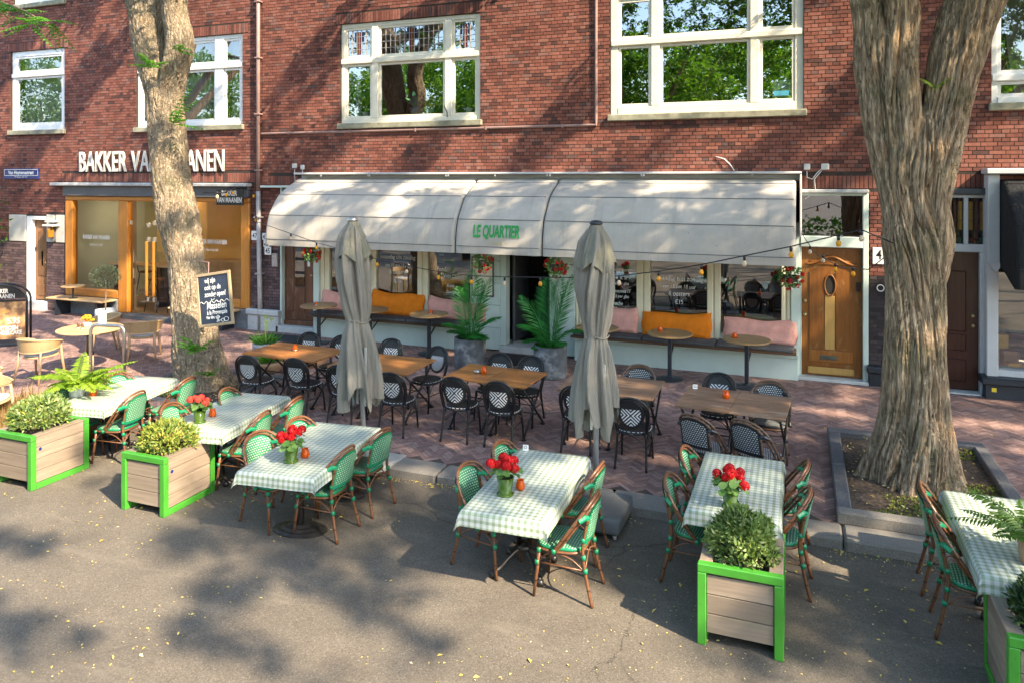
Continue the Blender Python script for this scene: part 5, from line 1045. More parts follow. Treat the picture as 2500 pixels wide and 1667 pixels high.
# candles and small table things
cg = B(); cg.lathe([(.030, 0), (.040, .008), (.047, .030), (.045, .055), (.036, .078), (.033, .088), (.037, .098), (.035, .098), (.030, .086), (.040, .055), (.040, .03), (.03, .012)], 20); cme = mk('candle_glass', cg, 'orglass', True); wx = B(); wx.lathe([(.028, .013), (.028, .035)], 14, capt=True); wme = mk('candle_wax', wx, 'cream', True)
cr = B(); cr.lathe([(.041, -.001), (.044, .02), (.041, .021)], 18); crm = mk('metal_foot', cr, 'chrome', True)
for l, x, y, z, s, foot in [('orange candle glass on the leftmost gingham cloth', -7.83, 6.50, .655, .88, 0), ('orange candle glass beside the coral geranium', -5.94, 6.40, .655, .85, 0), ('dark orange candle glass right of the potted red geranium on the third cloth', -4.27, 5.77, .655, .88, 0), ('orange candle glass tucked behind the geranium on the middle gingham table', -2.16, 5.82, .655, .85, 0), ('amber candle glass in a metal foot on the leftmost teak table', -6.82, 8.98, .741, .85, 1), ('orange candle glass beside the ashtray', -3.77, 8.81, .741, .88, 0), ('orange candle glass on the weathered table with number tag', -.77, 8.81, .741, .9, 0), ('red orange candle glass on the round table by the brown door', -8.80, 12.25, .745, .75, 1), ('red orange candle glass on the round table by the left palm', -6.30, 12.26, .745, .75, 1), ('orange candle glass on the round table before the orange cushion', -2.1, 12.2, .745, .85, 0), ('orange candle glass on the round table nearest the oak door', -.93, 12.12, .745, .85, 0)]:
    kz = {.655: (1.027, .591), .741: (1.026, .676), .745: (1, .745)}[z]; x, y, z = x*kz[0], y*kz[0], kz[1]; t = thing('candle_holder', l, 'candle holder', (x, y, z), 0, 'orange glass candle holders on the tables'); t.scale = (s, s, s); obj('candle_glass', cme, t); obj('candle_wax', wme, t)
    if foot: obj('metal_foot', crm, t)
t = thing('ashtray', 'small round metal ashtray beside an orange candle', 'ashtray', (-3.96, 9.03, .676)); b = B(); b.lathe([(.036, 0), (.042, .035), (.038, .036), (.034, .01)], 18, capt=True); part('bowl', b, 'chrome', t, True)
for l, x, y, z, a in [('little white number tag on the weathered slatted table', -1.18, 9.32, .677, .3), ('little white number tag clipped to the middle gingham cloth', -2.49, 6.86, .592, .2)]:
    t = thing('number_tag', l, 'number tag', (x, y, z), a); b = B(); b.cbox(-.028, .028, -.003, .003, 0, .05, .001); b.cbox(-.028, .028, -.02, .02, 0, .003, .001); part('tag', b, 'signwhite', t); b = B(); b.tube([(.013*cos(k*2*pi/10), -.0045, .026+.013*sin(k*2*pi/10)) for k in range(10)], .0018, 4, closed=True); part('emblem', b, 'ink', t)

# flower pots
def geranium(lbl, x, y, z, pet, seed, heads, s=1.0):
    s *= .82; x, y, z = x*1.027, y*1.027, .591; t = thing('geranium_pot', lbl, 'potted plant', (x, y, z), RNG.uniform(0, 6), 'potted geraniums on the gingham tables'); t.scale = (s, s, s); b = B(); b.lathe([(.072, 0), (.078, .012), (.06, .013), (.056, .02), (.078, .16), (.072, .16), (.055, .03)], 24); part('pot', b, 'greenglass', t, True)
    b = B(); b.lathe([(.001, .145), (.07, .15)], 16, capb=False); part('soil', b, 'soil', t); g = np.random.default_rng(seed)
    n = 46; a = g.uniform(0, 2*pi, n); r = g.uniform(.02, .15, n); P = np.stack([r*np.cos(a), r*np.sin(a), .155+g.uniform(.0, .10, n)+.04*(1-r/.15)], 1); V = []
    b = B()
    for k in range(n):
        nrm = Vector((cos(a[k])*.6, sin(a[k])*.6, 1)).normalized(); R = g.uniform(.026, .042); q = nrm.orthogonal().normalized(); w2 = nrm.cross(q); c = Vector(P[k]); o = len(b.V); b.V.append(c-nrm*.008); m = 9
        for i in range(m): an = 2*pi*i/m; rr = R*(1+.12*cos(an*3)); b.V.append(c+(q*cos(an)+w2*sin(an))*rr+nrm*.007*cos(an*4))
        b.F += [(o, o+1+i, o+1+(i+1) % m) for i in range(m)]; b.MI += [0]*m
    stuff(part('foliage', b, 'geran', t, True)); b = B()
    H = []
    for k in range(heads):
        an = 2*pi*k/heads+g.uniform(-.3, .3); rr = g.uniform(.05, .14) if k % 3 else g.uniform(.0, .05); H.append((rr*cos(an), rr*sin(an), g.uniform(.26, .33) if rr < .08 else g.uniform(.22, .30)))
    for h in H:
        st = B(); st.tube([(h[0]*.3, h[1]*.3, .15), (h[0]*.8, h[1]*.8, h[2]*.75), h], .003, 5); part('stem', st, 'geran', t)
        n = 120; Dv = g.normal(size=(n, 3)); Dv /= np.linalg.norm(Dv, axis=1)[:, None]; Dv[:, 2] = np.abs(Dv[:, 2])*1.2-.35; R = g.uniform(.044, .060); PP = np.array(h)+Dv*R*.75
        T = np.cross(Dv, g.normal(size=(n, 3))); obj('flower_head', leaves_mesh('flower_head', PP, T, Dv, .026, .024, pet, .15), t)
geranium('coral geranium in a green glass pot on the second gingham table', -5.93, 6.20, .655, 'petalp', 3, 8, 1.05); geranium('red geranium in a green glass pot on the third gingham table', -4.33, 5.64, .655, 'petal', 5, 11, 1.12)
geranium('tall leafy red geranium in a green glass pot on the middle table', -2.24, 5.68, .655, 'petal', 8, 10, 1.15); geranium('dome of red geranium in a green glass pot behind the centre planter', -.50, 6.10, .655, 'petal', 12, 12, 1.1)
def frond(L, n, lw, ll, droop, mat, up=.9, fold=.2, lean=.5, hx=.88):
    """pinnate frond arching along +X"""
    spine = []; 
    for i in range(n+1): u = i/n; spine.append((L*hx*u*(.62+.38*u), 0, L*(up*u-droop*u*u)))
    P, Dv, N, Ls = [], [], [], []
    for i in range(2, n+1):
        p = Vector(spine[i]); d = (p-Vector(spine[i-1])).normalized(); u = i/n; nn = Vector((-d.z, 0, d.x)); l = ll*(sin(pi*min(1, .1+u*.9))**.75+.12)
        for s in (1, -1): P.append(p); Dv.append(d*lean+Vector((0, s, 0))*(1-.25*u)+nn*.12*RNG.normal()-nn*fold); N.append(nn+Vector((0, .2*s, 0))); Ls.append(l*RNG.uniform(.9, 1.08))
    return spine, np.array([tuple(v) for v in P]), np.array([tuple(v) for v in Dv]), np.array([tuple(v) for v in N]), np.array(Ls), lw
def fern(lbl, loc, fr, potm, potprof, mat, label_cat='potted plant', name='potted_fern'):
    t = thing(name, lbl, label_cat, loc); b = B(); b.lathe(potprof, 24); part('pot', b, potm, t, True); top = potprof[1][1] if False else max(p[1] for p in potprof); b = B(); b.lathe([(.001, top-.02), (potprof[-1][0], top-.03)], 16, capb=False); part('soil', b, 'soil', t)
    for (az, L, up, droop, ll, lw, lean) in fr:
        s, P, Dv, N, Ls, w2 = frond(L, 26, lw, ll, droop, mat, up, lean=lean); o = obj('frond', leaves_mesh('frond', P, Dv, N, Ls, w2, mat), t, (0, 0, top-.03), (0, 0, az))
        st = B(); st.tube(s, [.004*(1-.7*i/len(s)) for i in range(len(s))], 5); part('stem', st, mat, o)
    return t
pp = [(.085, 0), (.10, .16), (.092, .16), (.085, .12)]
fern('bright yellow green fern in a pale grey pot on the leftmost table', (-8.22, 6.60, .591), [(a, RNG.uniform(.36, .58), RNG.uniform(.45, .85), RNG.uniform(.35, .7), .11, .034, .30) for a in np.linspace(0, 2*pi, 18)+RNG.normal(0, .15, 18)]+[(.5, .78, .5, .15, .12, .036, .30), (.15, .80, .42, .15, .12, .036, .30), (2.3, .62, .7, .25, .11, .034, .30), (3.0, .5, .5, .2, .11, .034, .3)], 'potpale', pp, 'fern')
fern('dark fern in a pale clay pot on the right edge table', (1.52, 6.10, .591), [(a, RNG.uniform(.36, .55), RNG.uniform(.55, 1.0), RNG.uniform(.3, .6), .085, .022, .35) for a in np.linspace(0, 2*pi, 13)]+[(2.85, .62, .55, .5, .08, .02, .35), (2.4, .55, .8, .4, .08, .02, .35)], 'terra', pp, 'fernd')
# potted palms
def palm(lbl, x, y, fr):
    t = thing('potted_palm', lbl, 'potted plant', (x, y, 0), 0, 'palms in concrete cylinders by the entrance'); b = B(); b.lathe([(.262, 0), (.27, .02), (.275, .5), (.265, .51), (.243, .508), (.238, .44)], 40); part('pot', b, 'potgrey', t, True); b = B(); b.lathe([(.001, .45), (.24, .45)], 24, capb=False); part('soil', b, 'soil', t)
    for (az, L, up, droop) in fr:
        hx = .27 if up > .9 else .46
        s, P, Dv, N, Ls, w2 = frond(L*1.12, 44, .0155, .25*L, droop, 'palm', up, .16, .62, hx); r = .05; o = obj('frond', leaves_mesh('palm_frond', P, Dv, N, Ls, w2, 'palm', .12), t, (r*cos(az), r*sin(az), .45), (0, 0, az)); st = B(); st.tube(s, [.010*(1-.75*i/len(s)) for i in range(len(s))], 6); part('stem', st, 'palm', o)
palm('potted palm left of the cafe entrance in a grey concrete cylinder', -5.27, 11.72, [(1.9, 1.15, 1.02, .12), (.9, 1.12, .98, .15), (2.6, 1.05, .95, .2), (-2.8, .85, .65, .35), (.1, .95, .75, .35), (-.9, .8, .5, .35), (-1.7, .7, .7, .3), (3.1, .75, .5, .35), (1.4, .95, 1.05, .1), (-.4, .7, .4, .3)])
palm('potted palm right of the cafe entrance in a grey concrete cylinder', -3.80, 11.65, [(2.0, 1.15, 1.0, .15), (.8, 1.18, 1.02, .13), (2.8, 1.1, .9, .25), (-2.9, .95, .75, .4), (.1, .95, .7, .4), (-.8, .75, .55, .4), (-1.8, .8, .75, .3), (3.3, .8, .5, .4), (1.4, 1.05, 1.05, .1), (-2.4, .55, .3, .25)])
# hanging baskets
def hanging(lbl, x, z, seed, y=11.95):
    t = thing('hanging_basket', lbl, 'hanging flowers', (x, y, z), 0, 'red geranium baskets hanging under the awning'); g = np.random.default_rng(seed); b = B(); b.lathe([(.03, -.09), (.09, -.07), (.125, .02), (.12, .02)], 16); part('basket', b, 'soil', t, True)
    for k in range(3): a = k*2.1; b = B(); b.tube([(.12*cos(a), .12*sin(a), .02), (0, 0, .42)], .003, 4); part('wire', b, 'blackm', t)
    n = 150; Dv = rdirs(n); P = Dv*g.uniform(.08, .19, (n, 1))*np.array((1, .9, .85)); obj2 = obj('foliage', leaves_mesh('foliage', P, Dv+rdirs(n)*.6, rdirs(n), .055, .05, 'geran'), t); stuff(obj2)
    for k in range(13):
        d = rdirs(1)[0]; d[1] = -abs(d[1])*.8; c = d*.185; n = 34; E = rdirs(n); obj('flower_head', leaves_mesh('flower_head', c+E*.026, np.cross(E, rdirs(n)), E, .024, .022, 'petal', .15), t)
for l, x, z, s in [('hanging red geranium basket before the brown door', -8.68, 1.80, 1), ('hanging red geranium basket above the left palm', -5.12, 1.78, 2), ('hanging red geranium basket above the right palm', -3.80, 1.76, 3), ('hanging red geranium basket at the right end of the awning by the oak door', -.12, 1.76, 4)]: hanging(l, x, z, s)

# planters and shrubs
def planter(lbl, x0, y0, w, l, h, sticker):
    t = thing('planter', lbl, 'planter', (x0+w/2, y0+l/2, -.1), 0, 'green framed wooden planters'); X, Y = w/2, l/2; f = .062
    for Yc in (-Y, Y-f):
        b = B()
        b.cbox(-X, -X+f, Yc, Yc+f, 0, h-f-.001, .005); b.cbox(X-f, X, Yc, Yc+f, 0, h-f-.001, .005); b.cbox(-X, X, Yc, Yc+f, h-f, h, .006); part('end_frame', b, 'lime', t)
    for s in (-1, 1): b = B(); b.cbox(s*X-(f if s > 0 else 0), s*X+(0 if s > 0 else f), -Y+f+.002, Y-f-.002, 0, f, .005); part('side_rail', b, 'lime', t)
    ph = (h-f-.10)/3
    for Yc in (-Y+.018, Y-.04):
        for k in range(3): b = B(); b.cbox(-X+f+.003, X-f-.003, Yc, Yc+.022, .085+ph*k+.003, .085+ph*(k+1)-.003, .003); part('plank', b, 'plank', t)
    ph = (h-f-.012)/4
    for s in (-1, 1):
        for k in range(4): b = B(); b.cbox(min(s*(X-.012), s*(X-.034)), max(s*(X-.012), s*(X-.034)), -Y+f+.003, Y-f-.003, f+.004+ph*k+.002, f+.004+ph*(k+1)-.003, .003); part('plank', b, 'planky', t)
        b = B(); b.cbox(min(s*(X-.006), s*(X-.10)), max(s*(X-.006), s*(X-.10)), -Y+f+.003, Y-f-.003, h-.022, h-.004, .004); part('rim_plank', b, 'planky', t)
    b = B(); b.box(-X+.04, X-.04, -Y+.045, Y-.045, h-.09, h-.06); part('soil', b, 'soil', t)
    if sticker: b = B(); b.lathe([(.018, 0), (.018, .002)], 14, capt=True); part('badge', b, 'signblue', t, loc=(X-.012, -Y+.11, h-.16), rot=(0, pi/2, 0))
    return t
planter('leftmost green framed wooden planter with wide bushy shrub', -8.27, 5.60, .62, .70, .58, True); planter('second green framed wooden planter from the left with badge', -6.40, 5.63, .57, .69, .58, True); planter('centre green framed wooden planter seen end on with round bush', -.68, 5.49, .585, .70, .58, False); planter('green framed wooden planter at the right edge of the photo', 1.185, 5.28, .58, .66, .58, False)
def shrub(lbl, c, r, mats, n=2600, L=.055, seed=0, name='shrub'):
    t = thing(name, lbl, 'shrub', c, 0, 'shrubs growing in the planters'); g = np.random.default_rng(seed+40); tot = sum(f for _, f in mats)
    for q, (m, f) in enumerate(mats):
        k = int(n*f/tot); d = g.normal(size=(k, 3)); d /= np.linalg.norm(d, axis=1)[:, None]; d[:, 2] = np.where(d[:, 2] < -.25, -d[:, 2], d[:, 2]); lum = 1+.62*(fbm(d*2.6+seed+1.3, 3)-.5); u = g.uniform(.70, 1.02, k)**.8
        P = d*np.array(r)*(u*lum)[:, None]; P[:, 2] += r[2]*.15
        if q == 1: keep = fbm(P*5+seed+3, 2) > .50; P, d = P[keep], d[keep]
        Dv = d*.75+g.normal(size=(len(P), 3))*.55; Dv[:, 2] += .35; o = obj('foliage', leaves_mesh('foliage', P, Dv, g.normal(size=(len(P), 3))*.5+d, g.uniform(.55, 1.35, len(P))*L, L*.40, m), t); stuff(o)
    b = B()
    for k in range(9): a = k*.7; b.tube([(0.02*cos(a), .02*sin(a), -r[2]*.6), (r[0]*.4*cos(a), r[1]*.4*sin(a), 0), (r[0]*.7*cos(a), r[1]*.7*sin(a), r[2]*.55)], .006, 5)
    part('stems', b, 'barkR', t); return t
shrub('wide grey green shrub in the leftmost planter', (-7.98, 5.93, .52), (.30, .28, .22), [('shrub', 3), ('shruby', .7)], 3600, .05, 1); shrub('yellowing shrub with dry leaves in the second planter', (-6.11, 5.95, .49), (.26, .27, .20), [('shruby', 2.2), ('shrub', 1.2)], 3200, .052, 2)
shrub('round pale green bush in the centre planter', (-.385, 5.80, .49), (.235, .235, .24), [('shrub', 3), ('shrubd', .5)], 3800, .052, 3); shrub('dark green shrub in the planter at the right edge', (1.50, 5.55, .50), (.24, .24, .20), [('shrubd', 3), ('shrub', .3)], 2600, .05, 4)

# parasols
def parasol(lbl, bx, by, zb, top, lean, ang, mirror):
    t = thing('parasol', lbl, 'parasol', (bx, by, zb), 0, 'closed grey parasols on the terrace'); H = top-zb; lx = lean; WS = 1.04 if not mirror else .88
    ax = lambda z: lx*z/H
    b = B(); b.tube([(0, 0, .02), (ax(H-.05), 0, H-.05)], .026, 12); part('pole', b, 'alu', t, True)
    zs = [(0., .215), (.10, .21), (.25, .175), (.34, .14), (.40, .118), (.41, .115), (.42, .118), (.50, .14), (.65, .165), (.80, .165), (.92, .13), (.98, .07), (1.0, .03)]
    z0 = .86; zt = H-.06; n = 96; b = B(); m = 60
    g = np.random.default_rng(int(ang*10)+3); ph = g.uniform(0, 6, 4)
    for j in range(m+1):
        v = j/m; r = np.interp(v, [q[0] for q in zs], [q[1] for q in zs]); z = z0+(zt-z0)*v; 
        for k in range(n):
            a = 2*pi*k/n+ang; tw = .35*sin(v*4+ph[3]); A = a+tw; f1 = abs(((A*4/(2*pi)) % 1)-.5)*2; f2 = cos(A*8+ph[0]+2.2*v); f3 = cos(A*17+ph[1]-3*v)
            fold = (.36*(f1-.5)+.20*f2+.12*f3)*(1-.55*np.exp(-((v-.41)/.05)**2)); rr = r*WS*(1+fold)*(1+.10*cos(A+ph[2]))
            low = (1-v)**3*(.27*(1-f1)-.10+.05*f2)*1.5
            b.V.append((rr*cos(a)+ax(z), rr*sin(a)*.92, z-max(-.08, low)))
    for j in range(m):
        for k in range(n): b.F.append((j*n+k, j*n+(k+1) % n, (j+1)*n+(k+1) % n, (j+1)*n+k)); b.MI.append(0)
    part('canopy', b, 'umb', t, True)
    b = B(); nb = 64; mb = 12
    for j in range(mb+1):
        v = j/mb
        for k in range(nb):
            a = 2*pi*k/nb+ang+.4; f = abs(((a*4/(2*pi)) % 1)-.5)*2; r = .05+(.145*WS*(1+.38*(f-.5)+.14*cos(a*8+ph[0])))*v**.85; z = zt+.015-.36*v*(1+.33*(.55-f))-.05*v*v
            b.V.append((r*cos(a)+ax(z), r*sin(a), z))
    for j in range(mb):
        for k in range(nb): b.F.append((j*nb+k, (j+1)*nb+k, (j+1)*nb+(k+1) % nb, j*nb+(k+1) % nb)); b.MI.append(0)
    part('wind_cap', b, 'umbtop', t, True)
    b = B(); b.lathe([(.06, -.005), (.066, .012), (.05, .03), (.02, .038)], 20, c=(ax(H), 0, zt+.015), capt=True); part('finial', b, 'chrome' if not mirror else 'navy', t, True)
    zc = z0+(zt-z0)*.41; b = B(); b.tube([((.135+.01*sin(k))*WS*cos(k*2*pi/20)+ax(zc), .125*WS*sin(k*2*pi/20), zc+.012*sin(k*1.3)) for k in range(20)], .008, 6, closed=True); part('tie_strap', b, 'umb', t, True)
    for q in ((.10, -.08), (-.04, -.02), (.07, .07)): b = B(); b.cbox(q[0]-.014, q[0]+.014, q[1]-.008, q[1]+.008, z0-.16, z0+.5, .003); part('rib', b, 'alu', t, loc=(ax(z0), 0, 0))
    return t
parasol('closed grey parasol leaning slightly, left of the two', -4.60, 7.33, -.02, 2.80, -.17, .5, False); parasol('closed grey parasol with mossy cap standing on a wheeled base, right of the two', -1.84, 7.08, .10, 2.84, .0, 1.25, True)
t = thing('wheeled_stand', 'dark grey wheeled parasol base on the road by the kerb', 'parasol base', (-1.84, 7.04, -.1)); b = B(); b.cbox(-.31, .31, -.31, .31, .055, .21, .045, seg=3); part('slab', b, 'slab', t, True)
for sx in (-1, 1):
    for sy in (-1, 1): b = B(); b.tube([(-.013, 0, .03), (.013, 0, .03)], .03, 14); c = part('castor', b, 'zinc', t, loc=(sx*.25, sy*.25, 0), rot=(0, 0, .4)); b = B(); b.box(-.02, .02, -.012, .012, .03, .06); part('fork', b, 'chrome', c)
t = thing('paving_slab', 'pale concrete slab base of the left parasol lying over the kerb', 'parasol base', (-4.60, 7.38, 0)); b = B(); b.cbox(-.35, .33, -.36, .36, -.03, .045, .02, T=Matrix.Rotation(radians(-7), 4, 'X')); part('slab', b, 'concrete', t)
# ================================================================= BAKERY TERRACE
t = thing('bakery_table', 'round pale wooden cafe table on the bakery terrace with yellow flowers', 'table', (-11.1, 9.15, 0)); b = B(); b.lathe([(.46, .695), (.50, .705), (.50, .722), (.49, .728)], 48, capt=True); part('table_top', b, 'pine', t)
b = B(); b.tube([(0, 0, .32), (0, 0, .695)], [.05, .055], 14); part('column', b, simple('olive_column', (.09, .08, .05), .5), t, True); b = B(); b.tube([(0, 0, 0), (0, 0, .30)], [.062, .055], 14); part('column_foot', b, simple('cream_column', (.45, .40, .22), .6), t, True); b = B(); b.lathe([(.066, .285), (.068, .33)], 14, capt=True); part('column_ring', b, 'black', t, True); b = B(); b.lathe([(.28, 0), (.28, .015), (.06, .03)], 24, capt=True); part('base', b, 'navy', t)
t = thing('flower_pot', 'small white pot of yellow sunflowers on the bakery table', 'flowers', (-11.22, 9.2, .729)); b = B(); b.lathe([(.05, 0), (.065, .07), (.055, .07)], 14, capt=True); part('pot', b, 'white', t, True)
for k in range(8):
    a = k*2.4; c = np.array((.075*cos(a)*(k > 1), .06*sin(a)*(k > 1), .12+.03*(k % 3))); n = 22; an = np.linspace(0, 4*pi, n); nn = np.array((cos(a)*.5, sin(a)*.4-.35, 1.)); q = np.cross(nn, (0, 0, 1.)); q /= np.linalg.norm(q)+1e-6; w2 = np.cross(nn, q); w2 /= np.linalg.norm(w2); Dv = np.cos(an)[:, None]*q+np.sin(an)[:, None]*w2
    o = obj('flower_head', leaves_mesh('flower_head', c+Dv*.01, Dv, np.tile(nn, (n, 1)), .045, .02, 'yellowp', .1), t); b = B(); b.lathe([(.001, .006), (.014, .0)], 8, c=tuple(c+np.array((0, 0, .012)))); part('flower_centre', b, 'walnut', o)
for l, x in (('left small dark pepper mill on the bakery table', -11.22), ('right small dark pepper mill on the bakery table', -11.12)):
    t = thing('pepper_mill', l, 'pepper mill', (x, 9.03, .729)); b = B(); b.lathe([(.022, 0), (.024, .02), (.014, .045), (.022, .07), (.02, .085), (.008, .095)], 12, capt=True); part('body', b, 'walnut', t, True); b = B(); b.lathe([(.0235, .002), (.0245, .02)], 12); part('band', b, 'white', t, True)
t = thing('menu_card', 'white upright menu card on the bakery table', 'menu', (-11.02, 9.32, .729), .2); b = B(); b.box(-.075, .075, -.004, .004, .005, .24); part('card', b, 'signwhite', t); b = B(); b.cbox(-.05, .05, -.025, .025, 0, .02, .004); part('holder', b, 'pine', t)
def rattan_chair(lbl):
    t = thing('rattan_chair', lbl, 'chair', (0, 0, 0), 0, 'pale rattan tub chairs of the bakery'); b = B(); n = 40; m = 6
    for q, dr in ((0, 0), (1, -.018)):
        o = len(b.V)
        for i in range(n+1):
            a = radians(-90-128+256*i/n); e = abs(i/n-.5)*2; R = .30+dr
            for j in range(m+1): v = j/m; zt = .70-.10*e**2; zb = .50+.06*e**2; r = R*(.93+.10*v); b.V.append((r*1.04*cos(a), r*sin(a)*.98, zb+(zt-zb)*v))
        for i in range(n):
            for j in range(m): b.F.append((o+i*(m+1)+j, o+(i+1)*(m+1)+j, o+(i+1)*(m+1)+j+1, o+i*(m+1)+j+1)); b.MI.append(0)
    part('woven_back', b, 'rattan', t, True); P = []
    for i in range(25): a = radians(-90-128+256*i/24); e = abs(i/24-.5)*2; P.append((.305*1.045*cos(a), .305*sin(a)*1.0, .705-.10*e**2))
    b = B(); b.tube(P, .014, 8); part('rim', b, 'pine', t, True); P = []
    for i in range(25): a = radians(-90-128+256*i/24); e = abs(i/24-.5)*2; P.append((.275*1.04*cos(a), .275*sin(a)*.98, .49+.06*e**2))
    b = B(); b.tube(P, .012, 8); part('lower_rail', b, 'pine', t, True)
    O = seat_outline(wf=.235, wb=.2, yf=.25, yb=-.22, e=2.6); part('seat', seat_bm(O, .39, .42, .005), ['rattan', 'ash'], t, True); b = B(); bb_ = seat_bm([(x*.92, y*.92) for x, y in O], .421, .455, .0); part('seat_pad', bb_, ['padlight', 'padlight'], t, True)
    for s in (1, -1):
        b = B(); b.tube([(.235*s, .17, .56), (.245*s, .19, .3), (.27*s, .23, 0)], [.015, .022, .014], 10); part('leg', b, 'ash', t, True); b = B(); b.tube([(.19*s, -.20, .52), (.20*s, -.22, .3), (.23*s, -.29, 0)], [.015, .022, .014], 10); part('leg', b, 'ash', t, True)
    return t
rc = rattan_chair('x'); rs = {}
for x, y, z, a, l in [(-11.36, 8.46, 0, 12, 'sunlit rattan tub chair in front of the round bakery table'), (-11.0, 10.15, 0, 42, 'rattan tub chair behind the steel hoop, nearest the chalkboard tree'), (-12.0, 10.15, 0, 150, 'rattan tub chair behind the round bakery table, facing us'), (-10.0, 6.72, -.1, -60, 'rattan tub chair cut off by the left edge, nearer of two'), (-10.75, 7.1, -.1, -60, 'rattan tub chair cut off by the left edge, farther of two')]: place(rc, rs, (x, y, z), radians(a), l)
t = thing('bike_hoop', 'brushed steel bicycle hoop standing before the bakery table', 'bike rack', (-9.99, 8.54, 0), .2); P = [(-.29, 0, 0), (-.29, 0, .86)]+[(-.29+.1*(1-cos(a)), 0, .86+.1*sin(a)) for a in np.linspace(.2, pi/2, 5)]; P = P+[(-x, y, z) for x, y, z in P[::-1]]; b = B(); b.tube(P, .026, 12); part('tube', b, 'chrome', t, True)
for s in (-1, 1): b = B(); b.lathe([(.06, 0), (.06, .008), (.03, .012)], 14, c=(.29*s, 0, 0), capt=True); part('foot_plate', b, 'chrome', t)
# pavement sign
t = thing('pavement_sign', 'black arched pavement sign with a cake poster at 5.95 by the left edge', 'sign', (-14.42, 9.92, 0), radians(37)); b = B(); arch = [(-.46, 0), (-.46, .83)]+[(-.46*cos(a), .83+.30*sin(a)) for a in np.linspace(.15, pi-.15, 13)]+[(.46, .83), (.46, 0)]
b.tube([(x, 0, z+.04) for x, z in arch], .022, 8); b.tube([(x, .22, z+.04) for x, z in arch], .022, 8); part('frame', b, 'black', t, True); b = B(); b.prism([(x*.94, z+.03) for x, z in arch[2:-2]], -.012, .012); part('header_panel', b, 'black', t)
b = B(); b.box(-.43, .43, -.014, .014, .12, .84); po = part('poster', b, 'photobrown', t); b = B(); b.cbox(-.45, .45, -.022, .018, .84, .875, .004); part('crossbar', b, 'black', t); b = B(); b.cbox(-.5, .5, -.12, .34, 0, .05, .012); part('base', b, 'navy', t)
text('BAKKER', .115, 'letter', t, (0, -.0145, 1.01), sx=.7, off=.003); text('VAN MAANEN', .115, 'letter', t, (0, -.0145, .91), sx=.7, off=.003); text('5.95', .15, 'letter', t, (.24, -.0165, .42), off=.004, sx=.85); text('CITROEN', .105, 'letter', t, (.14, -.0165, .30), off=.005, sx=.8); text('AMANDELCAKE', .105, 'letter', t, (.10, -.0165, .21), off=.005, sx=.74)
b = B(); b.lathe([(.16, 0), (.19, .05), (.16, .10), (.06, .13)], 20, capt=True); part('cake_print', b, simple('cake_crust', (.50, .26, .08), .6), po, True, loc=(.08, -.004, .60), scale=(1.3, .06, 1.1))
# olive tree, little bench tables
t = thing('olive_tree', 'small olive tree with thin stem in a pale grey pot by the bakery window', 'potted tree', (-14.62, 12.45, 0)); b = B(); b.lathe([(.17, 0), (.22, .14), (.21, .27), (.19, .27), (.18, .23)], 20, capt=True); part('pot', b, 'potpale', t, True); b = B(); b.tube([(0, 0, .2), (.01, 0, .5), (-.01, .01, .95)], [.018, .015, .012], 8); part('trunk', b, 'barkR', t, True)
n = 1500; dv = rdirs(n); P = dv*RNG.uniform(.3, 1, (n, 1))**.6*np.array((.33, .30, .26))+np.array((0, 0, 1.02)); M['olive'] = leafmat('olive_leaf', (.05, .075, .04), (.13, .16, .10), .2); stuff(obj('foliage', leaves_mesh('foliage', P, dv+rdirs(n)*.7, rdirs(n), .055, .014, 'olive'), t))
t = thing('window_bench', 'low pale plank bench under the left bakery window', 'bench', (-15.65, 12.7, 0)); b = B(); b.cbox(-.95, .86, -.2, .2, .38, .42, .01); part('seat', b, 'pine', t)
for x in (-.7, .6): b = B(); b.cbox(x, x+.05, -.16, .22, .0, .378, .006); part('leg', b, 'navy', t)
t = thing('window_bench', 'low pale plank bench under the right bakery window behind the grey trunk', 'bench', (-11.95, 12.7, 0)); b = B(); b.cbox(-.9, .75, -.2, .2, .38, .42, .01); part('seat', b, 'pine', t)
for x in (-.7, .5): b = B(); b.cbox(x, x+.05, -.16, .22, .0, .378, .006); part('leg', b, 'navy', t)
t = thing('side_table', 'small round bench side table before the left bakery window', 'table', (-15.85, 12.62, .421)); b = B(); b.lathe([(.24, .27), (.25, .28), (.25, .295)], 28, capt=True); part('table_top', b, 'pine', t); b = B(); b.tube([(0, 0, 0), (0, 0, .27)], .02, 8); b.lathe([(.1, 0), (.1, .012)], 16, capt=True); part('column', b, 'navy', t)
t = thing('bar_table', 'long pale wooden bar table inside the bakery window', 'table', (-14.4, 14.0, .08)); b = B(); b.cbox(-1.7, 1.0, -.3, .3, 1.0, 1.04, .008); part('table_top', b, 'pine', t)
for x in (-1.5, -.1, .8): b = B(); b.cbox(x-.03, x+.03, -.2, .2, 0, .998, .006); part('leg', b, 'black', t)
t2 = thing('flower_pot', 'orange flowers on the bar table inside the bakery', 'flowers', (-15.75, 13.95, 1.121)); n = 60; dv = rdirs(n); dv[:, 2] = np.abs(dv[:, 2]); obj('flowers', leaves_mesh('flowers', dv*.09+np.array((0, 0, .1)), dv, rdirs(n), .05, .04, 'yellowp'), t2); b = B(); b.lathe([(.05, 0), (.06, .1)], 12, capt=True); part('vase', b, 'white', t2, True)
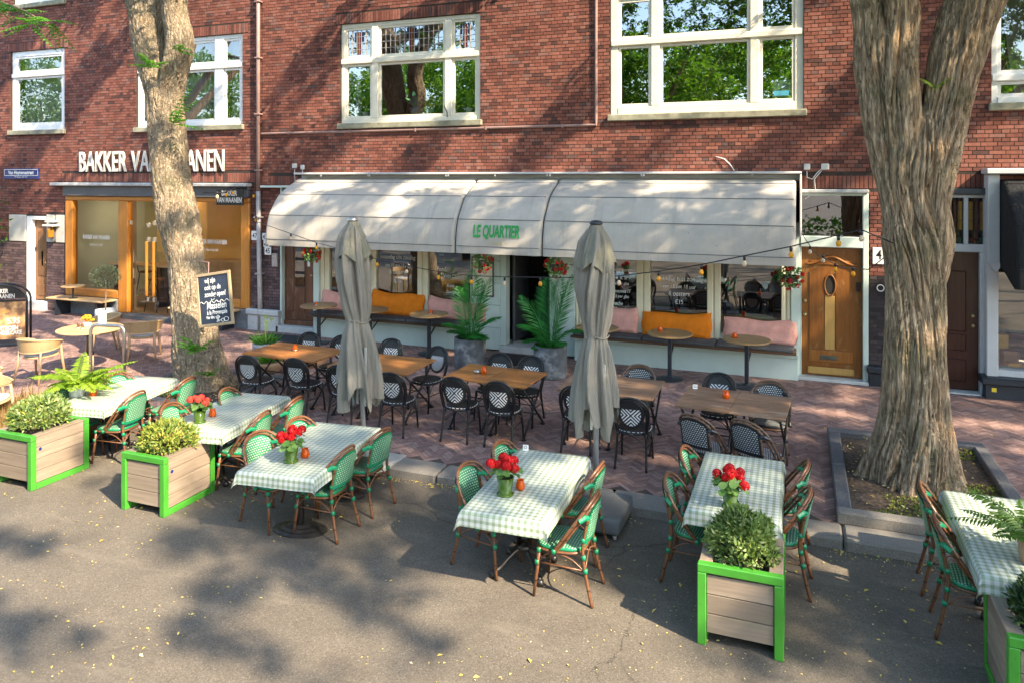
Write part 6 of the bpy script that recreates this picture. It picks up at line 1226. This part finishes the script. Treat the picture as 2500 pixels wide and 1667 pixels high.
for x, y, l in ((-14.2, 13.5, 'black bar stool inside the bakery door, left'), (-13.55, 13.55, 'black bar stool inside the bakery door, right'), (-15.6, 14.5, 'black bar stool inside the left bakery window')):
    t = thing('bar_stool', l, 'stool', (x, y, .08), 0, 'bar stools inside the bakery'); b = B(); b.lathe([(.16, .74), (.17, .76), (.16, .78)], 20, capt=True); part('seat', b, 'walnut', t); b = B(); b.tube([(-.15, -.16, .95), (0, -.2, .97), (.15, -.16, .95)], .012, 6); b.tube([(-.15, -.16, .95), (-.14, -.12, .74)], .01, 6); b.tube([(.15, -.16, .95), (.14, -.12, .74)], .01, 6); part('backrest', b, 'black', t, True)
    for sx in (-1, 1):
        for sy in (-1, 1): b = B(); b.tube([(.11*sx, .11*sy, .74), (.19*sx, .19*sy, 0)], .011, 6); part('leg', b, 'black', t, True)
    b = B(); b.tube([(.16*cos(a)*1.12, .16*sin(a)*1.12, .28) for a in np.linspace(0, 2*pi, 16, endpoint=False)], .008, 5, closed=True); part('foot_ring', b, 'black', t, True)
# bright boxes in the right shop window
for l, x, z, w_, h_, m in (('small yellow box in the right shop window', 3.02, .31, .16, .16, 'gold'), ('orange box behind the yellow one in the right shop window', 3.0, .31, .2, .32, 'terra'), ('tall mustard box in the right shop window', 2.9, .31, .22, .52, 'gold')):
    t = thing('box', l, 'box', (x, 13.2+.12*(z == .31)*(h_ > .2)+.2*(h_ > .4), z)); b = B(); b.cbox(-w_/2, w_/2, -w_/2, w_/2, 0, h_, .006); part('carton', b, m, t); b = B(); b.cbox(-w_/2-.004, w_/2+.004, -w_/2-.004, w_/2+.004, h_-.04, h_+.004, .004); part('lid', b, m, t)
# chalkboard on the grey tree
t = thing('chalkboard', 'framed chalkboard hung on the grey tree trunk reading Masselen', 'sign', (-7.905, 8.56, 1.485)); t.rotation_euler = (radians(-4), radians(-9.5), 0); b = B()
b.cbox(-.315, .315, -.018, .018, .345, .385, .004); b.cbox(-.315, .315, -.018, .018, -.385, -.345, .004); b.cbox(-.315, -.277, -.0175, .0175, -.345, .345, .004); b.cbox(.277, .315, -.0175, .0175, -.345, .345, .004); part('frame', b, 'frameash', t); b = B(); b.box(-.277, .277, -.006, .012, -.345, .345); part('slate', b, 'board', t)
for tx, sz, z, x in (('wij zijn', .10, .245, -.06), ('ook op de', .10, .145, -.02), ('zondag open!', .10, .045, .02), ('Masselen', .14, -.135, .03), ('à la Provençale', .085, -.215, .03), ('Vier fdm. v.f.le', .06, -.275, -.05), ('26.-', .075, -.325, .05)): text(tx, sz, 'chalk', t, (x, -.0085, z), off=.002, sx=.72, shear=.12, name='chalk_lettering')
b = B(); b.tube([(-.27+.54*k/40, -.009, -.035+.016*sin(k*.9)) for k in range(41)], .004, 4); b.tube([(.19+.045*cos(k*.52), -.009, -.3+.03*sin(k*.52)) for k in range(12)], .004, 4, closed=True); b.tube([(.13+.03*cos(k*.52), -.009, -.31+.024*sin(k*.52)) for k in range(12)], .004, 4, closed=True); b.tube([(-.03+.03*cos(a), -.009, .02+.03*sin(a)) for a in np.linspace(pi*1.1, pi*1.9, 8)], .003, 4); part('chalk_drawing', b, 'chalk', t)
b = B(); b.tube([(-.1, .02, .38), (-.2, .15, .55), (-.45, .25, .6)], .006, 5); part('rope', b, simple('pink_rope', (.4, .22, .2), .8), t)
# pots behind the grey tree
def grass_pot(lbl, x, y, r, h, mat, n, L, stalks):
    t = thing('flower_pot', lbl, 'potted plant', (x, y, 0), 0, 'flower pots behind the grey tree'); b = B(); b.lathe([(r*.8, 0), (r, h*.8), (r, h), (r*.92, h), (r*.9, h*.85)], 26, capt=True); part('pot', b, mat, t, True)
    a = RNG.uniform(0, 2*pi, n); P = []; Dv = []; 
    for k in range(n): q = RNG.uniform(0, r*.6); P.append((q*cos(a[k]), q*sin(a[k]), h*.9)); Dv.append((cos(a[k])*.8, sin(a[k])*.8, RNG.uniform(.25, 1.2)))
    stuff(obj('foliage', leaves_mesh('foliage', P, Dv, rdirs(n), RNG.uniform(.6, 1.1, n)*L, .016, 'leafb', .1), t))
    for k in range(stalks):
        an = RNG.uniform(0, 6); tip = np.array((.14*cos(an), .14*sin(an), h+.38+.08*RNG.random())); b = B(); b.tube([(0, 0, h*.9), tuple(tip*np.array((.5, .5, .8))), tuple(tip)], .004, 5); st = part('stalk', b, 'fern', t); d = rdirs(20); obj('flower_head', leaves_mesh('flower_head', tip+d*.01, d, rdirs(20), .035, .012, 'fern'), st)
grass_pot('grey pot with grassy leaves and bare flower stalks behind the grey tree', -8.80, 10.75, .22, .34, 'potgl', 120, .28, 4); grass_pot('low clay bowl with short green grass beside the black chevron chair', -8.30, 10.25, .23, .17, 'terra', 160, .20, 0); grass_pot('clay bowl behind the low one, against the orange table', -7.85, 10.85, .25, .22, 'terra', 50, .10, 0)
# dry grass at the left edge
n = 22000; P = np.stack([RNG.uniform(-10.4, -8.45, n), RNG.normal(6.72, .36, n), np.full(n, -.1)], 1); k = fbm(P*2.5, 3) > .40; P = P[k]; P[:, 2] = np.where(P[:, 1] > 7.34, .0, -.1); n = len(P); Dv = RNG.normal(size=(n, 3))*.55; Dv[:, 2] = RNG.uniform(.5, 1.1, n)
o = obj('grass', leaves_mesh('grass', P, Dv, rdirs(n), RNG.uniform(.16, .42, n), .011, 'grassd', .1)); stuff(o); n = 700; P2 = P[RNG.integers(0, len(P), n)]; Dv = RNG.normal(size=(n, 3))*.5; Dv[:, 2] = 1; o = obj('grass', leaves_mesh('grass', P2, Dv, rdirs(n), RNG.uniform(.12, .3, n), .009, 'leaf', .1)); stuff(o)
t = thing('wall_shrub', 'leafy climbing shrub against the wall at the far left edge', 'shrub', (-18.9, 12.3, 0)); n = 900; P = np.stack([RNG.normal(0, .28, n), RNG.normal(.1, .2, n), RNG.uniform(.4, 3.0, n)], 1); stuff(obj('foliage', leaves_mesh('foliage', P, rdirs(n), rdirs(n), .13, .06, 'leaf'), t)); b = B()
for k in range(6): a = k*1.1; b.tube([(.05*cos(a), .05*sin(a), 0), (.2*cos(a), .1+.12*sin(a), 1.2), (.3*cos(a), .1+.16*sin(a), 2.6)], [.016, .012, .006], 6)
part('stems', b, 'fern', t, True)

# ================================================================= TREES
def bark_mesh(name, spine, mat, na=110, nl=170, amp=.06, freq=4.2, zf=1.3, seed=0, twist=.25, flare=0, fine=.02, n3k=.24):
    S = [Vector(s[:3]) for s in spine]; R = [s[3] for s in spine]; P = smooth_path(S, 8); m = len(P); rr = np.interp(np.linspace(0, len(S)-1, m), range(len(S)), R)
    ts = np.linspace(0, m-1, nl+1); C = np.stack([np.interp(ts, range(m), [p[i] for p in P]) for i in range(3)], 1); rad = np.interp(ts, range(m), rr)
    T = np.gradient(C, axis=0); T /= np.linalg.norm(T, axis=1)[:, None]; X = np.array((1., 0, 0))-T*T[:, :1]; X /= np.linalg.norm(X, axis=1)[:, None]; Y = np.cross(T, X); L = np.concatenate([[0], np.cumsum(np.linalg.norm(np.diff(C, axis=0), axis=1))])
    a = np.linspace(0, 2*pi, na, endpoint=False); A = a[None]+twist*L[:, None]+.35*np.sin(L[:, None]*1.7+seed); q = np.stack([np.cos(A)*freq*.5, np.sin(A)*freq*.5, np.repeat(L[:, None]*zf, na, 1)], -1)+seed*7.1
    w = (fbm(q*.7+3.3, 2, seed+9)-.5)[..., None]*1.1
    def crack(qq, sd, wd): return np.exp(-(np.abs(2*fbm(qq, 2, sd)-1)/wd)**1.2)
    c1 = crack(q+w, seed, .075); c2 = crack(q*np.array((2.3, 2.3, 1.5))+w*1.6, seed+5, .09); plate = fbm(q*1.1+w, 3, seed+40)-.5
    n3 = fbm(np.stack([np.cos(A)*1.1, np.sin(A)*1.1, np.repeat(L[:, None]*.9, na, 1)], -1)+seed, 2, seed+20)-.5
    cord = fbm(np.stack([np.cos(A)*2.1, np.sin(A)*2.1, np.repeat(L[:, None]*.35, na, 1)], -1)+seed*3.3, 2, seed+60)-.5
    r = rad[:, None]*(1.03+amp*1.9*cord+amp*(.60*plate-.80*c1-.45*c2)+n3k*n3+fine*(fbm(q*5, 2, seed+30)-.5))
    if flare: lob = np.cos(A*5+seed)+.6*np.cos(A*8+1.3*seed); r = r*(1+flare*np.exp(-(L[:, None])/.35)*(.25*lob))
    V = C[:, None]+X[:, None]*np.cos(a)[None, :, None]*r[..., None]+Y[:, None]*np.sin(a)[None, :, None]*r[..., None]; V = V.reshape(-1, 3)
    i = np.arange(nl)[:, None]; k = np.arange(na)[None]; F = np.stack([i*na+k, i*na+(k+1) % na, (i+1)*na+(k+1) % na, (i+1)*na+k], -1).reshape(-1, 4)
    me = bpy.data.meshes.new(name); me.vertices.add(len(V)); me.vertices.foreach_set('co', V.ravel()); me.loops.add(F.size); me.loops.foreach_set('vertex_index', F.ravel().astype(np.int32)); me.polygons.add(len(F)); me.polygons.foreach_set('loop_start', np.arange(0, F.size, 4, dtype=np.int32)); me.polygons.foreach_set('loop_total', np.full(len(F), 4, np.int32)); me.polygons.foreach_set('use_smooth', np.ones(len(F), bool)); me.update(calc_edges=True); me.materials.append(M[mat]); return me
TREES = {}
def tree(key, lbl, base, mat, trunk, limbs, **k):
    t = thing('street_tree', lbl, 'tree', (base[0], base[1], 0), 0, 'street trees along the terrace'); o = (-base[0], -base[1], 0); big = k.pop('big', True)
    obj('trunk', bark_mesh('trunk', trunk, mat, **k), t, o)
    for i, l in enumerate(limbs):
        kk = dict(k); kk.update(flare=0, na=150 if big and i < 2 else 24, nl=260 if big and i < 2 else 40, seed=k.get('seed', 0)+i+1); obj('limb', bark_mesh('limb', l, mat, **kk), t, o)
    TREES[key] = t; return t
tree('R', 'thick brown tree trunk with deep stringy bark forking at the top, on the right', (1.17, 9.0), 'barkR', [(1.18, 9.0, -.12, .60), (1.17, 9.0, .07, .49), (1.17, 9, .49, .385), (1.16, 9, .96, .31), (1.155, 9, 1.89, .265), (1.19, 9, 2.54, .31), (1.15, 9, 3.05, .28), (1.19, 9, 3.5, .33), (1.2, 9, 3.8, .28), (1.2, 9, 4.0, .16)],
     [[(1.08, 8.95, .5, .18), (1.06, 8.92, 1.2, .205), (1.06, 8.91, 2.0, .20), (1.05, 8.93, 2.9, .205), (1.0, 9, 3.6, .265), (.88, 9, 4.5, .31), (.84, 9, 5.2, .33), (.5, 8.8, 6.6, .24), (-.3, 8.4, 8.2, .15), (-1.2, 8.0, 9.6, .06)], [(1.28, 8.90, .5, .13), (1.295, 8.87, 1.2, .14), (1.29, 8.86, 2.0, .14), (1.31, 8.88, 2.9, .15), (1.39, 8.95, 3.6, .21), (1.56, 9, 4.6, .255), (1.80, 9.05, 5.3, .27), (2.5, 9.1, 6.7, .2), (3.4, 9.2, 8.3, .12), (4.4, 9, 9.6, .05)], [(.7, 8.85, 5.9, .12), (1.6, 7.4, 7.4, .12), (2.6, 5.6, 8.8, .08), (3.5, 4.4, 9.6, .04)], [(2.2, 9.1, 6.3, .12), (4, 8, 7.6, .1), (6, 6.6, 8.8, .07), (7.4, 5.8, 9.4, .03)]], amp=.20, freq=8.5, zf=1.1, seed=2, twist=.20, flare=.55, na=260, nl=360, fine=.05)
tree('L', 'grey leaning tree trunk with a chalkboard hung on it, on the left', (-8.75, 9.2), 'barkL', [(-8.70, 9.2, -.12, .46), (-8.77, 9.2, .2, .39), (-8.86, 9.2, .56, .355), (-8.90, 9.2, 1.04, .315), (-9.08, 9.2, 1.93, .265), (-9.25, 9.2, 2.61, .30), (-9.40, 9.2, 3.3, .275), (-9.45, 9.2, 4.0, .28), (-9.47, 9.2, 4.5, .28), (-9.48, 9.2, 4.8, .2)],
     [[(-9.46, 9.2, 4.0, .2), (-9.62, 9.2, 4.8, .26), (-9.80, 9.2, 5.4, .28), (-9.95, 9.2, 6.2, .30), (-10.3, 9.0, 7.6, .2), (-11, 8.6, 9.4, .09)], [(-9.42, 9.15, 4.0, .16), (-9.28, 9.15, 4.8, .20), (-9.15, 9.15, 5.4, .21), (-9.2, 9.1, 6.1, .19), (-8.6, 8.8, 7.6, .14), (-7.4, 8.2, 9.2, .06)], [(-9.9, 9.1, 6.8, .12), (-8.2, 7.2, 7.8, .1), (-6.4, 5.4, 8.8, .05)], [(-10.1, 9, 7.0, .1), (-11.8, 9.8, 8.0, .09), (-13.6, 10.6, 8.9, .04)]], amp=.085, freq=7.0, zf=4.2, seed=5, twist=.12, flare=.3, na=220, nl=330, fine=.06, n3k=.2)
def plain_tree(key, lbl, x, y, h0, seed):
    g = np.random.default_rng(seed); L = []
    for k in range(7): a = k*.9+g.uniform(-.3, .3); rr = g.uniform(2.2, 3.6); L.append([(x, y, h0*.8, .16), (x+rr*.3*cos(a), y+rr*.3*sin(a), h0+1.0, .13), (x+rr*.7*cos(a), y+rr*.7*sin(a), h0+2.6, .08), (x+rr*cos(a), y+rr*sin(a), h0+4, .03)])
    return tree(key, lbl, (x, y), 'barkR', [(x, y, -.15, .42), (x, y, .5, .30), (x+.05, y, 2, .26), (x, y, h0, .24), (x, y, h0+1, .12)], L, big=False, amp=.12, freq=5, zf=1.2, seed=seed, na=50, nl=60, fine=.05)
plain_tree('E', 'street tree further right along the kerb, crown over the right house', 11, 8.3, 4.2, 31); plain_tree('W', 'street tree further left along the kerb, crown before the bakery wall', -18.6, 8.6, 4.2, 32)
plain_tree('N1', 'tree across the road to the right behind the viewpoint', 5.6, -4.4, 4.4, 33); plain_tree('N0', 'tree across the road to the left behind the viewpoint', -6.0, -4.5, 4.4, 34); plain_tree('N2', 'tree across the road further right behind the viewpoint', 14, -1.5, 4.4, 35); plain_tree('F1', 'park tree behind the viewpoint opposite the wide window', -2.5, -11, 3.6, 36); plain_tree('F2', 'park tree behind the viewpoint opposite the leaded window', -14, -10, 3.6, 37); plain_tree('F3', 'park tree behind the viewpoint opposite the oak door', 6.5, -13, 3.6, 38); plain_tree('F4', 'park tree far left behind the viewpoint', -26, -12, 3.6, 39); plain_tree('F5', 'park tree behind the viewpoint mirrored in the curtained double window', -32, -6, 3.6, 40); plain_tree('F6', 'park tree behind the viewpoint mirrored in the leftmost window', -43, -6, 3.6, 41); plain_tree('F7', 'park tree behind the viewpoint in the middle of the row', -20, -13.5, 3.6, 42)
# ---- crowns: leaf sprays hung where the photo's trees throw their shade (over the terrace and the facade), always above the view
def gauss(x, y, cx, cy, rx, ry): return np.exp(-(((x-cx)/rx)**2+((y-cy)/ry)**2))
def nz(x, y, s, seed): return fbm(np.stack([x*s, y*s, np.full_like(x, seed*3.7)], -1), 3, seed)
def shade_ground(x, y):
    d = np.where(y > 7.5, .97, .16)
    d = np.where((y > 7.5) & (x < -9.3), .62, d)
    d = np.where((y <= 7.5) & (y > 6.0) & (x > -5.6) & (x < -.3), .94, d)
    d = np.where((x > -.62) & (y < 7.5), .93, d)
    for cx, cy, rx, ry, v in ((-6.6, 4.65, .55, .22, .9), (-5.15, 5.25, .45, .26, .9), (-4.1, 5.35, .95, .45, 1.0), (-3.4, 5.9, 1.2, .5, 1.0), (-2.85, 5.1, .6, .38, .95), (-5.35, 3.75, .35, .35, .9), (-3.1, 4.25, .35, .22, .8), (-3.85, 4.45, .42, .25, .75), (-6.3, 3.9, .5, .3, .6), (-6.7, 7.15, .45, .55, 1.0), (-5.2, 6.5, .6, .8, 1.0)): d = d+(v-d)*np.clip(gauss(x, y, cx, cy, rx, ry)*1.5, 0, 1)
    for cx, cy, rx, ry in ((-1.55, 5.35, .75, .35), (-2.0, 5.85, .45, .28), (-8.75, 7.05, .7, .7), (-6.85, 6.55, .36, .22), (-9.9, 7.4, 1.4, .8), (-12.2, 9.2, .9, .7), (-.95, 6.95, .12, .22), (-2.65, 6.85, .28, .2), (.7, 7.15, .4, .4), (.26, 11.25, .55, .16), (2.3, 11.4, .8, .14), (-2.6, 9.6, .25, .12), (-5.0, 8.9, .22, .1), (-10.4, 9.6, .6, .2), (-14.5, 11.8, .8, .12), (-17, 12.7, .8, .2), (-12.3, 11.2, .5, .12), (-.6, 9.3, .25, .12), (-6.6, 5.95, .45, .3), (-8.0, 9.4, .4, .2), (-1.0, 4.9, 1.2, .35)): d = d*(1-np.clip(gauss(x, y, cx, cy, rx, ry)*1.4, 0, 1))
    n = nz(x*1.0, y*1.6, 2.1, 4); lo = np.where(y > 7.5, .30, .40)
    return np.where(d > .9, 1.0, np.clip((n-(1-d)*.62-.20)*9, 0, 1))
def shade_wall(x, z):
    u = (-.742*x-.67*z); v = (.67*x-.742*z)          # along / across the slanting streaks
    n = fbm(np.stack([u*.30, v*1.35, np.full_like(u, 2.2)], -1), 3, 12)
    d = np.full_like(x, .50); d = np.where(x < -13.5, .60, d); d = np.where((x > -13.5) & (x < -11), .52, d); d = np.where((x > -10.7) & (x < -9), .45, d); d = np.where((x > -6) & (x < -3), .46, d); d = np.where((x > -3.5) & (x < .6) & (z > 4), .20, d); d = np.where((x > -5.5) & (x < 1) & (z < 4), .42, d)
    d = np.where((x > .3) & (z < 4.6), .70, d); d = np.where((x > .2) & (z > 4.9), .32, d)
    lo = z < 1.6; d = np.where(lo & (x > -12.2) & (x < -8.6), .64, d); d = np.where(lo & (x >= -8.6) & (x < -2), .90, d); d = np.where(lo & (x < -13), .5, d); d = np.where(lo & (x >= -2), .85, d)
    return np.clip((n-(.5-(d-.5)*.62))*10, 0, 1)
def crown_points():
    S = np.array(SUN); out = []
    def clr(q): d = -q[:, 0]*.358+q[:, 1]*.934; return 3.25+.245*np.maximum(d, 0)+.45
    def emit(p, n):
        g = RNG; t0 = (5.2-p[:, 2])/S[2]; z = g.uniform(6.2, 13.0, len(p)); q = p+S*((z-p[:, 2])/S[2])[:, None]; need = clr(q)
        for _ in range(6):
            bad = q[:, 2] < need; q[bad] = q[bad]+S*.8; need = clr(q)
        return q[(q[:, 2] < 15) & (q[:, 2] > p[:, 2]+.5)]
    N = 12500; p = np.stack([RNG.uniform(-20, 4.5, N), RNG.uniform(2.4, 13, N), np.zeros(N)], 1); k = RNG.random(N) < shade_ground(p[:, 0], p[:, 1]); out.append(emit(p[k], 0))
    N = 6500; p = np.stack([RNG.uniform(-20.5, 4.5, N), np.full(N, 13.0), RNG.uniform(0, 8.2, N)], 1); k = RNG.random(N) < shade_wall(p[:, 0], p[:, 2]); out.append(emit(p[k], 0))
    N = 1500; p = np.stack([RNG.uniform(-11, .5, N), RNG.uniform(7.6, 13, N), np.zeros(N)], 1); k = RNG.random(N) < shade_ground(p[:, 0], p[:, 1]); out.append(emit(p[k], 0))
    N = 3200; p = np.stack([RNG.uniform(-24, 8, N), RNG.uniform(-7, 2.3, N), np.zeros(N)], 1); k = (nz(p[:, 0], p[:, 1], .7, 8) > .46) & ~((np.abs(p[:, 0]+3) < 3) & (p[:, 1] > 1.2)); out.append(emit(p[k], 0))
    return np.concatenate(out)
def spray(C, n, R, L, flat=.55):
    """n leaves round each centre of C, set pinnately on short twigs"""
    m = len(C); P = np.repeat(C, n, 0)+rdirs(m*n)*RNG.uniform(0, 1, (m*n, 1))**.5*R*np.array((1, 1, flat)); D = rdirs(m*n); D[:, 2] = D[:, 2]*.5-.25; N = rdirs(m*n)*.6; N[:, 2] += .8
    return P, D, N, RNG.uniform(.75, 1.2, m*n)*L
Q = crown_points(); keys = ['R', 'L', 'E', 'W', 'N1', 'N0', 'N2']; C2 = np.array([(TREES[k].location.x, TREES[k].location.y) for k in keys])
near = np.argmin(np.linalg.norm(Q[:, None, :2]-C2[None], axis=2), 1)
for i, k in enumerate(keys):
    q = Q[near == i]
    if len(q) == 0: continue
    P, D, N, L = spray(q, 17, .155, .115); o = TREES[k]
    stuff(obj('crown', leaves_mesh('crown', P-np.array((o.location.x, o.location.y, 0)), D, N, L, L*.52, 'leaf'), o))
# crowns of the trees across the road, seen mirrored in the panes
for k, n, r, zc, rz in (('N0', 380, 3.0, 7.2, 2.4), ('F1', 900, 4.2, 6.4, 4.2), ('F2', 900, 4.4, 6.0, 4.2), ('F3', 900, 4.2, 6.0, 4.0), ('F4', 800, 4.4, 6.0, 4.2), ('F7', 900, 4.8, 6.8, 4.8), ('F5', 800, 4.6, 6.5, 4.4), ('F6', 800, 4.8, 6.8, 4.6)):
    o = TREES[k]; d = rdirs(n); lum = 1+.9*(fbm(d*1.9+n*.01, 3)-.5); c = d*np.array((r, r, rz))*(RNG.uniform(.35, 1, n)**.6*lum)[:, None]+np.array((0, 0, zc)); c = c[c[:, 2] > 2.2]
    if k == 'N0': c = c[(c[:, 2] > 4.8)]
    P, D, N, L = spray(c, 22, .42, .26, .7); stuff(obj('crown', leaves_mesh('crown', P, D, N, L, L*.5, 'leaff'), o))
t = thing('hedge', 'hedge along the far side of the road behind the viewpoint', 'hedge', (-4, -8, 0)); n = 9000; P = np.stack([RNG.uniform(-26, 26, n), RNG.normal(0, .5, n), RNG.uniform(.0, 1.5, n)], 1); stuff(obj('foliage', leaves_mesh('foliage', P, rdirs(n), rdirs(n), .24, .14, 'leaf'), t))
# sprigs low on the trunks and the branch hanging in at the top left
def sprig(tr, p, dirs, L, mat, ll=.05):
    for (az, up) in dirs:
        s, P, Dv, N, Ls, w2 = frond(L*RNG.uniform(.8, 1.15), 11, ll*.5, ll*1.5, .35, mat, up, lean=.25); o = obj('leaf_sprig', leaves_mesh('leaf_sprig', P, Dv, N, Ls*.9, ll*.62, mat), tr, tuple(p[i]-tr.location[i] for i in range(3)), (0, 0, az)); b = B(); b.tube(s, .003, 4); part('twig', b, mat, o)
T_ = TREES['L']; sprig(T_, (-9.0, 8.86, 4.05), [(-.3, .5), (-.1, .9), (.2, .2), (-.7, .7), (-.2, 1.3)], .55, 'leafb', .065); sprig(T_, (-9.42, 8.84, 4.95), [(-.8, .5), (-.4, .3), (-2, .4), (.0, .5), (-1.3, .8)], .42, 'leafb', .06); sprig(T_, (-9.0, 8.9, 5.2), [(-.2, .3), (.1, .1), (-.5, .4)], .5, 'leafb', .06)
sprig(T_, (-8.45, 8.80, .62), [(-1.6, 1.1), (-1.0, .8), (-2.3, .9), (-.5, .6), (-1.3, .5), (-2.8, .6), (.1, .9)], .38, 'leafb', .06); sprig(T_, (-8.32, 8.86, .25), [(-.9, .8), (-.3, .6), (-1.6, .7), (.2, .9)], .30, 'leafb', .05); sprig(T_, (-8.5, 8.95, 1.05), [(-.2, .5), (-.6, .4)], .3, 'leafb', .05)
sprig(TREES['R'], (1.32, 8.75, 4.15), [(.2, 1.0), (1.0, .9), (2.4, 1.0)], .24, 'fern', .04)
W2 = TREES['W']; b = B(); br = [(-16.2, 8.6, 6.9), (-14.2, 8.5, 6.55), (-12.6, 8.5, 6.25), (-11.7, 8.45, 5.95), (-11.1, 8.4, 5.68)]; b.tube(br, [.05, .035, .022, .014, .006], 7); part('hanging_branch', b, 'barkR', W2, True, loc=(18.6, -8.6, 0))
for i in range(5): sprig(W2, tuple(np.array(br[2])+(np.array(br[4])-np.array(br[2]))*i/4+RNG.normal(0, .05, 3)), [(RNG.uniform(-3, 3), RNG.uniform(-.5, .5)) for _ in range(6)], .50, 'leafb', .06)
sprig(W2, (-12.6, 8.4, 6.3), [(RNG.uniform(-3, 3), RNG.uniform(-.6, .4)) for _ in range(12)], .5, 'leafb', .06)
# fallen leaves on the road and paving
n = 3400; P = np.stack([RNG.uniform(-9.5, 2.2, n), RNG.uniform(2.3, 7.3, n), np.full(n, -.094)], 1); k = (fbm(P*1.1+9, 3) > .47); P = P[k]; n2 = 420; P2 = np.stack([RNG.uniform(-10, 4, n2), RNG.uniform(7.75, 12.7, n2), np.full(n2, .006)], 1); n3 = 900; P3 = np.stack([RNG.uniform(-7, 3, n3), 7.32-np.abs(RNG.normal(0, .07, n3)), np.full(n3, -.092)], 1); P3 = P3[fbm(P3*1.6, 2) > .47]
P = np.concatenate([P, P2, P3]); n = len(P); D = rdirs(n); D[:, 2] *= .12; D[:, 2] = np.abs(D[:, 2]); N = rdirs(n)*.35; N[:, 2] = 1; L = RNG.choice([.011, .017, .026, .042], n, p=[.40, .34, .20, .06]); stuff(obj('fallen_leaves', leaves_mesh('fallen_leaves', P, D, N, L*1.2, L*.62, 'fallen', .2)))
print('objects', len(bpy.data.objects), 'tris', sum(len(m.polygons) for m in bpy.data.meshes))
